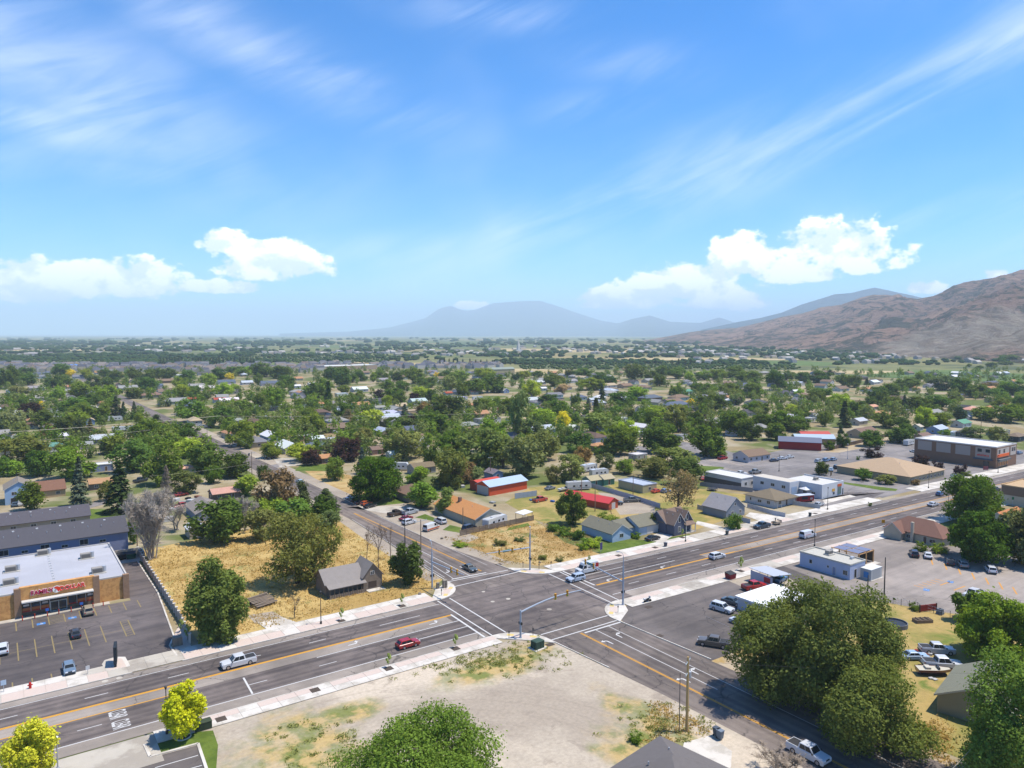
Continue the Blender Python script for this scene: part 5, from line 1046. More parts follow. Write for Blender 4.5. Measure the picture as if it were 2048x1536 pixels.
# ---- discount store
def store():
    x0, x1, y0, y1, h = -46.0, 22.4, 178.6, 209.0, 4.95; cx, cy = (x0 + x1) / 2, (y0 + y1) / 2
    t = empty('store', (cx, cy, 0)); L, W = x1 - x0, y1 - y0; BR = A(205, 152, 92)
    M_BRICK = mat('tan_block_wall', A(206, 154, 94, 1.05), .9, .12, .7, .25, 14, alt=A(184, 132, 80, 1.05), altscale=1.4)
    MB().box(-L / 2, L / 2, -W / 2, W / 2, 0, h).build('wall', M_BRICK, t)
    rf = MB(); rf.box(-L / 2 + .3, L / 2 - .3, -W / 2 + .3, W / 2 - .3, h, h + .05)
    M_MEMB = mat('roof_membrane', A(200, 200, 206), .7, .08, .12, alt=A(190, 190, 196), altscale=.08)
    r = rf.build('roof', M_MEMB, t)
    for k in range(13): MB().box(-.02, .02, -W / 2 + .4, W / 2 - .4, h + .05, h + .062).build('membrane_seam', M_PAINT, r, A(188, 188, 194), loc=(-L / 2 + 4 + k * 5.0, 0, 0))
    for k in range(13): MB().box(-.22, .22, -.09, .09, h + .05, h + .3).build('roof_vent', M_PAINT, r, A(228, 228, 226), loc=(-L / 2 + 55, -13 + k * 2.15, 0))
    mb = MB()
    for a, b, c, d in ((-L / 2, L / 2, -W / 2, -W / 2 + .32), (-L / 2, L / 2, W / 2 - .32, W / 2), (-L / 2, -L / 2 + .32, -W / 2 + .32, W / 2 - .32), (L / 2 - .32, L / 2, -W / 2 + .32, W / 2 - .32)): mb.box(a, b, c, d, h + .001, h + .3)
    mb.build('parapet', M_PAINT, t, A(214, 208, 200))
    fx0, fx1 = 2.6 - cx, 16.0 - cx; yf = -W / 2
    MB().box(fx0, fx1, yf - .35, yf + .6, 3.6, 6.2).build('sign_wall', M_BRICK, t)
    st = mat('stone_pier', A(150, 120, 96, 1.1), .95, .3, 2.2, .5, 3)
    for x in (fx0 - .35, fx1 + .35, L / 2 - .35): MB().box(x - .6, x + .6, yf - .42, yf + .4, 0, 6.05 if x < L / 2 - 1 else h + .45).build('stone_pier', st, t)
    MB().box(fx0 + .3, fx1 - .3, yf - 1.9, yf - .35, 3.3, 3.55).build('awning', M_PAINT, t, A(226, 222, 214))
    MB().box(fx0 + .3, fx1 - .3, yf - .06, yf + .02, .05, .85).build('stall_riser', M_PAINT, t, A(120, 100, 84))
    for k in range(8):
        if k in (3, 4): continue
        x = fx0 + 1.1 + k * 1.64
        w = MB().box(x - .74, x + .74, yf - .07, yf - .02, .9, 3.2).build('shop_window', M_GLASS, t); MB().box(x + .74, x + .82, yf - .1, yf, .9, 3.2).build('mullion', M_STEEL, w)
        MB().box(x - .74, x + .74, yf - .085, yf - .072, .95, 1.15).build('red_band', M_PAINT, w, A(196, 52, 40))
        if k in (0, 1, 2, 6, 7): MB().box(x - .72, x + .72, yf - .083, yf - .073, 1.2, 1.75).build('poster', M_PAINT, w, A(200, 120, 70))
        if k in (0, 2, 7): MB().box(x - .5, x + .5, yf - .083, yf - .073, 2.1, 2.5).build('notice', M_PAINT, w, A(224, 216, 210))
    MB().box(fx0 + 5.2, fx0 + 8.3, yf - .06, yf, 2.35, 3.2).build('transom', M_GLASS, t)
    d = MB().box(fx0 + 5.2, fx0 + 8.3, yf - .09, yf - .02, .05, 2.3).build('entrance', M_PAINT, t, A(206, 202, 194))
    for k in (0, 1): MB().box(fx0 + 5.4 + k * 1.45, fx0 + 6.7 + k * 1.45, yf - .11, yf - .085, .25, 2.1).build('door_glass', M_GLASS, d)
    MB().box(-12, 12, yf - 2.2, yf - .43, 0, .12).build('walkway', M_CONC2, t, loc=(fx0 + 4 - 0, 0, 0)); MB().box(-L / 2, -14 + fx0, yf - 2.0, yf - .43, 0, .11).build('walkway', M_CONC2, t)
    for k, xx in enumerate((2.9, 5.0, 7.2, 9.2, 11.4, 13.3, 15.4, 17.3)):
        b = MB().cyl((0, 0), .1, 0, 1.05, 8).build('bollard', M_PAINT, t, A(206, 66, 46), loc=(xx - cx, yf - 2.45, 0))
        if k in (2, 5): MB().box(-.3, .3, -.13, -.1, 1.15, 1.7).build('blue_sign', M_PAINT, b, A(64, 122, 214))
    RED = mat('sign_red', A(224, 64, 34, 1.0), .4, 0); MAG = mat('sign_magenta', A(176, 36, 70, 1.0), .4, 0); WH = mat('sign_white', A(240, 236, 232, 1.0), .5, 0)
    sz = 4.75; sy = yf - .5
    for txt, x, m_ in (('FAMILY', 6.35, MAG), ('DOLLAR', 11.75, RED)):
        l = letters(txt, x - cx + .15, sy - .06, sz, 1.28, 0, m_, t, 'sign_letters', .05, HPI, .95, bold=.035)
        letters(txt, x - cx + .15, sy + .03, sz, 1.28, 0, WH, t, 'letter_backing', .04, HPI, .95, bold=.09)
    lg = MB(); lg.tube([(0, 0, 0), (0, -.1, 0)], [.72, .72], 24); e = lg.build('emblem', WH, t, loc=(9.08 - cx, sy, sz + .05))
    n = 20; arc_ = [(.62 * math.cos(a), .62 * math.sin(a)) for a in np.linspace(-1.1, 2.5, n)] + [(-.15, .1), (.05, -.1)]
    MB().add([(x, -.12, z) for x, z in arc_], [tuple(range(len(arc_)))]).build('emblem_arc', RED, e)
    arc_ = [(-.5, -.35), (-.32, -.5), (-.1, -.55), (0, .02), (-.15, .15), (-.28, .05)]
    MB().add([(x, -.121, z) for x, z in arc_], [tuple(range(len(arc_)))]).build('emblem_figure', mat('emblem_grey', A(208, 200, 190), .6, 0), e)
    for x, y in ((1.0, 186.2), (17.2, 184.2), (8, 207), (16.2, 198), (1.5, 196.5), (-14, 190), (-26, 200)): rtu(t, x - cx, y - cy, h)
    tag(t, 'tan block discount store with big red lettered sign', 'store'); land('discount store', 12, 178, 3)
store()
# ---- blue row houses and grey ranch block behind it
def row_house(label, x0, x1, y0, y1, ev, ridge, wall, roofc, wins, phrase, name='row_house', low=None):
    t = empty(name, ((x0 + x1) / 2, (y0 + y1) / 2, 0)); L, W = x1 - x0, y1 - y0
    gable_wall(L, W, ev, ridge - ev).build('wall', M_WALL, t, wall); r = gable_roof(L, W, ev, ridge - ev).build('roof', M_ROOF, t, roofc)
    for k in range(int(L / 3)): MB().cyl((0, 0), .1, 0, .5, 6).build('vent_pipe', M_STEEL, r, loc=(-L / 2 + 1.5 + k * 3, -W * .2 - (k % 3) * .5, ev + (ridge - ev) * .55))
    for k in range(int(L / 5)): MB().box(-.25, .25, -.25, .25, 0, .25).build('skylight_vent', M_PAINT, r, A(220, 220, 220), loc=(-L / 2 + 2.5 + k * 5, -W * .08, ev + (ridge - ev) * .86))
    for q in wins(L, W): opening(t, *q[:1], L, W, *q[1:])
    if low: MB().box(-L / 2, L / 2, -W / 2 - .05, -W / 2, .0, low).build('block_base', M_WALL, t, A(170, 158, 140))
    tag(t, label, 'building'); land(phrase, (x0 + x1) / 2 if x0 > -5 else 14, y0, ev); HOUSES.append((10, y0, 12)); return t
row_house('blue sided row houses with dark grey roof behind the store', -40, 27.2, 213.2, 226.8, 6.5, 9.2, A(150, 158, 190), A(92, 90, 96), lambda L, W: [('-y', -L / 2 + 2.6 + k * 4.2, 4.5, 2.0 if k % 2 else 1.5, 1.5 if k % 2 else .8) for k in range(15)] + [('-y', -L / 2 + 2.6 + k * 4.2, .8, 2.0, 1.6) for k in range(15)], 'blue row houses')
row_house('long low ranch block with dark roof beyond the blue row houses', -45, 22.5, 255.5, 266, 2.9, 5.2, A(178, 168, 148), A(98, 94, 100), lambda L, W: [('-y', -L / 2 + 3 + k * 5.0, 1.2, 1.5, 1.1) for k in range(13)] + [('+x', 0, 1.2, 1.2, 1.1)], 'ranch block', 'ranch_block', .55)
# ---- abandoned house
def old_house():
    t = empty('abandoned_house', (58.2, 151.6, 0)); M_OLD = mat('weathered_boards', A(132, 118, 104, 1.2), .95, .3, 1.2, .4, 6); RC = A(158, 150, 144)
    MB().box(0, 9.0, 2.2, 8.4, 0, 2.9).build('wall', M_OLD, t)
    w = gable_wall(6.6, 4.6, 3.3, 2.7).build('gable_wing', M_OLD, t, loc=(10.6, 4.2, 0), rz=HPI)
    gable_roof(6.6, 4.6, 3.3, 2.7, .4).build('wing_roof', M_ROOF, w, RC)
    r = MB(); r.add([(-.5, 1.6, 2.8), (9.0, 1.6, 2.8), (9.0, 5.3, 5.4), (-.5, 5.3, 5.4), (-.5, 9.0, 2.8), (9.0, 9.0, 2.8)], [(0, 1, 2, 3), (3, 2, 5, 4)])
    r.add([(-.5, 1.6, 2.65), (9.0, 1.6, 2.65), (9.0, 5.3, 5.25), (-.5, 5.3, 5.25), (-.5, 9.0, 2.65), (9.0, 9.0, 2.65)], [(3, 2, 1, 0), (4, 5, 2, 3)]); r.build('roof', M_ROOF, t, RC)
    MB().add([(0, 2.2, 2.85), (0, 8.4, 2.85), (0, 5.3, 5.1)], [(0, 2, 1)]).build('gable_boards', M_OLD, t)
    p = MB(); p.add([(-.2, -.2, 2.3), (8.7, -.2, 2.3), (8.7, 1.7, 2.82), (-.2, 1.7, 2.82), (-.2, -.2, 2.18), (8.7, -.2, 2.18), (8.7, 1.7, 2.7), (-.2, 1.7, 2.7)], [(0, 1, 2, 3), (7, 6, 5, 4), (0, 4, 5, 1), (1, 5, 6, 2), (3, 7, 4, 0)]); p.build('porch_roof', M_ROOF, t, RC)
    for k in range(9): MB().box(.05 + k * 1.06, .15 + k * 1.06, 0, .1, 0, 2.25).build('porch_post', M_OLD, t)
    for k in range(16): MB().box(.1 + k * .53, .54 + k * .53, .05, .08, .05, .85).build('rail_board', M_OLD, t)
    MB().box(-.1, 8.6, -.1, 2.2, 0, .06).build('porch_floor', M_OLD, t)
    MB().box(9.5, 11.5, .86, .9, .5, 1.9).build('boarded_window', M_PAINT, t, A(84, 70, 60)); MB().box(10.0, 11.0, .86, .9, 3.4, 4.3).build('attic_window', M_PAINT, t, TRIMW); MB().box(10.12, 10.45, .83, .86, 3.5, 4.2).build('pane', M_GLASS, t); MB().box(10.55, 10.88, .83, .86, 3.5, 4.2).build('pane', M_GLASS, t)
    MB().box(8.8, 13, -.8, .8, 0, .2).build('front_step', M_CONC, t)
    tag(t, 'abandoned grey wooden house with sagging roof on the gold field', 'house'); land('abandoned house', 63, 154); HOUSES.append((63, 155, 7))
old_house()
def collapsed():
    t = empty('collapsed_shed', (45.2, 157.5, 0), .3); M_OLD = MATS['weathered_boards']
    for k in range(9): MB().box(-2.4, 2.6, -.22, .22, 0, .08).build('roof_plank', M_OLD, t, loc=(0, -1.9 + k * .46, .5 + .12 * k), rz=random.uniform(-.12, .12))
    MB().add([(-2.2, -1.6, 0), (2.4, -1.4, 0), (2.3, -1.3, 1.2), (-2.2, -1.5, .5)], [(0, 1, 2, 3)]).build('leaning_wall', M_OLD, t); MB().box(-2.2, 2.2, 1.2, 1.35, 0, 1.7).build('back_wall', M_OLD, t)
    tag(t, 'collapsed wooden shed of loose planks behind the tall olive tree', 'shed')
collapsed()
# ---- houses round the crossing
pb, gr = A(188, 208, 230), A(134, 130, 112)
t = house('pale blue ranch house with olive grey roof and white garage', 142.6, 155.2, 13, 7.0, 2.5, 2.0, HPI, pb, gr, wins=[('-x', 0, .9, 1.5, 1.2, 'window')], phrase='pale blue house')
w_ = house('x', 0, 0, 8.5, 7, 2.4, 1.7, 0, pb, gr, wins=[('-y', -1.5, .9, 1.3, 1.1, 'window'), ('-y', 2.2, 0, 0, 0, 'door')]); 
def absorb(parent, part, name, dx, dy, rz=0.0):
    """make a built house body a wing of another one"""
    for k in ('label', 'category', 'group'):
        if k in part: del part[k]
    kids = list(part.children); mats_ = {c.name.split('.')[0]: c for c in kids}
    wall = mats_['wall']; wall.parent = parent; wall.name = name; wall.location = (dx, dy, 0); wall.rotation_euler = (0, 0, rz)
    for c in kids:
        if c is wall: continue
        subs = list(c.children); c.parent = wall
        for s in subs:                                   # stay within three levels
            s.parent = wall; s.location = tuple(Vector(c.location) + Vector((s.location.x * math.cos(c.rotation_euler.z) - s.location.y * math.sin(c.rotation_euler.z), s.location.x * math.sin(c.rotation_euler.z) + s.location.y * math.cos(c.rotation_euler.z), s.location.z))); s.rotation_euler = (0, 0, c.rotation_euler.z + s.rotation_euler.z)
    bpy.data.objects.remove(part)
absorb(t, w_, 'wing', -.5, -6.5, -HPI)
w_ = house('x', 0, 0, 8.5, 8.2, 2.7, 2.1, 0, pb, gr, wins=[('-y', 1.5, 0, 4.9, 2.2, 'garage', A(226, 224, 220))]); absorb(t, w_, 'garage_wing', -1.8, -11.6, -HPI)
HOUSES.append((151, 155, 8))
# dark blue gabled house
db, brn = A(96, 100, 118), A(142, 120, 106)
t = house('dark blue gabled house with white trim and porch', 162.6, 149.6, 9.6, 6.6, 3.4, 2.7, 0, db, brn, wins=[], phrase='dark blue gabled house')
w_ = house('x', 0, 0, 6.5, 4.2, 3.6, 2.7, 0, db, brn, wins=[('-x', 0, .9, 1.1, 1.7, 'window'), ('-x', 0, 3.7, .9, 1.5, 'window')]); absorb(t, w_, 'front_gable', -2.4, -3.1, HPI)
w_ = house('x', 0, 0, 5.0, 3.6, 3.6, 2.5, 0, db, brn, wins=[('-x', 0, 3.6, .9, 1.4, 'window')]); absorb(t, w_, 'second_gable', 2.6, -2.4, HPI)
MB().add([(.2, -6.6, 2.5), (4.6, -6.6, 2.5), (4.6, -4.8, 3.2), (.2, -4.8, 3.2), (.2, -6.6, 2.35), (4.6, -6.6, 2.35), (4.6, -4.8, 3.05), (.2, -4.8, 3.05)], [(0, 1, 2, 3), (7, 6, 5, 4), (0, 4, 5, 1), (1, 5, 6, 2), (3, 7, 4, 0)]).build('porch_roof', M_ROOF, t, brn)
for x in (.4, 2.4, 4.4): MB().box(x - .09, x + .09, -6.5, -6.3, .2, 2.4).build('porch_post', M_PAINT, t, TRIMW)
MB().box(.2, 4.6, -6.6, -4.9, 0, .25).build('porch_floor', M_CONC2, t); opening(t, '-x', 9.6, 6.6, 0, 1.0, 1.0, 1.3); opening(t, '-x', 9.6, 6.6, 1.6, 3.6, .8, 1.0)
house('grey gabled house with pale grey roof beside a vinyl fence', 191.0, 152.2, 9.2, 9.2, 2.8, 3.4, HPI, A(150, 156, 166), A(166, 162, 164), wins=[('-x', -2.4, .9, 1.2, 1.2, 'window'), ('-x', 1.5, .9, 1.2, 1.2, 'window'), ('-x', .2, 3.6, .9, 1.0, 'window')], phrase='grey gabled house')
t = house('white house with low brown hipped roof and corner porch', 217, 153.4, 11.6, 11.6, 2.6, 2.3, 0, A(214, 212, 212), A(136, 122, 100), 'hip', wins=[('-x', -3.5, .9, 1.4, 1.2, 'window'), ('-x', 0, .9, 1.6, 1.0, 'window'), ('-x', 3.6, 1, .8, 1.1, 'window'), ('-y', -2.6, .9, 1.6, 1.2, 'window'), ('-y', 1.0, 0, 0, 0, 'door')], phrase='white hip roofed house')
for x in (-5.6, -3.4, 4.6): MB().cyl((x, -6.9), .09, 0, 2.5, 8).build('porch_post', M_PAINT, t, TRIMW)
MB().box(-6.2, 6.2, -7.2, -5.81, 2.5, 2.72).build('porch_roof', M_ROOF, t, A(136, 122, 100))
# white commercial pair with food stand
t = empty('white_shop', (241, 158, 0)); WHT = A(226, 228, 232)
MB().box(-10.5, -4.5, -3, 12.5, 0, 5.2).build('workshop_wall', M_WALL, t, WHT); MB().box(-4.5, 9.2, -11.8, 4, 0, 4.5).build('wall', M_WALL, t, WHT)
MB().box(-10.2, -4.8, -2.7, 12.2, 5.2, 5.26).build('roof', M_PAINT, t, A(218, 208, 192)); MB().box(-4.2, 8.9, -11.5, 3.7, 4.5, 4.56).build('roof', M_PAINT, t, A(224, 220, 212))
for a, b, c, d, z0 in ((-4.5, 9.2, -11.8, -11.5, 4.5), (8.9, 9.2, -11.5, 4, 4.5), (-4.5, -4.2, -11.5, -3, 4.5)): MB().box(a, b, c, d, z0 + .002, z0 + .6).build('parapet', M_WALL, t, WHT)
for y in (-.5, 4, 8.5): opening(t, '-x', 21, 0, y, 2.6, 1.6, 1.2)
o_ = MB().box(-9.4, -6.2, -3.06, -3.01, .1, 3.3).build('roller_door', M_PAINT, t, A(176, 200, 228))
for x, z0, w0, h0, c in ((2.6, 1.9, 1.7, 1.0, A(232, 180, 84)), (6.4, .6, 2.2, 2.6, A(120, 140, 130)), (6.4, 3.3, 2.6, .9, A(226, 110, 60))): MB().box(x - w0 / 2, x + w0 / 2, -11.9, -11.81, z0, z0 + h0).build('painted_sign', M_PAINT, t, c)
MB().box(8.4, 8.8, -11.9, -11.81, .1, 2.4).build('door', M_TRIM, t); MB().box(2.4, 3.4, -11.88, -11.81, .9, 1.6).build('small_notice', M_PAINT, t, A(90, 90, 96))
for y, z0 in ((-5.2, 1.0), (-8.5, 1.0)): opening(t, '-x', 9, 0, y, z0, 1.6, 1.1)
rtu(t, 4, -4, 4.56, .8)
tag(t, 'white painted shop and workshop with orange and yellow wall signs', 'building'); land('white painted shop', 241, 150, 3); HOUSES.append((241, 158, 10))
t = house('low white flat roofed building with dark stained side wall', 230.8, 181, 9.6, 17.5, 4.0, .2, 0, A(226, 224, 222), A(226, 224, 220), 'flat', wins=[('-y', -2.2, 1.4, 1.4, 1.3, 'window'), ('-y', 1.6, 1.4, 1.4, 1.3, 'window'), ('-y', 3.8, 0, 0, 0, 'door')], phrase='low white flat roofed building')
MB().box(-4.84, -4.81, -8.7, 8.7, .02, 2.6).build('stained_cladding', M_PAINT, t, A(104, 98, 96))
t = house('pale blue and white shop with flat roof beside the pergola', 166.6, 99.8, 6.6, 13.2, 3.5, .2, 0, A(196, 206, 232), A(206, 202, 190), 'flat', wins=[('-x', 3.6, 1.4, .9, 1.1, 'window'), ('-x', -1, 1.5, .6, .7, 'window'), ('-x', -5.4, .9, 1.2, 1.2, 'window')], phrase='pale blue flat roofed shop', cat='building', name='shop')
rtu(t, .6, 1.2, 3.6, .8); opening(t, '-x', 6.6, 13.2, -2.6, .1, .9, 2.1, 'door', A(150, 160, 190), .08, False); opening(t, '-y', 6.6, 13.2, -1, .1, 1.0, 2.2, 'door', A(60, 56, 54), .08, False)
MB().box(-.6, .6, -.3, .3, 3.55, 4.1).build('roof_box', M_STEEL, t, loc=(2.0, -4, 0))
t = empty('cold_store_box', (169, 91.2, 0)); MB().box(-2.4, 2.4, -1.3, 1.3, .15, 2.6).build('body', M_PAINT, t, A(196, 198, 198)); MB().box(-2.45, 2.45, -1.35, 1.35, 2.6, 2.7).build('lid', M_PAINT, t, A(232, 232, 228)); MB().box(-2.44, -2.41, -.7, .5, .6, 2.0).build('picture_panel', M_PAINT, t, A(84, 150, 214)); MB().box(-2.7, 2.7, -1.6, 1.6, 0, .15).build('slab', M_CONC, t); MB().box(-1.6, 1.6, -1.32, -1.3, .4, 2.3).build('door', M_PAINT, t, A(180, 182, 184))
tag(t, 'grey cold store box with blue picture beside the flat roofed shop', 'container')
t = empty('pergola', (178.2, 101.2, 0)); WD = A(206, 160, 108)
for x in (-3.4, 0, 3.4):
    for y in (-3.6, 3.6): MB().box(x - .12, x + .12, y - .12, y + .12, 0, 2.9).build('post', M_PAINT, t, WD)
for y in (-3.6, 0, 3.6): MB().box(-3.7, 3.7, y - .09, y + .09, 2.9, 3.1).build('beam', M_PAINT, t, WD)
for x in (-3.4, 0, 3.4): MB().box(x - .09, x + .09, -3.8, 3.8, 3.1, 3.22).build('rafter', M_PAINT, t, WD)
for x in (-1.7, 1.7):
    for y in (-1.8, 1.8): MB().box(x - 1.5, x + 1.5, y - 1.55, y + 1.55, 3.2, 3.26).build('shade_panel', M_PAINT, t, A(126, 136, 166))
MB().box(3.3, 3.36, -3.5, .4, .2, 2.7).build('side_screen', M_PAINT, t, A(92, 80, 66)); MB().box(-3.6, 3.8, -5.4, -3.8, 0, .12).build('patio_slab', M_CONC, t)
tag(t, 'timber pergola with four blue grey shade panels', 'pergola'); land('timber pergola', 178, 101, 3)
t = house('cream house with brown roof and chimney across the main road', 213, 101.2, 15.6, 8.6, 2.4, 3.4, -HPI, A(204, 190, 168), A(140, 104, 90), 'hip', wins=[('-y', -5.5, .7, 1.6, 1.1, 'window'), ('-y', -1, .7, 1.6, 1.1, 'window'), ('-y', 3.4, 0, 0, 0, 'door'), ('-y', 5.4, .7, 1.8, 1.1, 'window')], phrase='brown roofed cream house')
MB().box(-.35, .35, -.35, .35, 0, 5.6).build('chimney', M_WALL, t, A(210, 196, 176), loc=(.2, -4.9, 0)); w_ = house('x', 0, 0, 4.2, 5.0, 2.4, 2.2, 0, A(204, 190, 168), A(140, 104, 90), wins=[]); absorb(t, w_, 'porch_gable', -4.6, -4.2, HPI)
# tan hipped office, brown store, red barn
t = house('large tan roofed single storey office by the cross street', 301, 156, 30, 27.5, 2.9, 4.2, HPI, A(184, 170, 140), A(196, 168, 136), 'hip', wins=[('-x', -12 + 3 * k, .8, 1.2, 1.3, 'window') for k in range(9)] + [('-y', -12 + 3 * k, .8, 1.2, 1.3, 'window') for k in range(9)], phrase='tan office', cat='building')
def big_store():
    t = empty('two_storey_store', (362.5, 153.6, 0)); BRW, PNL = A(122, 100, 88), A(190, 172, 160); x0, x1, y0, y1, h = -11, 9.6, -17, 17.5, 9.0
    MB().box(x0, x1, y0, y1, 0, h).build('wall', mat('brown_block', A(132, 100, 80, 1.15), .9, .12, .8, .2, 8), t); MB().box(x0 + .3, x1 - .3, y0 + .3, y1 - .3, h, h + .05).build('roof', M_PAINT, t, A(234, 232, 230))
    for a, b, c, d in ((x0, x1, y0, y0 + .3), (x0, x1, y1 - .3, y1), (x0, x0 + .3, y0 + .3, y1 - .3), (x1 - .3, x1, y0 + .3, y1 - .3)): MB().box(a, b, c, d, h + .001, h + .5).build('parapet', M_PAINT, t, A(222, 216, 210))
    for k in range(4): 
        ya = y1 - 1.6 - k * 8.2; MB().box(x0 - .08, x0 - .01, ya - 6.2, ya, 4.4 if k < 3 else 3.9, h - .4).build('panel', M_PAINT, t, PNL)
    ya = y1 - 1.6 - 3 * 8.2
    for k in (0, 1):
        wn = MB().box(x0 - .14, x0 - .09, ya - 2.6 - k * 3.2, ya - .9 - k * 3.2, 6.6, 8.0).build('window', M_GLASS, t)
    MB().box(x0 - 1.0, x0 - .01, ya - 7.0, ya + .5, 3.4, 3.9).build('awning', M_PAINT, t, A(84, 92, 108)); MB().box(x0 - .07, x0 - .01, ya - 5.6, ya - 3.4, .1, 2.8).build('shop_window', M_GLASS, t)
    l = letters('Auto Zone', x0 - .2, ya - 3.2, 5.25, 1.25, -HPI, mat('sign_red2', A(214, 60, 46, 1.1), .5, 0), t, 'sign_letters', .06, HPI, .8, bold=.04) if False else None
    sg = MB()
    for i, (w0, h0) in enumerate(((.7, .55), (.4, .8), (.45, .5), (.45, .62), (.3, .85), (.5, .5), (.45, .6), (.3, .5), (.5, .55))):
        x = -2.2 + i * .52; sg.box(x - w0 * .38, x + w0 * .38, -.1, 0, 0, h0)
    sg.build('sign_letters', mat('sign_red2', A(214, 60, 46, 1.1), .5, 0), t, loc=(x0 - .1, ya - 3.3, 4.9), rz=-HPI)
    for a, b in ((x0 + .9, x0 + 12.6), (x0 + 14.0, x1 - .9)): MB().box(a, b, y0 - .08, y0 - .01, 4.6, h - .5).build('panel', M_PAINT, t, A(214, 200, 188))
    for x in (-8.2, -3.4, 5.0, 7.2): MB().box(x - .8, x + .8, y0 - .14, y0 - .09, 6.4, 8.0).build('window', M_GLASS, t)
    MB().box(-10, 1.4, y0 - .2, y0 - .09, 4.75, 6.0).build('sign_band', M_PAINT, t, A(236, 106, 44, 1.1)); MB().box(-10, 1.4, y0 - 1.2, y0 - .01, 3.3, 3.9).build('awning', M_PAINT, t, A(110, 112, 116))
    for k in range(6): w = MB().box(-9.4 + k * 1.8, -8.0 + k * 1.8, y0 - .07, y0 - .01, .5, 3.0).build('shop_window', M_GLASS, t); MB().box(-9.2 + k * 1.8, -8.2 + k * 1.8, y0 - .09, y0 - .072, .9, 2.4).build('orange_poster', M_PAINT, w, A(226, 150, 84))
    tag(t, 'brown two storey store with white roof edge and orange sign band', 'store'); land('brown two storey store', 355, 150, 4); HOUSES.append((362, 154, 18))
big_store()
house('dark red barn with long grey metal roof', 333, 219, 20, 10, 4.0, 1.8, -.95, A(176, 46, 44), A(112, 118, 138), metal=True, lod=2, wins=[('+x', 0, .1, 2.4, 2.4, 'garage', A(120, 40, 40))], phrase='red barn', cat='barn')
house('long shed with pale blue metal roof behind the red barn', 356, 226, 20, 9, 3.0, 1.6, -.75, A(196, 160, 110), A(186, 204, 220), metal=True, lod=2, wins=[], cat='shed'); house('low shed with red metal roof behind the red barn', 372, 236, 16, 7, 2.6, 1.2, -.6, A(190, 150, 110), A(206, 84, 70), metal=True, lod=2, wins=[], cat='shed')
# orange roofed house and neighbours
t = house('orange roofed house with cream gable beside the white trailer', 121.6, 196.5, 25, 10.4, 2.6, 2.5, HPI, A(196, 190, 172), A(214, 150, 92), wins=[('-y', -6, .9, 1.5, 1.2, 'window'), ('-y', 0, .9, 1.5, 1.2, 'window'), ('-y', 7, .9, 1.5, 1.2, 'window')], phrase='orange roofed house', chimney=3)
t = house('bright orange metal shed with pale blue roof', 152.4, 222.5, 18.5, 7.4, 3.3, 1.5, .12, A(226, 96, 56), A(184, 204, 224), metal=True, wins=[], phrase='orange metal shed', cat='shed'); MB().box(-9.34, -9.26, -3.2, 3.2, .1, 3.2).build('roller_door', M_PAINT, t, A(196, 196, 194))
house('low lean-to with red metal roof behind the orange metal shed', 150, 230, 11, 5, 3.0, .6, .12, A(190, 90, 70), A(216, 84, 66), metal=True, lod=2, wins=[], cat='shed')
t = house('brick red shed with bright red metal roof and white doors', 164.6, 187, 19, 5.2, 2.4, 1.3, 1.78, A(196, 92, 60), A(222, 74, 76), metal=True, wins=[('-x', 0, .1, 2.0, 2.1, 'garage', A(206, 204, 202))], phrase='red roofed shed', cat='shed')
house('grey walled house with brown hipped roof beside the broad round tree', 120.2, 231, 13, 10, 2.5, 2.2, HPI, A(160, 152, 144), A(140, 114, 98), 'hip', wins=[('-y', -3, .8, 1.5, 1.2, 'window'), ('-x', -2, .8, 1.3, 1.2, 'window'), ('-x', 2.5, .8, 1.3, 1.2, 'window')], phrase='brown hipped house')
house('grey shingled bungalow roof at the bottom edge', 66.9, 60.3, 12.6, 12.2, 3.0, 2.8, .15, A(206, 200, 188), A(122, 116, 114), 'hip', wins=[], phrase='grey shingled bungalow')
area('concrete_pad', px_poly([(1368, 1486), (1418, 1472), (1464, 1503), (1462, 1536), (1400, 1560), (1360, 1520)]), .06, M_CONC)
t = house('grey green roofed house half hidden by the bottom right trees', 124, 48.6, 13, 9.5, 2.8, 2.4, .2, A(176, 172, 150), A(142, 142, 124), 'gable', wins=[('-x', 0, .9, 1.3, 1.2, 'window')], phrase='grey green roofed house')
house('pale block building with brown upper wall at the right edge', 289, 96, 17, 22, 6.4, .2, 0, A(200, 192, 170), A(208, 176, 136), 'flat', wins=[], cat='building', phrase='pale block building'); MB().box(-.05, .05, -10.9, 10.9, 3.4, 6.38).build('upper_cladding', M_PAINT, COL.objects['pale_tmp'] if 'pale_tmp' in COL.objects else [o for o in COL.objects if o.get('label', '').startswith('pale block building')][0], A(128, 108, 92), loc=(-8.56, 0, 0))
house('cream house with orange roof hidden behind dark round trees', 246, 92, 13, 9, 2.8, 2.8, 0, A(214, 204, 190), A(206, 136, 88), wins=[('-y', 3, .9, 1.5, 1.2, 'window'), ('+x', 0, .9, 1.3, 1.2, 'window')])
t = house('blue two storey house with garage at the left edge', *G(38, 1002), 11, 8, 5.4, 2.3, HPI, A(176, 206, 236), A(150, 138, 124), wins=[('-x', -1.4, 3.2, 1.5, 1.2, 'window'), ('-x', 1.4, 3.2, 1.5, 1.2, 'window'), ('-x', 0, .1, 5, 2.3, 'garage', A(60, 56, 54))], phrase='blue two storey house')
house('tan house with red brown roof beside the blue two storey house', *G(83, 993), 14, 8, 2.8, 2.6, .05, A(196, 170, 130), A(142, 104, 84), phrase='red brown roofed house')
house('white shed with plain pitched roof at the gold field edge', *G(392, 1072), 6, 4.6, 2.8, 1.2, HPI, A(204, 194, 180), A(234, 234, 236), metal=True, wins=[('-x', 0, .1, 1.2, 2, 'garage')], phrase='white garden shed', cat='shed')
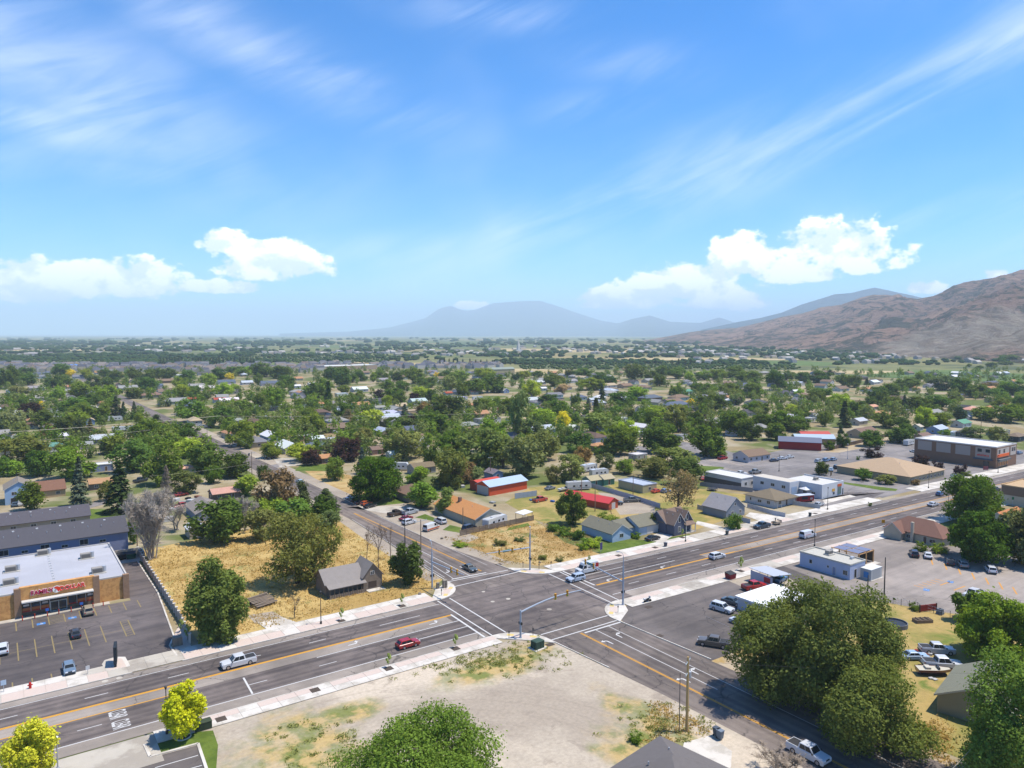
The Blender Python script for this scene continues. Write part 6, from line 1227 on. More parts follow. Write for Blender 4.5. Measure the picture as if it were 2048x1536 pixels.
house('grey roofed bungalow behind the white garden shed', *G(412, 1030), 15, 9, 2.6, 2.0, HPI, A(150, 160, 178), A(150, 140, 132), phrase='grey roofed bungalow')
# the rest of the suburb: x, wall foot, width (4x enlargement), axis, wall, roof, roof kind
PAL = {'w': A(222, 220, 216), 'W': A(236, 236, 236), 't': A(196, 176, 144), 'g': A(162, 160, 156), 'G': A(134, 132, 136), 'b': A(150, 172, 204), 'B': A(102, 110, 130), 'n': A(142, 118, 100), 'N': A(116, 94, 82), 'o': A(196, 146, 108), 'r': A(182, 84, 66), 'p': A(222, 172, 148), 'c': A(214, 204, 180), 'k': A(90, 88, 92), 'e': A(110, 160, 140), 's': A(196, 204, 214), 'y': A(226, 200, 110)}
PN = {'w': 'white', 'W': 'bright white', 't': 'tan', 'g': 'grey', 'G': 'dark grey', 'b': 'light blue', 'B': 'slate blue', 'n': 'brown', 'N': 'dark brown', 'o': 'orange', 'r': 'red', 'p': 'pink', 'c': 'cream', 'k': 'charcoal', 'e': 'teal', 's': 'silvery', 'y': 'pale yellow'}
HP = {
0: "800,1352,180,X,n,o,g 770,1212,190,X,b,W,f 520,968,150,X,w,W,h 810,990,190,X,g,s,g 665,1035,105,X,w,g,g 390,1055,150,X,w,e,g 25,1085,90,X,c,o,g 1480,1235,120,X,c,p,h 1780,1435,200,X,n,p,g 440,815,110,Y,B,g,g 60,725,150,X,k,N,h 230,662,80,X,w,W,f 340,645,110,X,w,g,g 420,742,90,X,w,g,f 110,785,160,X,w,W,g 820,692,90,X,c,o,h 1200,625,150,X,t,n,h 1330,595,140,X,w,n,g 1370,678,200,X,c,g,g 1490,715,150,X,G,B,h 1530,655,60,X,w,r,g 1750,662,90,X,w,r,g 1820,672,140,X,w,W,g 2020,685,80,X,w,t,g 1880,835,110,X,w,g,g 520,525,110,X,w,B,g 540,555,80,X,c,o,g 720,595,90,X,w,g,g 1010,565,130,X,c,g,g 920,565,80,X,w,n,g 1250,545,80,X,w,B,g 1330,505,100,X,n,n,g 1640,565,120,X,w,W,g 1800,515,130,X,w,B,g 280,565,110,X,g,g,g 80,585,120,Y,b,g,g 390,1100,90,X,w,g,f 1900,430,70,X,w,B,g 620,470,80,X,w,G,g 300,470,90,X,w,G,g 240,870,90,X,w,N,g",
1: "110,965,190,Y,b,W,g 250,1058,240,Y,w,W,g 470,1055,190,X,G,B,h 575,1142,150,X,n,o,g 60,815,110,Y,w,s,g 380,968,140,X,p,g,f 480,985,100,X,w,W,g 620,995,170,X,w,W,f 650,898,210,X,N,n,g 600,805,100,X,w,k,g 820,812,60,Y,w,g,g 1060,780,160,X,c,s,h 1015,925,150,Y,t,s,g 830,705,130,X,w,o,g 985,725,80,X,w,g,g 680,612,90,X,w,W,f 820,575,120,X,w,W,g 1290,675,130,X,w,s,g 180,712,100,X,w,W,f 390,705,80,X,W,W,f 510,695,45,X,w,o,g 640,722,80,X,w,g,f 330,628,130,Y,w,B,g 110,525,150,X,w,B,g 325,545,50,X,w,W,g 440,525,50,X,w,W,g 1535,605,60,X,w,r,g 1740,595,70,X,w,p,g 1620,645,120,X,w,W,f 1900,685,140,X,w,s,h 1730,705,90,X,w,o,g 1690,880,160,X,b,g,h 1980,735,80,X,r,r,g 1320,968,70,X,w,n,g 960,1075,100,X,p,n,g 1095,1115,90,X,w,W,g 1320,1228,190,X,g,n,g 1490,485,100,X,c,n,g 1150,475,100,X,w,n,g 1010,495,80,X,w,g,g 690,400,480,X,t,W,f 1950,432,240,X,t,g,g 1400,430,90,X,w,G,g 1900,1270,110,Y,b,G,g",
2: "170,665,130,X,w,s,g 490,888,80,Y,w,W,g 640,660,60,X,w,s,g 760,728,120,X,w,n,g 930,750,80,X,w,o,h 520,745,110,X,w,t,g 1110,648,180,X,n,B,h 1340,645,150,X,w,n,h 1310,708,240,X,G,B,h 900,645,60,Y,w,W,g 1390,595,100,X,w,e,g 800,575,90,X,w,n,h 1040,545,60,X,w,g,g 1140,518,80,X,w,o,g 910,545,110,X,t,n,g 1670,560,90,Y,w,g,g 1860,545,150,X,w,B,h 1030,890,150,Y,w,W,g 880,815,80,X,w,W,f 1600,858,200,X,c,g,g 1430,775,80,X,w,n,g 1790,925,130,X,w,g,g 1360,958,100,X,w,g,f 690,1045,130,X,t,o,h 1010,1118,120,X,g,W,f 1930,1128,250,X,w,n,g 1960,688,160,X,w,k,h 250,565,50,X,w,W,g 180,505,100,X,w,g,g 700,520,50,X,w,o,g 600,525,90,X,w,s,g 480,505,80,X,w,g,g 1450,525,80,X,w,W,f 645,1328,115,X,e,t,g 748,1318,105,X,e,t,g 1010,1365,250,Y,t,s,f",
3: "195,800,90,Y,w,W,g 410,770,150,X,w,t,h 735,840,130,X,c,s,g 780,940,230,X,t,n,g 970,708,60,X,w,r,g 840,718,90,X,w,p,g 590,570,120,X,w,n,g 140,610,140,X,w,k,h 270,628,110,X,w,n,g 740,478,140,X,n,k,h 850,515,100,X,w,W,g 1190,485,60,X,w,s,g 1790,528,200,X,w,B,g 1770,728,70,X,w,o,g 1640,748,150,X,w,p,h 1900,708,70,X,w,r,g 1600,798,60,X,w,s,g 1560,858,150,X,w,e,g 1370,908,160,X,b,s,g 1590,938,140,X,G,k,h 1860,925,170,X,g,c,f 2000,970,150,X,k,n,h 1250,970,150,X,t,n,g 1205,885,60,X,w,c,g 380,795,60,X,w,g,g 340,815,60,X,w,W,f",
}
KN = {'g': 'gable', 'h': 'hip', 'f': 'flat'}; KW = {'g': 'gabled', 'h': 'hipped', 'f': 'flat'}
for pn, txt in HP.items():
    for e in txt.split():
        x, y, w, ax, wc, rc, kd = e.split(','); X, Y = G(512 * pn + float(x) / 4, 640 + float(y) / 4); dep = DEPTH(X, Y); L = float(w) / 4 * dep / FPX
        W_ = min(11.0, max(5.0, L * .62)) if L < 45 else L * .4
        if L > 17 and L < 45: W_ = random.uniform(9, 11)
        ev = 2.8 if L > 9 else 2.5
        if L > 40: ev = 7
        rz = (0.0 if ax == 'X' else HPI) + random.uniform(-.06, .06)
        X += math.sin(R(AZ)) * W_ * .3; Y += math.cos(R(AZ)) * W_ * .3
        o = house(None, X, Y, L * (1.04 if ax == 'X' else 1.1), W_, ev, .3 if kd == 'f' else min(2.6, W_ * .24), rz, tuple(v * random.uniform(.92, 1.05) for v in PAL[wc]), tuple(v * random.uniform(.9, 1.06) for v in PAL[rc]), KN[kd],
              auto_desc='%s walled house with %s %s roof' % (PN[wc], PN[rc], KW[kd]), metal=rc in 'Ws', lod=2 if dep > 420 else 1, group='houses of the suburb')
# fill the gaps of the suburb: smaller roofs and tree tops half hidden between the ones above
def clear(X, Y, r):
    if 84 < X < 105 and Y < 1200: return False
    return all((X - a) ** 2 + (Y - b) ** 2 > (r + c * .8) ** 2 for a, b, c in HOUSES)
rr = random.Random(77); fill = 0; keys = list('wwwctgbgwc'); rk = list('gGnBntgkoWsNg')
while fill < 210:
    x, y = rr.uniform(-20, 2060), 748 + 150 * rr.random() ** 1.5; X, Y = G(x, y); 
    if not clear(X, Y, 9) or Y < 300 - X * .1 or (X > 200 and Y < 235): continue
    w, wc, rc, kd = rr.uniform(10, 17), rr.choice(keys), rr.choice(rk), rr.choice('gghgf' if y > 800 else 'ggh')
    house(None, X, Y, w, w * .6, 2.7, .3 if kd == 'f' else 2.0, (0 if rr.random() < .6 else HPI) + rr.uniform(-.05, .05), PAL[wc], PAL[rc], KN[kd], auto_desc='%s walled house with %s %s roof' % (PN[wc], PN[rc], KW[kd]), metal=rc in 'Ws', lod=2, group='houses of the suburb'); fill += 1
def leaf_mass(name, pts, seed, label, n=150):
    r = np.random.default_rng(seed); Vs, o_ = [], 0; N = len(pts); base = crown(seed, 420, .62, 16, low=.04)
    V0 = base[0].reshape(-1, 4, 3)
    for k, (X, Y, h) in enumerate(pts):
        a = r.uniform(0, 6.28); c, s = math.cos(a), math.sin(a); sc = h / 10; w = sc * r.uniform(.9, 1.25)
        q = V0[r.permutation(len(V0))[:n]].reshape(-1, 3); Vs.append(np.stack([(q[:, 0] * c - q[:, 1] * s) * w + X, (q[:, 0] * s + q[:, 1] * c) * w + Y, q[:, 2] * sc], 1))
    V = np.concatenate(Vs); return V
pts = []
rr = random.Random(5)
while len(pts) < 1500:
    x, y = rr.uniform(-40, 2090), 742 + 175 * rr.random() ** 1.35; X, Y = G(x, y); 
    if not clear(X, Y, 4) or (X > 150 and Y < 245) or Y < 330 - X * .15: continue
    if fbm(np.array([X / 130.]), np.array([Y / 130.]), 44, 3)[0] < -.2: continue
    pts.append((X, Y, rr.uniform(5, 11)))
for i, (c, lab) in enumerate((('d', 'dark green tree tops crowding between the far suburb roofs'), ('m', 'mid green tree tops scattered between the far suburb roofs'), ('o', 'olive tree tops and shrubs between the far suburb roofs'))):
    V = leaf_mass('suburb_trees', pts[i::3], 300 + i, lab, 260); o = obj('suburb_trees', mesh_np('suburb_trees', V, np.arange(len(V)).reshape(-1, 4), M_LEAF), color=tuple(v * 1.15 for v in LEAFCOL[c])); tag(o, lab, 'trees', kind='stuff')
# ------------------------------------------------------------------ vehicles (local +x is the front)
def car_meshes(kind):
    """body, windows, wheels and lamps of one kind of vehicle"""
    S = {'sedan': (4.8, 1.82, 1.44), 'suv': (4.75, 1.9, 1.72), 'hatch': (4.2, 1.8, 1.5), 'pickup': (5.85, 2.02, 1.95), 'van': (5.9, 2.05, 2.55), 'minivan': (5.1, 1.95, 1.8), 'oldvan': (5.6, 2.0, 2.15)}[kind]
    L, W, H = S; l, w = L / 2, W / 2; gb = .30; belt = {'sedan': .92, 'suv': 1.05, 'hatch': .95, 'pickup': 1.2, 'van': 1.25, 'minivan': 1.05, 'oldvan': 1.2}[kind]
    hood = belt - .06
    P = {}
    # greenhouse: base x front/back and roof x front/back
    gx = {'sedan': (1.05, -1.75, .35, -1.05), 'suv': (1.05, -2.2, .4, -1.95), 'hatch': (.95, -1.95, .3, -1.5), 'pickup': (1.4, -1.05, .72, -.86), 'van': (2.05, -2.85, 1.35, -2.8), 'minivan': (1.5, -2.4, .7, -2.1), 'oldvan': (1.9, -2.7, 1.3, -2.62)}[kind]
    lower = [(-l + .08, gb), (l - .1, gb), (l, gb + .22), (l - .02, hood - .22), (l - .16, hood - .04), (gx[0], belt), (gx[1], belt), (-l + .1, belt - .03 if kind in ('sedan', 'pickup') else belt), (-l, belt - .25), (-l, gb + .2)]
    b = MB()
    def loft(prof, layers):
        n = len(prof); cx = 0; vs = []
        for yy, sc, dz in layers: vs += [(x * sc, yy, gb + (z - gb) * dz) for x, z in prof]
        fs = [tuple(range(n)), tuple(range(len(vs) - 1, len(vs) - n - 1, -1))]
        for k in range(len(layers) - 1):
            for i in range(n): fs.append((k * n + (i + 1) % n, k * n + i, (k + 1) * n + i, (k + 1) * n + (i + 1) % n))
        b.add(vs, fs)
    loft(lower, [(-w, .975, .90), (-w + .06, .995, .975), (-w * .55, 1, 1.0), (w * .55, 1, 1.0), (w - .06, .995, .975), (w, .975, .90)])
    wi, wr = w - .09, w - .24
    f0, f1, r0, r1 = gx
    if kind == 'pickup':                      # open bed
        bx0, bx1 = -l + .12, gx[1] - .08
        b.box(bx0 - .04, bx1, -w + .04, -w + .14, belt - .02, belt + .06); b.box(bx0 - .04, bx1, w - .14, w - .04, belt - .02, belt + .06); b.box(bx0 - .08, bx0, -w + .14, w - .14, belt - .06, belt + .05)
        P['bed'] = MB().box(bx0, bx1, -w + .14, w - .14, belt - .03, belt + .015)
    # cabin shell (roof and pillars) a little inside the panes
    b.frustum((f1 * 0 + gx[1], gx[0], -wi, wi), belt - .05, (r1, r0, -wr, wr), H - .06)
    b.frustum((r1, r0, -wr, wr), H - .06, (r1 + .12, r0 - .16, -wr + .12, wr - .12), H)
    P['body'] = b
    def lerp(a, c, t): return a + (c - a) * t
    def slant(x_at, x_at2, y0, y1, ya, yb, z0, z1, e=.012): pass
    z0, z1 = belt + .04, (H - .12 if kind not in ('van', 'oldvan') else belt + .78); t0, t1 = (z0 - belt + .05) / (H - .01 - belt), (z1 - belt + .05) / (H - .01 - belt)
    def fx(t): return lerp(gx[0], r0, t)
    def bx(t): return lerp(gx[1], r1, t)
    def yy(t): return lerp(wi, wr, t)
    e = .02
    P['windscreen'] = MB().add([(fx(t0) + e, -yy(t0) + .1, z0), (fx(t0) + e, yy(t0) - .1, z0), (fx(t1) + e, yy(t1) - .08, z1), (fx(t1) + e, -yy(t1) + .08, z1)], [(0, 1, 2, 3)])
    if kind != 'van': P['rear_window'] = MB().add([(bx(t0) - e, yy(t0) - .12, z0 + .05), (bx(t0) - e, -yy(t0) + .12, z0 + .05), (bx(t1) - e, -yy(t1) + .1, z1), (bx(t1) - e, yy(t1) - .1, z1)], [(0, 1, 2, 3)])
    xa0, xa1, xb0, xb1 = fx(t0) - .16, fx(t1) - .10, bx(t0) + .18, bx(t1) + .14
    if kind in ('van',): xb0 = xb1 = xa0 - 1.15
    if kind == 'oldvan': xb0 = xb1 = xa0 - 1.1
    sp = [0, .5, 1] if kind in ('sedan', 'hatch', 'pickup') else ([0, .38, .7, 1] if kind in ('suv', 'minivan') else [0, 1])
    P['side_window'] = []
    for s in (-1, 1):
        for u, v in zip(sp[:-1], sp[1:]):
            g_ = .035
            q = [(lerp(xb0, xa0, u) + g_, s * (yy(t0) + e), z0), (lerp(xb0, xa0, v) - g_, s * (yy(t0) + e), z0), (lerp(xb1, xa1, v) - g_, s * (yy(t1) + e), z1), (lerp(xb1, xa1, u) + g_, s * (yy(t1) + e), z1)]
            P['side_window'].append(MB().add(q, [(0, 1, 2, 3)] if s < 0 else [(3, 2, 1, 0)]))
    rw = {'sedan': .32, 'suv': .37, 'hatch': .31, 'pickup': .40, 'van': .36, 'minivan': .34, 'oldvan': .37}[kind]
    P['wheel_r'] = rw; P['wheels'] = [(x, s * (w - .1)) for x in (l - .95, -l + 1.02 if kind != 'pickup' else -l + 1.2) for s in (-1, 1)]
    zl = hood - .24
    P['headlight'] = [MB().box(l - .05, l + .02, s * (w - .38) - .2, s * (w - .38) + .2, zl, zl + .15) for s in (-1, 1)]
    P['taillight'] = [MB().box(-l - .02, -l + .04, s * (w - .22) - .1, s * (w - .22) + .1, zl - .02, zl + (.22 if kind != 'van' else .5)) for s in (-1, 1)]
    P['bumper'] = MB().box(l - .02, l + .05, -w + .14, w - .14, gb + .02, gb + .22).box(-l - .05, -l + .02, -w + .14, w - .14, gb + .02, gb + .22)
    P['grille'] = MB().box(l - .03, l + .025, -w + .62, w - .62, zl - .06, zl + .13)
    P['mirror'] = [MB().box(gx[0] - .22, gx[0] - .02, s * (w + .08) - .1, s * (w + .08) + .1, belt + .02, belt + .18) for s in (-1, 1)]
    return P
def wheel_mesh(r):
    t = MB().tube([(0, -.11, 0), (0, .11, 0)], [r, r], 16); q = MB().tube([(0, -.125, 0), (0, .125, 0)], [r * .62, r * .62], 12); return t, q
VEH = {}
def veh_proto(kind):
    if kind in VEH: return VEH[kind]
    P = car_meshes(kind); D = {}
    D['body'] = P['body'].mesh('body', M_CAR, False)
    for k, m in (('windscreen', M_CARGLASS), ('rear_window', M_CARGLASS), ('bed', M_TRIM), ('bumper', M_TRIM), ('grille', M_TRIM)):
        if k in P: D[k] = P[k].mesh(k, m)
    for k, m in (('side_window', M_CARGLASS), ('headlight', M_LAMP), ('taillight', M_TAIL), ('mirror', M_TRIM)): D[k] = [q.mesh(k, m) for q in P[k]]
    a, b = wheel_mesh(P['wheel_r']); D['tyre'], D['rim'] = a.mesh('tyre', M_TYRE, False), b.mesh('rim', M_RIM); D['wheels'] = P['wheels']; D['r'] = P['wheel_r']
    # one joined mesh for cars too small to show parts
    j = MB(); mats_ = [M_CAR, M_CARGLASS, M_TYRE]
    j.add(P['body'].v, P['body'].f); j.cur = 1
    for k in ('windscreen', 'rear_window', 'bed'):
        if k in P: j.add(P[k].v, P[k].f)
    for q in P['side_window']: j.add(q.v, q.f)
    j.cur = 2
    for x, y in P['wheels']: j.tube([(x, y - .11, P['wheel_r']), (x, y + .11, P['wheel_r'])], [P['wheel_r']] * 2, 10)
    D['far'] = j.mesh('car', mats_); VEH[kind] = D; return D
VNAME = {'sedan': ('car', 'car'), 'suv': ('suv', 'car'), 'hatch': ('hatchback', 'car'), 'pickup': ('pickup_truck', 'pickup'), 'van': ('delivery_van', 'van'), 'minivan': ('minivan', 'car'), 'oldvan': ('van', 'van')}
def vehicle(kind, color, label, at=None, px=None, rz=0.0, far=False, group='vehicles', z=.035, s=1.0):
    X, Y = at if at else G(*px); D = veh_proto(kind); nm, cat = VNAME[kind]
    if far:
        o = obj(nm, D['far'], None, color, (X, Y, z), rz); o.scale = (s, s, s); return tag(o, label, cat, group)
    t = empty(nm, (X, Y, z), rz); t.scale = (s, s, s); obj('body', D['body'], t, color)
    for k in ('windscreen', 'rear_window', 'bed', 'bumper', 'grille'):
        if k in D: obj(k, D[k], t)
    for k in ('side_window', 'headlight', 'taillight', 'mirror'):
        for m in D[k]: obj(k, m, t)
    for x, y in D['wheels']: w = obj('wheel', D['tyre'], t, loc=(x, y, D['r'])); obj('rim', D['rim'], w)
    return tag(t, label, cat, group)
WHC, SIL, BLK, GRY, RED_ = A(228, 230, 234), A(176, 184, 194), (.012, .012, .014), A(112, 116, 122), A(176, 22, 30)
E0, E180 = 0.0, math.pi; SKEW = -.034
vehicle('pickup', WHC, 'white pickup truck driving left past the discount store', (33.2, 130.3), rz=E180)
vehicle('hatch', RED_, 'red hatchback driving right on the main road', (61.0, 120.1), rz=E0, s=1.05)
vehicle('sedan', A(84, 92, 90), 'dark grey green sedan waiting at the far stop line', (93.9, 151.2), rz=-HPI)
_v = vehicle('van', A(232, 234, 236), 'white delivery van with red rear stopped at the crossing', (113.9 + 2.6, 133.5), rz=E180 + SKEW)
vehicle('suv', A(190, 204, 222), 'silver blue suv with dark roof inside the crossing', (110.2, 130.2), rz=E180 + SKEW)
vehicle('suv', WHC, 'white suv with dark roof driving right beyond the crossing', px=(1434, 1117), rz=SKEW)
_w = vehicle('oldvan', A(230, 232, 238), 'white courier van with coloured stripes on the centre lane', px=(1615, 1075), rz=SKEW)
vehicle('pickup', A(58, 74, 88), 'dark blue pickup towing a small trailer at the kerb', px=(1524, 1056), rz=E180 + SKEW)
vehicle('sedan', A(214, 218, 226), 'white sedan on the main road near the cross street', px=(1866, 1012), rz=SKEW); vehicle('hatch', A(84, 116, 160), 'blue hatchback turning near the tan office', px=(1880, 991), rz=.1)
vehicle('suv', A(40, 40, 44), 'dark car half hidden by the right hand building', px=(1990, 982), rz=SKEW, far=True)
vehicle('pickup', WHC, 'white pickup truck with black bed cover at the bottom edge', px=(1616, 1514), rz=-HPI)
for s in (-1, 1):
    MB().box(-2.9, -2.0, s * .99 - .012, s * .99 + .012, .7, 2.2).build('red_decal', M_PAINT, _v, A(196, 50, 46)); MB().box(-1.6, .3, s * .985 - .012, s * .985 + .012, 1.3, 1.6).build('grey_logo', M_PAINT, _v, A(120, 126, 136))
    MB().box(-2.3, .2, s * .985 - .012, s * .985 + .012, 1.0, 1.22).build('red_stripe', M_PAINT, _w, A(206, 70, 76)); MB().box(-2.3, .8, s * .987 - .012, s * .987 + .012, .7, .98).build('blue_stripe', M_PAINT, _w, A(90, 110, 196))
# discount store lot
vehicle('suv', A(176, 160, 136), 'beige suv parked at the store front', (14.2, 173.2), rz=HPI); vehicle('sedan', (.02, .02, .022), 'black car parked mid row in the store lot', (11.0, 161.4), rz=HPI, s=.92)
vehicle('hatch', A(120, 140, 160), 'grey blue car with sunshade in the front row of the store lot', (8.7, 144.6), rz=-HPI); vehicle('suv', WHC, 'white suv cut by the left edge in the store lot', (-.6, 160.6), rz=HPI)
# corner lot
vehicle('suv', WHC, 'white suv parked beside the white canopy roof', px=(1444, 1222), rz=-HPI + .15, s=1.05); vehicle('sedan', A(84, 96, 104), 'dark grey sedan behind the white suv by the canopy', px=(1465, 1208), rz=-HPI + .15)
vehicle('pickup', A(112, 104, 94), 'dusty brown grey pickup on the corner car park', px=(1428, 1292), rz=HPI + .55); vehicle('sedan', A(214, 220, 226), 'white vehicle half hidden under the huge olive tree', px=(1482, 1250), rz=-HPI)
vehicle('pickup', A(200, 34, 28), 'bright red pickup with white camper top by the carport', px=(1508, 1178), rz=-.25); vehicle('sedan', A(60, 110, 150), 'blue car under the carport', px=(1560, 1163), rz=.2, far=True)
# pale lot
for x, y, k, c, l in ((1828, 1112, 'suv', A(44, 30, 34), 'dark maroon suv leftmost in the shaded parking row'), (1856, 1115, 'sedan', WHC, 'white sedan second in the shaded parking row'), (1900, 1128, 'sedan', A(30, 34, 44), 'dark blue car in the tree shade of the parking row'), (1925, 1133, 'suv', A(150, 150, 150), 'grey suv in the tree shade of the parking row'), (1981, 1144, 'suv', WHC, 'white suv rightmost in the parking row')):
    vehicle(k, c, l, px=(x, y), rz=.5 if k == 'sedan' else .6)
vehicle('pickup', WHC, 'white pickup parked alone on the pale car park', px=(1947, 1194), rz=E180 - .05)
# cluttered yard
vehicle('pickup', A(214, 216, 222), 'white flatbed truck with raised bonnet in the cluttered yard', px=(1873, 1306), rz=-.75); vehicle('sedan', A(176, 200, 226), 'silver blue car in the cluttered yard', px=(1828, 1318), rz=-.6); vehicle('pickup', WHC, 'white crew cab pickup in the cluttered yard', px=(1884, 1336), rz=-.75, s=1.08)
# drives along the side road
for x, y, k, c, rz, l in ((818, 1048, 'suv', A(226, 228, 230), .25, 'white suv on the gravel drive by the side road'), (812, 1040, 'sedan', A(160, 40, 52), .3, 'red car behind the white suv on the gravel drive'), (820, 1028, 'pickup', A(190, 196, 204), .25, 'silver pickup on the gravel drive'), (792, 1031, 'pickup', A(70, 52, 44), .2, 'dark brown pickup on the gravel drive'), (862, 1060, 'oldvan', A(232, 230, 226), .35, 'white van with orange lower side on the gravel drive'),
                          (881, 1046, 'minivan', A(226, 228, 228), HPI, 'white minivan facing the orange roofed house'), (938, 1060, 'minivan', A(40, 44, 56), .3, 'dark blue minivan at the board fence'), (733, 1010, 'hatch', A(214, 100, 44), .25, 'orange hatchback in the row beside the side road'), (740, 1015, 'sedan', A(40, 42, 44), .3, 'charcoal car at the near end of the side road row'), (722, 1008, 'sedan', A(60, 48, 46), .25, 'dark brown car beside the orange hatchback'), (712, 1003, 'suv', A(36, 36, 38), .25, 'black suv in the row beside the side road'), (704, 998, 'sedan', A(206, 210, 218), .25, 'white car at the far end of the side road row'),
                          (600, 966, 'sedan', A(170, 196, 214), HPI, 'pale blue car coming along the side road')):
    _v = vehicle(k, c, l, px=(x, y), rz=rz)
    if 'orange lower' in l: [MB().box(-2.7, 2.7, s * 1.0 - .012, s * 1.0 + .012, .42, .85).build('orange_side', M_PAINT, _v, A(214, 110, 60)) for s in (-1, 1)]
# behind the crossing
for x, y, k, c, rz, l, f in ((1305, 1080, 'sedan', (.016, .016, .018), E0, 'black sedan in front of the white garage', False), (1080, 1003, 'pickup', A(206, 84, 66), .1, 'red pickup on the patchy yard near the orange metal shed', False), (1228, 1010, 'pickup', (.02, .02, .022), -.5, 'black pickup behind the red roofed shed', False), (1264, 1004, 'pickup', A(110, 112, 108), -.45, 'grey green pickup by the long vinyl fence', False), (1313, 985, 'sedan', A(224, 92, 60), .1, 'orange old car at the open long shed', True), (1331, 985, 'hatch', A(120, 150, 196), .1, 'blue old car at the open long shed', True),
                             (1637, 1012, 'sedan', A(220, 222, 226), .1, 'white car beside the red food stand', False), (1445, 919, 'pickup', A(176, 30, 46), .1, 'red pickup parked on the street by the brown roofed white house', True), (1481, 951, 'pickup', A(228, 228, 228), -.15, 'white pickup behind the low white flat roofed building', True), (1510, 947, 'pickup', A(150, 150, 150), -.1, 'grey pickup behind the white painted shop', True),
                             (1548, 923, 'sedan', A(50, 60, 86), -.2, 'dark blue car at the office car park entrance', True), (1565, 919, 'sedan', A(216, 220, 226), -.3, 'white car in the office car park first row', True), (1580, 916, 'sedan', A(222, 222, 222), 0, 'second white car in the office car park', True), (1637, 925, 'suv', A(200, 206, 214), .1, 'silver car in the second office row', True), (1652, 923, 'suv', A(120, 150, 186), .1, 'blue car in the second office row', True), (1667, 921, 'hatch', A(150, 170, 196), .1, 'pale blue car ending the second office row', True), (1662, 942, 'sedan', A(170, 196, 220), .5, 'light blue car beside the tan office', True), (1671, 937, 'suv', A(40, 44, 50), .5, 'dark suv beside the tan office', True),
                             (1828, 905, 'sedan', A(230, 230, 230), 1.2, 'white car left of the brown two storey store', True), (2038, 908, 'sedan', A(120, 140, 170), 0, 'blue car right of the brown two storey store', True), (1405, 960, 'sedan', A(200, 50, 60), 1.0, 'red car end beside the low white flat roofed building', True), (1100, 1001 - 22, 'sedan', A(140, 146, 150), .2, 'grey car under the trees near the large trailer', True), (890, 968, 'suv', A(30, 30, 32), .2, 'black car near the orange metal shed', True),
                             (30, 1000 + 12, 'sedan', A(80, 96, 110), HPI, 'grey car in the drive of the blue two storey house', True), (42, 1010, 'van', A(230, 230, 230), HPI, 'white van in the drive of the blue two storey house', True), (362, 992, 'sedan', A(160, 34, 34), .2, 'red car in the junk strewn yard left of the side road', True), (364, 1016, 'pickup', A(190, 40, 40), .2, 'small red truck in the junk strewn yard', True), (281, 964, 'pickup', A(60, 66, 76), .6, 'dark car near the dark round maple', True),
                             (468, 893, 'sedan', A(224, 226, 228), -HPI, 'white car parked beside the side road far drive', True), (390, 850, 'sedan', A(226, 226, 228), .1, 'first white car in the far side road drive', True), (402, 852, 'sedan', A(210, 214, 220), .1, 'second white car in the far side road drive', True), (416, 856, 'suv', A(90, 96, 104), .1, 'grey car in the far side road drive', True), (540, 917, 'suv', A(44, 40, 40), .1, 'dark suv at the kerb near the white roofed houses', True), (868, 930, 'sedan', A(224, 228, 230), .1, 'white car on the short side street', True), (672, 866, 'suv', A(220, 220, 222), .1, 'white car before the dark brown walled house', True), (930, 830, 'suv', A(224, 224, 224), .2, 'white vehicle on the curving back street', True), (1358, 865, 'pickup', A(36, 36, 38), .1, 'black truck under the olive tree beyond the open yard', True)):
    vehicle(k, c, l, px=(x, y), rz=rz, far=f)
# trailers and caravans
def caravan(px, L, H, rz, label, color=A(230, 230, 230), stripe=None, wheels=True, at=None):
    X, Y = at or G(*px); t = empty('trailer', (X, Y, 0), rz); l = L / 2
    b = MB().xprofile([(-l, .55), (l - .5, .55), (l, 1.1), (l - .15, H - .5), (l - .5, H - .1), (l - .9, H), (-l + .2, H), (-l, H - .25)], -1.2, 1.2); b.build('body', M_CAR, t, color)
    for x in (-l * .45, 0.1 * l, l * .55): MB().box(x - .45, x + .45, -1.23, -1.205, 1.5, 2.1).build('window', M_CARGLASS, t)
    MB().box(-l * .2 - .35, -l * .2 + .35, -1.225, -1.203, .65, 2.35).build('door', M_PAINT, t, A(206, 206, 204))
    if stripe: MB().box(-l + .1, l - .7, -1.215, -1.202, 1.0, 1.25).build('stripe', M_PAINT, t, stripe)
    for x in (-.45, .45):
        for y in (-1.1, 1.1): MB().tube([(x, y - .1, .35), (x, y + .1, .35)], [.35] * 2, 12).build('wheel', M_TYRE, t)
    MB().box(l - .1, l + 1.0, -.06, .06, .5, .6).build('drawbar', M_TRIM, t); MB().box(-.5, .5, -.4, .4, H, H + .25).build('roof_vent', M_PAINT, t, A(220, 220, 220), loc=(-l * .3, 0, 0))
    return tag(t, label, 'trailer', 'trailers')
caravan((990, 1052), 9.5, 3.0, .34, 'large plain white trailer parked beside the board fence'); caravan((1157, 980), 9.5, 3.3, -.35, 'long white travel trailer near the red roofed shed', stripe=A(150, 156, 164)); caravan((1178, 943), 8, 3.2, .1, 'white caravan behind the sheds, further back', stripe=A(170, 170, 176)); caravan((1198, 953), 8, 3.2, -.15, 'white caravan directly behind the twin sheds', stripe=A(160, 166, 176)); caravan((797, 940), 8.5, 3.3, -.7, 'white motorhome behind the brown hipped house')
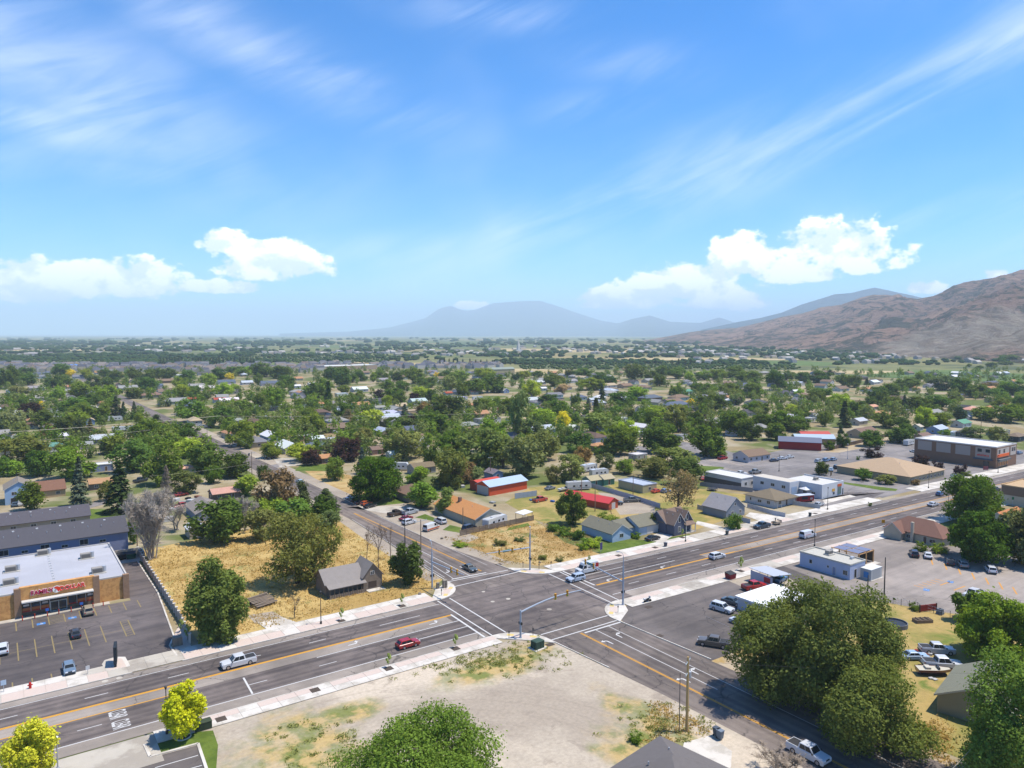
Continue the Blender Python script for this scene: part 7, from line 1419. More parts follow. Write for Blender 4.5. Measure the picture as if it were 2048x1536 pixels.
caravan((230, 842), 9, 3.2, 0, 'white caravan before the dark conifers left of the side road'); caravan((250, 862), 14, 2.9, 0, 'long low white mobile home left of the side road'); caravan((560, 853), 7, 3, .1, 'rounded white caravan beside the white roofed houses'); caravan((1278, 836), 8, 3, 0, 'white caravan amid trees near the yellow tree'); caravan((1818, 890), 9, 3, .1, 'white trailer left of the brown two storey store'); caravan((955, 800), 10, 3.2, 0, 'white trailer far back amid the suburb'); caravan((1908, 873), 7, 3, .2, 'pale caravan behind the brown two storey store')
t = empty('utility_trailer', (*G(1553, 1049), 0), math.pi - .034); MB().box(-1.4, 1.4, -.9, .9, .45, .55).build('deck', M_PAINT, t, A(150, 130, 110)); MB().box(-1.4, 1.4, .85, .9, .55, 1.0).box(-1.4, 1.4, -.9, -.85, .55, 1.0).box(-1.4, -1.35, -.85, .85, .55, 1.3).build('sides', M_PAINT, t, A(196, 176, 154)); MB().box(-.9, .8, -.7, .7, .55, 1.1).build('load', M_PAINT, t, A(206, 186, 160)); MB().tube([(.6, 0, 1.1), (.7, .1, 2.1)], [.1, .2], 6).build('upright_load', M_TRIM, t)
for y in (-.95, .95): MB().tube([(0, y - .08, .3), (0, y + .08, .3)], [.3] * 2, 12).build('wheel', M_TYRE, t)
tag(t, 'small loaded trailer behind the dark blue pickup', 'trailer', 'trailers')
def boat(px, rz, label, hull, inside):
    t = empty('boat', (*G(*px), 0), rz); n = 9; V = []; F = []
    for i in range(n):
        u = i / (n - 1); x = -2.9 + 5.8 * u; w = 1.05 * (1 - max(0, u - .45) ** 2 * 3.0); w = max(.03, w); z0 = .45 + .35 * u ** 3
        V += [(x, -w, 1.15 + .2 * u), (x, -w * .6, z0 + .1), (x, 0, z0), (x, w * .6, z0 + .1), (x, w, 1.15 + .2 * u)]
    for i in range(n - 1):
        for k in range(4): F.append((i * 5 + k, i * 5 + k + 1, i * 5 + k + 6, i * 5 + k + 5))
    MB().add(V, F + [(0, 1, 2, 3, 4)]).build('hull', M_CAR, t, hull)
    MB().add([(-2.8, -.95, 1.12), (.6, -.95, 1.2), (2.4, -.3, 1.3), (2.4, .3, 1.3), (.6, .95, 1.2), (-2.8, .95, 1.12)], [(0, 1, 2, 3, 4, 5)]).build('deck', M_PAINT, t, inside)
    MB().box(.4, .6, -.7, .7, 1.2, 1.6).build('windscreen', M_CARGLASS, t); MB().box(-1.6, -.8, -.6, .6, 1.15, 1.5).build('seat', M_PAINT, t, A(214, 206, 190)); MB().box(-2.2, 1.8, -.5, .5, .15, .45).build('cradle', M_TRIM, t)
    return tag(t, label, 'boat')
boat((1869, 1350), -.75, 'brown and cream motorboat beside the white crew cab pickup', A(130, 80, 60), A(214, 206, 186)); boat((1130, 982), .05, 'small white boat before the long travel trailer', A(222, 222, 224), A(206, 206, 200))
def motorcycle():
    t = empty('motorcycle', (*G(1295, 1205), .03), -.15)
    for x in (-.72, .72): MB().tube([(x, -.06, .32), (x, .06, .32)], [.32] * 2, 14).build('wheel', M_TYRE, t)
    MB().frustum((-.5, .45, -.14, .14), .3, (-.3, .3, -.12, .12), .75).build('engine', M_TRIM, t); MB().frustum((-.1, .45, -.15, .15), .75, (0, .4, -.08, .08), .95).build('tank', M_CAR, t, (.02, .02, .022)); MB().box(-.75, -.1, -.14, .14, .72, .84).build('seat', M_TRIM, t)
    MB().tube([(.72, 0, .32), (.48, 0, 1.0)], .035, 6).tube([(.42, -.38, 1.05), (.42, .38, 1.05)], .02, 6).build('fork', M_STEEL, t); MB().box(.5, .62, -.25, .25, .9, 1.35).build('windshield', M_PAINT, t, A(214, 218, 222)); MB().box(-1.0, -.6, -.28, .28, .7, 1.0).build('pannier', M_PAINT, t, A(226, 226, 226))
    tag(t, 'black and white motorcycle on the corner car park', 'motorcycle')
motorcycle()
# ------------------------------------------------------------------ street furniture, signals, wires, fences, clutter
SIGY = mat('signal_yellow', A(222, 164, 48, 1.2), .5, .05); SIGN_G = mat('street_sign_green', A(36, 140, 116, 1.1), .5, 0); LENS = [mat('lens_red', (.25, .015, .01), .3, 0), mat('lens_amber', (.3, .15, .01), .3, 0), mat('lens_green', (.01, .2, .08), .3, 0)]
M_MAST = mat('mast_steel', A(178, 190, 206), .5, .05)
def mast(X, Y, arm_dir, arm_len, arm_z, label, lum=None, rise=.6, heads=(.62, .9), sign=False, pole_h=None, bow=0.0):
    t = empty('traffic_signal', (X, Y, .14)); ph = pole_h or arm_z + .4; d = Vector((arm_dir[0], arm_dir[1], 0)).normalized(); nrm = Vector((-d.y, d.x, 0))
    pole = MB().tube([(0, 0, 0), (0, 0, ph)], [.21, .16], 10).build('pole', M_MAST, t); MB().cyl((0, 0), .27, 0, .18, 10).build('base_flange', M_MAST, pole)
    pts = [Vector((0, 0, arm_z)) + d * arm_len * u + Vector((0, 0, rise * u + bow * math.sin(math.pi * min(1, u * 1.0)))) for u in np.linspace(0, 1, 9)]
    MB().tube(pts, list(np.linspace(.17, .09, 9)), 8).build('mast_arm', M_MAST, t)
    MB().box(-.16, .16, -.14, .14, 2.6, 3.1).build('pedestrian_signal', M_TRIM, t, loc=(nrm.x * .3, nrm.y * .3, 0)); MB().box(-.14, .14, -.14, .14, 2.6, 3.1).build('pedestrian_signal', M_TRIM, t, loc=(-nrm.x * .3 , -nrm.y * .3, 0))
    for u in heads:
        p = Vector((0, 0, arm_z)) + d * arm_len * u + Vector((0, 0, rise * u + bow * math.sin(math.pi * u)))
        ang = math.atan2(nrm.y, nrm.x)
        h = MB().box(-.13, .13, -.2, .2, -.62, .62).build('signal_head', SIGY, t, loc=tuple(p), rz=ang)
        for s in (-1, 1):
            for k in range(3): MB().tube([(s * .13, 0, .4 - k * .4), (s * .20, 0, .4 - k * .4)], [.13, .12], 10).build('lens', LENS[k], h)
    if sign:
        p = Vector((0, 0, arm_z)) + d * arm_len * sign + Vector((0, 0, rise * sign)); s_ = MB().box(-.02, .02, -1.0, 1.0, -.28, .28).build('street_name_sign', SIGN_G, t, loc=tuple(p), rz=math.atan2(nrm.y, nrm.x))
        for q in (-1, 1): MB().box(q * .021 - .002, q * .021 + .002, -.8, .7, -.08, .1).build('sign_text_bar', M_WHITE, s_)
    if lum:
        L = MB(); z0 = ph; L.tube([(0, 0, z0 - .2), (0, 0, lum[0] - 1)], [.1, .07], 8); q = [Vector((0, 0, lum[0] - 1)) + Vector((lum[1][0], lum[1][1], 0)).normalized() * lum[2] * (1 - math.cos(a)) + Vector((0, 0, math.sin(a) * 1.0)) for a in np.linspace(0, math.pi / 2, 6)]
        L.tube(q, .05, 6); lo = L.build('lamp_arm', M_MAST, t); e = q[-1]; MB().box(-.35, .35, -.14, .14, -.08, .05).build('lamp_head', M_MAST, lo, loc=tuple(e), rz=math.atan2(lum[1][1], lum[1][0]))
    if lum: MB().tube([tuple(Vector((0, 0, ph - 2.1)) - d * 1.0), tuple(Vector((0, 0, ph - 2.1)) + d * 1.0)], .04, 6).build('camera_bar', M_MAST, t)
    return tag(t, label, 'traffic light', 'traffic signals of the crossing')
mast(80.1, 145.2, (0.02, -1), 13.5, 6.0, 'signal mast beside the control cabinet, arm towards the viewer', lum=(10.6, (.3, 1), 1.6), heads=(.62, .80), pole_h=8.2)
mast(106.0, 142.6, (-1, .02), 12.5, 5.6, 'signal mast at the dry lot corner with green name sign', lum=(11.2, (-.6, -.8), 1.6), heads=(.42, .72), sign=.56, pole_h=9)
mast(108.3, 112.3, (.02, 1), 13.5, 5.0, 'signal mast at the corner car park with tall curved lamp', lum=(11.6, (-.6, .4), 1.2), heads=(.72, .93), rise=1.2, sign=.82, pole_h=8.5)
mast(80.3, 111.0, (1, .03), 15.5, 5.0, 'short signal mast at the gravel lot corner with curved arm', heads=(.56, .76), rise=1.0, bow=.6)
def lamp_post(X, Y, h, label, color=M_POLE, arm=None):
    t = empty('street_lamp', (X, Y, .1)); MB().tube([(0, 0, 0), (0, 0, h)], [.1, .06], 8).build('pole', color, t); MB().cyl((0, 0), .22, 0, .5, 10).build('base', color, t)
    if arm: a = MB().tube([(0, 0, h - .3), (arm * .5, 0, h), (arm, 0, h - .1)], .04, 6).build('arm', color, t); MB().tube([(arm, 0, h - .1), (arm, 0, h - .55)], [.08, .22], 8).build('lantern', color, t)
    else: MB().tube([(0, 0, h), (0, 0, h + .45)], [.07, .22], 8).tube([(0, 0, h + .45), (0, 0, h + .6)], [.25, .05], 8).build('lantern', color, t)
    return tag(t, label, 'street lamp', 'street lamps')
lamp_post(*G(642, 1249), 6.2, 'dark street lamp on the pavement before the abandoned house'); lamp_post(18.6, 113.2, 6.6, 'dark street lamp rising behind the vivid yellow tree'); lamp_post(*G(116, 1543), 4.2, 'grey lamp pole beside the corner yellow tree', M_STEEL); lamp_post(*G(1371, 1084), 6, 'street lamp with dark green base before the dark blue gabled house', mat('green_pole', (.03, .06, .05), .5, 0)); lamp_post(*G(1655, 1020), 7, 'dark street lamp before the red food stand'); lamp_post(*G(1629, 1093), 7, 'dark street lamp beside the white courier van'); lamp_post(*G(1857, 977), 6.5, 'hooked dark street lamp before the tan office', arm=1.8); lamp_post(*G(1896, 1028), 6.5, 'dark street lamp before the right hand trees'); lamp_post(*G(1996, 946), 7, 'dark street lamp before the brown two storey store'); lamp_post(*G(1558, 943), 6.5, 'dark street lamp at the office entrance'); lamp_post(*G(1695, 918), 6.5, 'thin lamp in the office car park', M_STEEL)
M_PALEWOOD = mat('pale_pole_wood', A(206, 172, 116), .95, .15, 2)
def util_pole(X, Y, h, label, wood=True, arms=(.4, 1.6), adir=(1, 0), arm_len=1.3, transformer=False, r=.16):
    t = empty('utility_pole', (X, Y, 0)); m = (M_PALEWOOD if 'yellowish' in label and wood else M_WOOD) if wood else M_POLE; MB().tube([(0, 0, 0), (0, 0, h)], [r, r * .62], 8).build('pole', m, t); d = Vector((adir[0], adir[1], 0)).normalized()
    for a in arms:
        p0, p1 = Vector((0, 0, h - a)) - d * arm_len, Vector((0, 0, h - a)) + d * arm_len; c = MB().tube([p0, p1], .07, 6).build('crossarm', M_PAINT if wood else m, t, A(176, 186, 190))
        for u in (-.95, -.5, .5, .95): q = Vector((0, 0, h - a)) + d * arm_len * u; MB().tube([q, q + Vector((0, 0, .25))], [.05, .04], 6).build('insulator', M_STEEL, c)
    if transformer: MB().cyl((0, 0), .26, h - 3.2, h - 2.3, 10).build('transformer', M_STEEL, t, loc=(.4, 0, 0)); MB().tube([(.12, 0, 0), (.12, 0, h - 2)], .06, 6).build('conduit', M_TRIM, t)
    return tag(t, label, 'utility pole', 'utility poles')
util_pole(80.9, 70.3, 11.2, 'yellowish wooden pole with two crossarms beside the lower side road', arms=(.7, 2.4), adir=(1, .5), transformer=True, r=.24); util_pole(79.6, 70.6, 9.0, 'slim conduit pole standing beside the yellowish wooden pole', False, arms=(), r=.07)
util_pole(*G(842, 1113), 9.8, 'wooden pole with wide crossarm at the far road bend', arms=(.4,), adir=(1, .2), arm_len=2.1); util_pole(*G(810, 1101), 9.6, 'dark pole left of the wide crossarm pole', False, arms=())
for x, y, h, l, w in ((673, 1052, 9, 'dark pole beside the dark shrubs at the side road', False), (926, 1058, 6.5, 'slim wooden pole before the orange roofed house', True), (1190, 1023, 8, 'thin pole at the red roofed shed gable', True), (1163, 1000, 7.5, 'thin pole behind the red roofed shed', True), (1266, 995, 7.5, 'slim pole on the dry strip by the open long shed', True), (1768, 1200, 9.5, 'dark pole at the edge of the pale car park', False), (504, 952, 10, 'dark wooden pole on the left of the side road', True), (415, 893, 9.5, 'second dark wooden pole along the side road', True), (350, 855, 9, 'third dark wooden pole along the side road', True), (281, 833, 9, 'fourth wooden pole along the side road', True), (580, 865, 12, 'wooden pole with transformer near the white roofed houses', True), (778, 890, 9, 'wooden pole beyond the white trailer lots', True), (275, 1105, 11, 'light wooden pole beside the grey thicket', True), (981, 957, 9, 'wooden pole behind the orange roofed house', True), (1961, 878, 14, 'tall pale pole behind the brown two storey store', True), (1143, 806, 9, 'pole amid the middle suburb trees', True), (1735, 1150 + 40, 4.5, 'short dark post at the car park fence', False)):
    util_pole(*G(x, y), h, l, w, arms=(.5,) if h > 8.5 and w else (), adir=(1, .1), transformer='transformer' in l)
util_pole(*G(1980, 1560), 9.5, 'dim pole before the bottom right trees', False, arms=(.3,), adir=(.6, -.8))
def wire(a, b, sag, label, r=.025, n=14, col=None):
    a, b = Vector(a), Vector(b); pts = [a.lerp(b, u) - Vector((0, 0, sag * 4 * u * (1 - u))) for u in np.linspace(0, 1, n)]
    o = MB().tube(pts, r, 4, False).build('power_line', M_STEEL if col is None else col, None); return tag(o, label, 'power line', 'power lines')
M_WIRE = mat('wire', A(206, 196, 170), .6, 0)
g = lambda x, y, z: (*G(x, y, z), z)
wire(g(-60, 868, 11), g(435, 832, 11), .8, 'bright upper power line crossing the left suburb', .1, col=M_WIRE); wire(g(435, 832, 11), g(980, 826, 11), 1.0, 'thin power line continuing over the middle suburb', .06, col=M_WIRE); wire(g(-60, 888, 9), g(300, 860, 9), .8, 'faint lower power line crossing the left suburb', .05, col=M_WIRE)
wire(g(300, 952, 8), g(500, 927, 8), .5, 'faint power line over the round maples', .022, col=M_WIRE); wire((81, 70, 10.6), (150, 20, 9), .8, 'power line leaving the yellowish pole to the right', .012, col=M_POLE); wire((78, 152, 12), (95, 380, 9), 1.5, 'power line along the side road', .02)
wire(g(1880, 1560, 4), g(1985, 1445, 9), .4, 'pale cable in front of the bottom right tree', .03, col=M_WIRE); wire((101.5, 52, 8), (101, 84, 8.4), .5, 'cable above the road verge', .015)
# control cabinet, transformer boxes, bins, signs, hydrant
def simple_box(name, X, Y, dims, color, label, cat, rz=0.0, pad=True, m=None, z=0.1):
    t = empty(name, (X, Y, z), rz); a, b, c = dims; MB().box(-a, a, -b, b, 0, c).build('body', m or M_PAINT, t, color); MB().frustum((-a - .04, a + .04, -b - .04, b + .04), c, (-a * .9, a * .9, -b * .85, b * .85), c + .12).build('lid', m or M_PAINT, t, tuple(v * 1.15 for v in color))
    MB().box(-.02, .02, -b - .02, -b + .0, .1, c - .1).build('door_seam', M_TRIM, t)
    if pad: MB().box(-a - .5, a + .5, -b - .4, b + .4, -.12, .02).build('pad', M_CONC, t)
    return tag(t, label, cat)
simple_box('control_cabinet', 82.5, 143.6, (.5, .35, 1.75), A(150, 142, 130), 'grey signal control cabinet at the crossing corner', 'cabinet'); simple_box('control_cabinet', 80.9, 144.0, (.3, .25, 1.3), A(140, 132, 122), 'smaller grey cabinet left of the signal control cabinet', 'cabinet')
simple_box('transformer_box', *G(1075, 1296), (1.0, .8, 1.35), A(58, 82, 70), 'green transformer box at the gravel lot corner', 'utility box', .1); simple_box('transformer_box', *G(406, 1458), (1.15, .6, 1.1), A(62, 74, 54), 'dark green transformer box beside the vivid yellow tree', 'utility box', 0, False); simple_box('stone_sign_base', *G(355, 1291), (.8, .6, 1.5), A(150, 134, 118), 'stone pillar at the end of the store fence', 'pillar', 0, False)
def bin_(X, Y, color, label, s=1.0):
    t = empty('wheelie_bin', (X, Y, .12)); MB().frustum((-.26, .26, -.3, .3), .1, (-.33, .33, -.38, .38), 1.05).build('body', M_PAINT, t, color); MB().box(-.36, .36, -.42, .42, 1.05, 1.15).build('lid', M_PAINT, t, tuple(v * 1.2 for v in color))
    for x in (-.24, .24): MB().tube([(x - .04, .3, .12), (x + .04, .3, .12)], [.12] * 2, 8).build('wheel', M_TYRE, t)
    t.scale = (s, s, s); return tag(t, label, 'bin', 'wheelie bins')
bin_(*G(1433, 1474), A(78, 88, 100), 'dark wheelie bin at the bottom roadside', 1.15); bin_(*G(1440, 1479), A(120, 132, 146), 'paler wheelie bin in front of the dark roadside bin', 1.15); bin_(*G(1331, 1094), A(92, 96, 108), 'wheelie bin at the kerb before the pale blue house'); bin_(*G(1454, 1070), A(84, 92, 92), 'wheelie bin at the kerb near the grey gabled house'); bin_(*G(1620, 1033), A(70, 80, 80), 'wheelie bin at the kerb before the white hip roofed house'); bin_(*G(498, 912), A(40, 42, 44), 'wheelie bin far along the side road')
def dumpster(X, Y, color, label, rz=0):
    t = empty('dumpster', (X, Y, .03), rz); MB().frustum((-.95, .95, -.75, .75), .1, (-1.1, 1.1, -.85, .85), 1.35).build('body', M_PAINT, t, color); MB().add([(-1.1, -.87, 1.36), (1.1, -.87, 1.36), (1.1, .87, 1.7), (-1.1, .87, 1.7), (-1.1, .87, 1.36), (1.1, .87, 1.36)], [(0, 1, 2, 3), (3, 2, 5, 4), (1, 5, 2), (0, 3, 4)]).build('lid', M_TRIM, t)
    MB().box(-1.2, 1.2, -.1, .1, .7, .9).build('lift_sleeve', M_PAINT, t, color); return tag(t, label, 'dumpster', 'dumpsters')
dumpster(*G(1461, 1158), A(132, 30, 44), 'dark red dumpster on the corner car park'); dumpster(*G(262, 1117), A(34, 96, 70), 'green dumpster behind the store alley'); dumpster(*G(243, 1119), A(40, 40, 42), 'black dumpster behind the store alley'); area('dumpster_pad', [(22.7, 206.2), (30, 206.2), (30, 212), (22.7, 212)], .03, M_CONC2)
mb = MB(); t = empty('dumpster_enclosure', (26.6, 212.2, 0)); MB().box(-3.4, 3.4, -.15, .15, 0, 2.0).build('back_wall', M_WALL, t, A(196, 186, 172)); MB().box(3.25, 3.55, -5.2, -.15, 0, 2.0).build('side_wall', M_WALL, t, A(190, 182, 172)); tag(t, 'pale block wall around the green and black dumpsters', 'wall')
t = empty('hydrant', (2.95, 141.0, .1)); MB().cyl((0, 0), .16, 0, .65, 10).tube([(-.28, 0, .45), (.28, 0, .45)], .08, 8).build('barrel', M_PAINT, t, A(206, 44, 40)); MB().tube([(0, 0, .65), (0, 0, .85)], [.17, .05], 10).build('bonnet', M_PAINT, t, A(206, 44, 40)); t.scale = (1.3, 1.3, 1.3); tag(t, 'red fire hydrant at the store pavement', 'hydrant')
def post_sign(X, Y, h, w, hh, color, label, rz=0.0, z=.1, back=None, cat='sign', two=False):
    t = empty('sign', (X, Y, z), rz)
    for x in ((-w * .35, w * .35) if two else (0,)): MB().cyl((x, 0), .05, 0, h, 6).build('post', M_STEEL, t)
    MB().box(-w / 2, w / 2, -.08, -.04, h - hh, h).build('panel', M_PAINT, t, color); return tag(t, label, cat, 'signs')
post_sign(-.6, 142.0, 2.0, .75, .8, A(200, 220, 240), 'pale blue sign at the left edge of the store lot'); post_sign(11.2, 141.4, 1.5, .6, .7, A(224, 224, 224), 'small white sign in the store lot front row', 0)
t = empty('store_sign', (15.6, 142.8, .12), -.16); MB().box(-.25, .25, -1.5, 1.5, .6, 3.6).build('cabinet', M_PAINT, t, A(46, 54, 62)); MB().box(-.2, .2, -1.3, -.9, 0, .6).build('leg', M_TRIM, t); MB().box(-.2, .2, .9, 1.3, 0, .6).build('leg', M_TRIM, t); tag(t, 'dark pylon sign seen edge on in the store lot island', 'sign')
isl = structure('kerb_island', MB().prism([(13.9, 140.6), (13.6, 144.2), (14.2, 145.8), (16.0, 146.2), (17.4, 145.2), (17.6, 140.6)], .02, .16), M_CONC); MB().prism([(14.4, 140.7), (14.2, 144), (14.8, 145.2), (15.8, 145.6), (16.8, 144.8), (17.0, 140.7)], .1, .175).build('paver_panel', M_PAVER, isl)
post_sign(*G(1756 - 554, 1105), 2.6, 1.0, 1.9, A(74, 66, 120), 'purple sign board at the hedge of the dry lot', .2, two=True); post_sign(*G(1766, 1057), 2.6, 1.0, 1.0, A(226, 160, 40), 'yellow warning diamond beside the brown roofed cream house', -.6); post_sign(*G(1661, 962 + 12), 6.2, 2.2, 1.9, A(92, 76, 44), 'dark pole sign behind the white painted shop', .3); post_sign(*G(1906, 961), 2.4, 2.6, 1.8, A(186, 196, 206), 'low white monument sign before the tan office', -.5, two=True); post_sign(*G(1971, 943), 2.2, 2.4, 1.6, A(140, 76, 82), 'maroon sign before the brown two storey store', -.5, two=True); post_sign(*G(2025, 1012), 3, .8, .9, A(60, 140, 90), 'green street sign at the right edge', -.5)
for x, y in ((1078, 1140), (1046, 1136), (1102, 1135), (892, 1180), (883, 1192), (1018, 1278), (1066, 1272), (1236, 1190 + 36)):
    X, Y = G(x, y); t = empty('push_button_post', (X, Y, .14)); MB().cyl((0, 0), .05, 0, 1.5, 6).build('post', M_TRIM, t); MB().box(-.09, .09, -.09, .09, 1.05, 1.4).build('button_box', M_TRIM, t); auto(t, 'slim push button post on the crossing corner', 'post', 'push button posts', (X, Y))
t = empty('tree_ring', (20.2, 111.0 - .6, .02)); 
mb = MB()
for k in range(16): a0, a1 = k * math.pi / 8, (k + 1) * math.pi / 8; mb.prism([(1.15 * math.cos(a0), 1.15 * math.sin(a0)), (1.15 * math.cos(a1), 1.15 * math.sin(a1)), (.98 * math.cos(a1), .98 * math.sin(a1)), (.98 * math.cos(a0), .98 * math.sin(a0))], 0, .14)
t.location = (*G(366, 1474), .02); mb.build('edging', M_CONC, t); MB().cyl((0, 0), .98, 0, .05, 16).build('mulch', M_TRIM, t); tag(t, 'round kerb ring under the vivid yellow tree', 'planter')
M_SOIL = mat('dark_soil', A(92, 80, 70), .95, .25, 4)
for x, y in ((683, 1242), (804, 1212), (777, 1337), (911, 1297), (1178, 1130), (1365, 1075), (1482, 1142), (630, 1380), (442, 1438), (1310, 1095), (1237, 1111), (1630, 1027), (1505, 1054)):
    X, Y = G(x, y, .14); structure('tree_pit', MB().box(X - .75, X + .75, Y - .75, Y + .75, .1, .153), M_SOIL)
for x, y in ((1100, 1289), (1297, 1206 + 8), (1318, 1272), (997, 1129), (456, 1289)): X, Y = G(x, y, .02); structure('drain_grate', MB().box(X - .8, X + .8, Y - .6, Y + .6, .02, .05), M_SOIL)
# ---- fences: every post and panel a part
def fence(path, h, panel_len, color, label, m=M_PAINT, post=.07, post_color=None, thin=.05, cap=False, posth=.1, boards=0):
    t = empty('fence', (path[0][0], path[0][1], 0)); o = Vector((path[0][0], path[0][1], 0))
    for a, b in zip(path[:-1], path[1:]):
        a, b = Vector((*a, 0)) - o, Vector((*b, 0)) - o; n = max(1, round((b - a).length / panel_len)); d = (b - a).normalized(); rz = math.atan2(d.y, d.x); l = (b - a).length / n
        pm = MB().box(-post, post, -post, post, 0, h + posth).mesh('post', m); 
        if boards: 
            q = MB()
            for k in range(boards): q.box(post, l - post, -thin / 2, thin / 2, .1 + k * (h - .1) / boards, .1 + (k + .86) * (h - .1) / boards)
            qm = q.mesh('board_set', m)
        else: qm = MB().box(post, l - post, -thin / 2, thin / 2, .08, h).mesh('panel', m)
        for k in range(n + 1):
            if k < n: obj('panel', qm, t, color, tuple(a + d * l * k), rz)
            p = obj('post', pm, t, post_color or color, tuple(a + d * l * k), rz)
            if cap: MB().box(-post * 1.5, post * 1.5, -post * 1.5, post * 1.5, h + posth, h + posth + .1).build('cap', m, p, post_color or color)
    return tag(t, label, 'fence', 'fences')
fence([(29.4, 213), (29.2, 200), (28.9, 156), (28.2, 145)], 1.8, 2.4, A(184, 172, 158), 'grey panel fence with pale posts between store and gold field', post=.19, post_color=A(222, 214, 202), cap=True, thin=.09)
fence([G(920, 1072), G(1067, 1041)], 1.7, 2.4, A(140, 122, 104), 'weathered board fence behind the dry lot', boards=4)
fence([G(1172, 972), G(1262, 998), G(1320, 1017)], 1.7, 2.5, A(176, 182, 196), 'long grey vinyl fence running past the open long shed'); fence([G(1395, 1018), G(1470, 1040), G(1500, 1048)], 1.5, 2.4, A(186, 190, 200), 'grey vinyl fence between gabled houses'); fence([G(1495, 1015), G(1545, 1030), G(1570, 1035)], 1.5, 2.4, A(190, 194, 204), 'grey vinyl fence before the white hip roofed house'); fence([G(1585, 1010), G(1640, 1018)], 1.5, 2.4, A(190, 194, 198), 'grey vinyl fence below the red food stand'); fence([G(1400, 972), G(1505, 985)], 1.7, 2.4, A(150, 152, 160), 'grey fence before the low white flat roofed building')
fence([G(1030, 998), G(1073, 992)], 2.0, 2.0, A(176, 184, 196), 'short grey fence with gate beside the red pickup'); fence([G(1655, 902), G(1780, 872), G(1840, 868)], 1.8, 2.6, A(110, 92, 78), 'dark brown fence behind the office landscaping')
def chain_fence():
    t = empty('chain_link_fence', (*G(1770, 1205), 0)); o = Vector((*G(1770, 1205), 0)); P = [G(1770, 1205), G(1835, 1218), G(1900, 1236)]
    for a, b in zip(P[:-1], P[1:]):
        a, b = Vector((*a, 0)) - o, Vector((*b, 0)) - o; n = 4
        for k in range(n + 1): p = a.lerp(b, k / n); MB().cyl((0, 0), .05, 0, 1.5, 6).build('post', M_TRIM, t, loc=tuple(p))
        for z in (1.45, .8, .15): MB().tube([a + Vector((0, 0, z)), b + Vector((0, 0, z))], .02, 4).build('rail', M_STEEL, t)
        for k in range(40): p = a.lerp(b, (k + .5) / 40); q = a.lerp(b, min(1, (k + 2.5) / 40)); MB().tube([p + Vector((0, 0, .1)), q + Vector((0, 0, 1.45))], .008, 3, False).build('mesh_wire', M_STEEL, t) if k % 4 == 0 else None
    tag(t, 'sagging chain link fence beside the cluttered yard', 'fence', 'fences')
chain_fence()
# ---- corner lot and yard clutter
t = empty('canopy_shelter', (132.8, 92.6, 0), 0); 
MB().add([(-6.6, -4.4, 2.9), (6.6, -4.4, 2.9), (6.6, 4.6, 2.9), (-6.6, 4.6, 2.9), (-1.5, 0, 3.9), (1.5, 0, 3.9)], [(0, 1, 5, 4), (1, 2, 5), (2, 3, 4, 5), (3, 0, 4)]).build('roof', M_PAINT, t, A(246, 246, 246, 1.2)); MB().box(-6.6, 6.6, -4.42, -4.38, 2.5, 2.89).box(-6.62, -6.58, -4.3, 4.6, 2.5, 2.89).build('valance', M_PAINT, t, A(236, 238, 242))
MB().box(-6.2, 6.2, -4, 4.2, 0, 2.85).build('wall', M_WALL, t, A(204, 208, 220)); opening(t, '-x', 12.4, 8, 1, .8, 1.4, 1.2)
tag(t, 'small shop under a bright white roof beside the huge olive tree', 'building'); land('bright white roof', 132.8, 92.6, 3)
t = empty('carport', (146.5, 103, 0), -.1)
for x in (-2.8, 2.6):
    for y in (-3, 3): MB().box(x - .06, x + .06, y - .06, y + .06, 0, 2.7).build('post', M_TRIM, t)
MB().add([(-3.1, -3.6, 3.1), (2.9, -3.6, 2.6), (2.9, 3.6, 2.6), (-3.1, 3.6, 3.1), (-3.1, -3.6, 3.0), (2.9, -3.6, 2.5), (2.9, 3.6, 2.5), (-3.1, 3.6, 3.0)], [(0, 1, 2, 3), (7, 6, 5, 4), (0, 4, 5, 1), (1, 5, 6, 2), (2, 6, 7, 3), (3, 7, 4, 0)]).build('roof', M_METALROOF, t, A(196, 200, 210)); MB().box(-3.0, -2.95, -3.2, 3.2, .2, 2.6).build('side_panel', M_PAINT, t, A(190, 196, 214)); MB().box(-3.06, -3.01, -2.6, -.8, 1.0, 2.2).build('red_poster', M_PAINT, t, A(190, 70, 66)); MB().box(-1.5, 2, -1, 1, .1, 1.0).build('stored_goods', M_TRIM, t)
tag(t, 'grey roofed open carport beside the bright red pickup', 'carport'); land('carport', 146.5, 103)
t = empty('food_stand', (*G(1608, 1004), 0), -.28); MB().box(-3.2, 3.2, -1.2, 1.2, .5, 2.5).build('body', M_PAINT, t, A(168, 40, 44)); MB().box(-3.3, 3.3, -1.4, 1.4, 2.5, 2.62).build('roof', M_METALROOF, t, A(206, 214, 226)); MB().box(-2, .5, -1.24, -1.2, 1.2, 2.1).build('serving_hatch', M_TRIM, t); MB().box(1.6, 2.6, -1.24, -1.2, 1.0, 1.7).build('painted_mark', M_PAINT, t, A(222, 190, 180))
for x in (-2, 2): MB().tube([(x, -1.25, .35), (x, -1.05, .35)], [.35] * 2, 10).build('wheel', M_TYRE, t)
tag(t, 'red food stand trailer before the white painted shop', 'food stand'); land('red food stand', *G(1608, 1004))
t = empty('canopy_tent', (*G(1620, 992), 0), -.28); MB().add([(-3.6, -1.9, 2.7), (3.6, -1.9, 2.7), (3.6, 1.9, 2.7), (-3.6, 1.9, 2.7), (-2.2, 0, 3.5), (2.2, 0, 3.5)], [(0, 1, 5, 4), (1, 2, 5), (2, 3, 4, 5), (3, 0, 4)]).build('canopy', M_PAINT, t, A(240, 240, 242))
for x in (-3.4, 0, 3.4):
    for y in (-1.8, 1.8): MB().cyl((x, y), .04, 0, 2.7, 6).build('pole', M_STEEL, t)
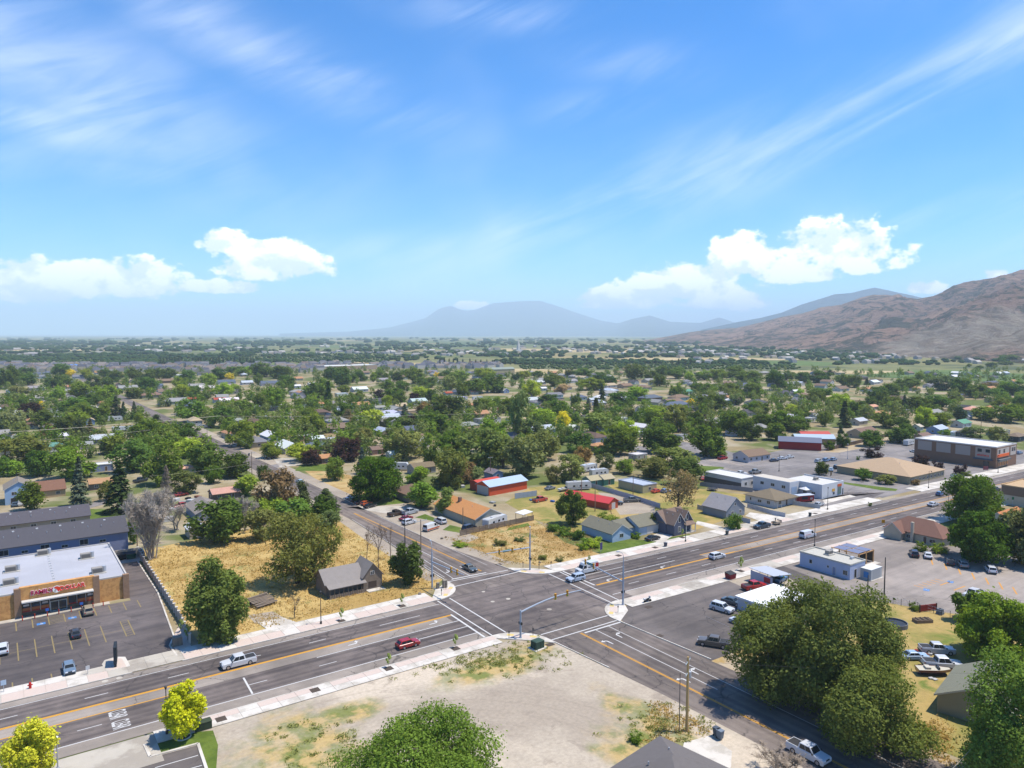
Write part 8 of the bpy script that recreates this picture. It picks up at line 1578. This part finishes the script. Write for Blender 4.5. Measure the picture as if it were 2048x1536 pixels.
tag(t, 'white canopy tent behind the red food stand', 'tent')
def pool():
    t = empty('paddling_pool', (*G(1790, 1252), 0)); n = 24; mb = MB()
    for k in range(n): a0, a1 = 2 * math.pi * k / n, 2 * math.pi * (k + 1) / n; mb.prism([(2.3 * math.cos(a0), 2.3 * math.sin(a0)), (2.3 * math.cos(a1), 2.3 * math.sin(a1)), (2.15 * math.cos(a1), 2.15 * math.sin(a1)), (2.15 * math.cos(a0), 2.15 * math.sin(a0))], 0, .85)
    mb.build('wall', M_PAINT, t, A(120, 122, 126)); MB().cyl((0, 0), 2.14, .3, .55, 24).build('cover', M_PAINT, t, A(50, 60, 76)); tag(t, 'round grey above ground pool beside the huge olive tree', 'pool')
pool()
def crate_(px, l, w, h, label):
    t = empty('raised_bed', (*G(*px), 0), -.5); 
    for k in range(3):
        z = k * h / 3
        for s in (-1, 1): MB().box(-l, l, s * w - .05, s * w + .05, z, z + h / 3 - .03).build('board', M_WOOD, t); MB().box(s * l - .05, s * l + .05, -w, w, z, z + h / 3 - .03).build('end_board', M_WOOD, t)
    MB().box(-l + .06, l - .06, -w + .06, w - .06, 0, h - .12).build('soil', M_SOIL, t)
    for k in range(3): MB().box(-.08, .08, -w, w, h, h + .1).build('cross_slat', M_WOOD, t, loc=(-l * .6 + k * l * .6, 0, 0))
    tag(t, label, 'planter')
crate_((1845, 1244), 1.7, .8, .7, 'slatted wooden raised bed on the dry lawn')
t = empty('rusty_panel', (*G(1856, 1223), 0), -.35); MB().box(-2.2, 2.2, -.08, .08, .2, 1.5).build('panel', M_PAINT, t, A(150, 50, 44)); MB().box(-2.2, -2.05, -.12, .12, 0, 1.6).build('leg', M_TRIM, t); MB().box(2.05, 2.2, -.12, .12, 0, 1.6).build('leg', M_TRIM, t); tag(t, 'rusty red tailgate panel at the chain link fence', 'panel')
t = empty('blue_tank', (*G(1880, 1228), 0)); MB().frustum((-.6, .6, -.6, .6), 0, (-.5, .5, -.5, .5), 1.1).build('tank', M_PAINT, t, A(110, 122, 136)); MB().cyl((0, 0), .2, 1.1, 1.25, 8).build('cap', M_TRIM, t); tag(t, 'blue grey plastic tank beside the rusty red panel', 'tank')
JC = [A(226, 226, 226), A(70, 120, 200), A(40, 40, 42), A(150, 90, 66), A(190, 190, 186), A(180, 60, 50)]
JN = ['white', 'blue', 'black', 'brown', 'grey', 'red']
def junk(px, k, s, where):
    X, Y = G(*px); t = empty('junk_crate', (X, Y, .02), random.uniform(0, 3)); a, b, h = s * random.uniform(.7, 1.2), s * random.uniform(.5, .9), s * random.uniform(.5, .9)
    MB().frustum((-a, a, -b, b), 0, (-a * 1.08, a * 1.08, -b * 1.08, b * 1.08), h).build('box', M_PAINT, t, JC[k]); MB().box(-a * .9, a * .9, -b * .9, b * .9, h, h + .06 * s).build('cover', M_PAINT, t, tuple(v * .8 for v in JC[k])); auto(t, '%s crate of junk %s' % (JN[k], where), 'crate', 'junk ' + where, (X, Y))
for px, k, s in (((1842, 1322), 4, .6), ((1850, 1312), 3, .5), ((1860, 1310), 0, .4), ((1838, 1346), 1, .35), ((1845, 1348), 4, .3), ((1862, 1358), 0, .4), ((1870, 1360), 0, .35), ((1835, 1304), 5, .4), ((1900, 1340), 1, .5), ((1866, 1295), 3, .5)): junk(px, k, s, 'in the cluttered yard')
for px, k, s in (((352, 1002), 0, 1.2), ((366, 1006), 4, 1.0), ((380, 1006), 0, 1.3), ((376, 998), 2, .9), ((388, 1002), 4, 1.0), ((345, 1020), 0, 1.2), ((334, 1042), 0, 1.6), ((360, 1012), 5, .9), ((372, 1012), 0, .8), ((396, 996), 3, 1.0)): junk(px, k, s, 'in the left yard')
for px, k, s in (((935, 968), 2, 1.0), ((945, 962), 4, 1.0), ((925, 975), 0, 1.1), ((955, 970), 3, .9), ((915, 965), 5, .8), ((905, 972), 2, .9), ((1105, 1004), 1, .8), ((1116, 1006), 2, .8), ((1125, 1000), 4, .9), ((1062, 1001), 1, .6), ((1175, 1043), 0, .6), ((990, 1012), 2, .7), ((985, 1006), 4, .9)): junk(px, k, s, 'near the orange metal shed')
t = empty('open_stall', (*G(1048, 1040), 0), .3); MB().add([(-2.6, -1.6, 2.4), (2.6, -1.6, 2.4), (2.6, 1.6, 2.7), (-2.6, 1.6, 2.7), (-2.6, -1.6, 2.3), (2.6, -1.6, 2.3), (2.6, 1.6, 2.6), (-2.6, 1.6, 2.6)], [(0, 1, 2, 3), (7, 6, 5, 4), (0, 4, 5, 1), (1, 5, 6, 2), (2, 6, 7, 3), (3, 7, 4, 0)]).build('roof', M_METALROOF, t, A(240, 238, 234))
for x in (-2.4, 2.4):
    for y in (-1.4, 1.4): MB().box(x - .06, x + .06, y - .06, y + .06, 0, 2.35).build('post', M_WOOD, t)
tag(t, 'small white roofed stall at the board fence end', 'shelter')
t = empty('trampoline', (*G(1425, 981), 0)); MB().cyl((0, 0), 1.9, .75, .85, 18).build('mat', M_TRIM, t)
for k in range(6): a = k * math.pi / 3; MB().cyl((1.8 * math.cos(a), 1.8 * math.sin(a)), .05, 0, .8, 6).build('leg', M_STEEL, t)
tag(t, 'round black trampoline before the low white flat roofed building', 'trampoline')
# kerbs of the small lot at the bottom left
kb = kerb([G(*q) for q in ((289, 1490), (300, 1514), (396, 1488), (415, 1545))], .4, .15); structure('kerb', kb, M_CONC)
kb = kerb([(25.1, 140.5), (24.9, 146), (26.4, 150), (28.3, 178), (28.3, 206)], .3, .15); structure('kerb', kb, M_CONC)
structure('paver_bed', MB().prism([(25.4, 143.4), (28.1, 143.4), (28.7, 156), (27, 152), (25.3, 146)], .02, .12), M_PAVER)
# rocks on the verge of the field
for x, y, s in ((839, 1190, .5), (884, 1078, .5), (892, 1075, .4), (1080, 1150 - 24, .4)):
    X, Y = G(x, y); r = np.random.default_rng(int(x)); V = ICO_V * (1 + r.uniform(-.2, .2, (12, 1))) * [s, s * .8, s * .7] + [X, Y, s * .5]; o = obj('boulder', mesh_np('boulder', V, ICO_F, mat('rock', A(150, 138, 124), .95, .2, 2))); auto(o, 'pale boulder beside the road', 'boulder', 'boulders', (X, Y))
# distant white tower of the valley town
X, Y = G(1037, 706); t = empty('white_spire_building', (X, Y, 0)); t.scale = (.6, .6, .62); MB().box(-22, 22, -14, 14, 0, 16).build('hall', M_PAINT, t, A(226, 222, 214)); MB().box(-7, 7, -7, 7, 16, 34).frustum((-6, 6, -6, 6), 34, (-1, 1, -1, 1), 66).build('spire', M_PAINT, t, A(230, 226, 218)); MB().box(-28, 28, -18, 18, 0, 8).build('wing', M_PAINT, t, A(220, 214, 204)); tag(t, 'pale building with a spire in the far valley', 'building')
# blue roofed barns far left
for x, y, L, c, l in ((128, 737, 42, A(90, 150, 226), 'bright blue roofed barn at the left edge of the far fields'), (48, 733, 75, A(150, 132, 124), 'long brown roofed barn at the far left fields')):
    X, Y = G(x, y); house(l, X, Y, L, 16, 4, 2.5, 0, A(190, 176, 158), c, lod=2, wins=[], metal=True, cat='barn')
# ------------------------------------------------------------------ labels that single out each thing
def relabel():
    ordn = ['', 'second', 'third', 'fourth', 'fifth', 'sixth', 'seventh', 'eighth', 'ninth', 'tenth', 'eleventh', 'twelfth', 'thirteenth', 'fourteenth', 'fifteenth', 'sixteenth']
    strips = [(0, 'left edge'), (300, 'left quarter'), (640, 'left middle'), (1024, 'centre'), (1400, 'right middle'), (1720, 'right quarter'), (2048, 'right edge')]
    by = {}
    for it in AUTO:
        o, d, cat, grp, (X, Y) = it; x, y = PX(X, Y); best = None
        for ph, lx, ly in LAND:
            q = math.hypot((x - lx), (y - ly) * 2.2)
            if best is None or q < best[0]: best = (q, ph, x - lx, y - ly)
        q, ph, dx, dy = best
        rel = ('right of' if dx > 0 else 'left of') if abs(dx) > abs(dy) * 2.2 else ('in front of' if dy > 0 else 'behind')
        if q > 260:
            nm = min(strips, key=lambda s: abs(s[0] - x))[1]; rng = 'far back' if y < 775 else ('midway' if y < 830 else 'nearer'); place = '%s at the %s of the suburb' % (rng, nm)
        else: place = '%s the %s' % (rel, ph)
        by.setdefault((d, place), []).append((q, x, o, cat, grp))
    for (d, place), L in by.items():
        L.sort(key=lambda k: (k[1]))
        for i, (q, x, o, cat, grp) in enumerate(L):
            lab = '%s %s' % (d, place)
            if len(L) > 1:
                lab += ', ' + ('leftmost of them' if i == 0 else ('rightmost of them' if i == len(L) - 1 else (ordn[i] if i < len(ordn) else 'another') + ' from left'))
            w = lab.split()
            if len(w) > 16: w = lab.replace(' of the suburb', '').replace(' of them', '').replace('walled house with', 'house,').split()
            tag(o, ' '.join(w[:16]), cat, grp)
relabel()
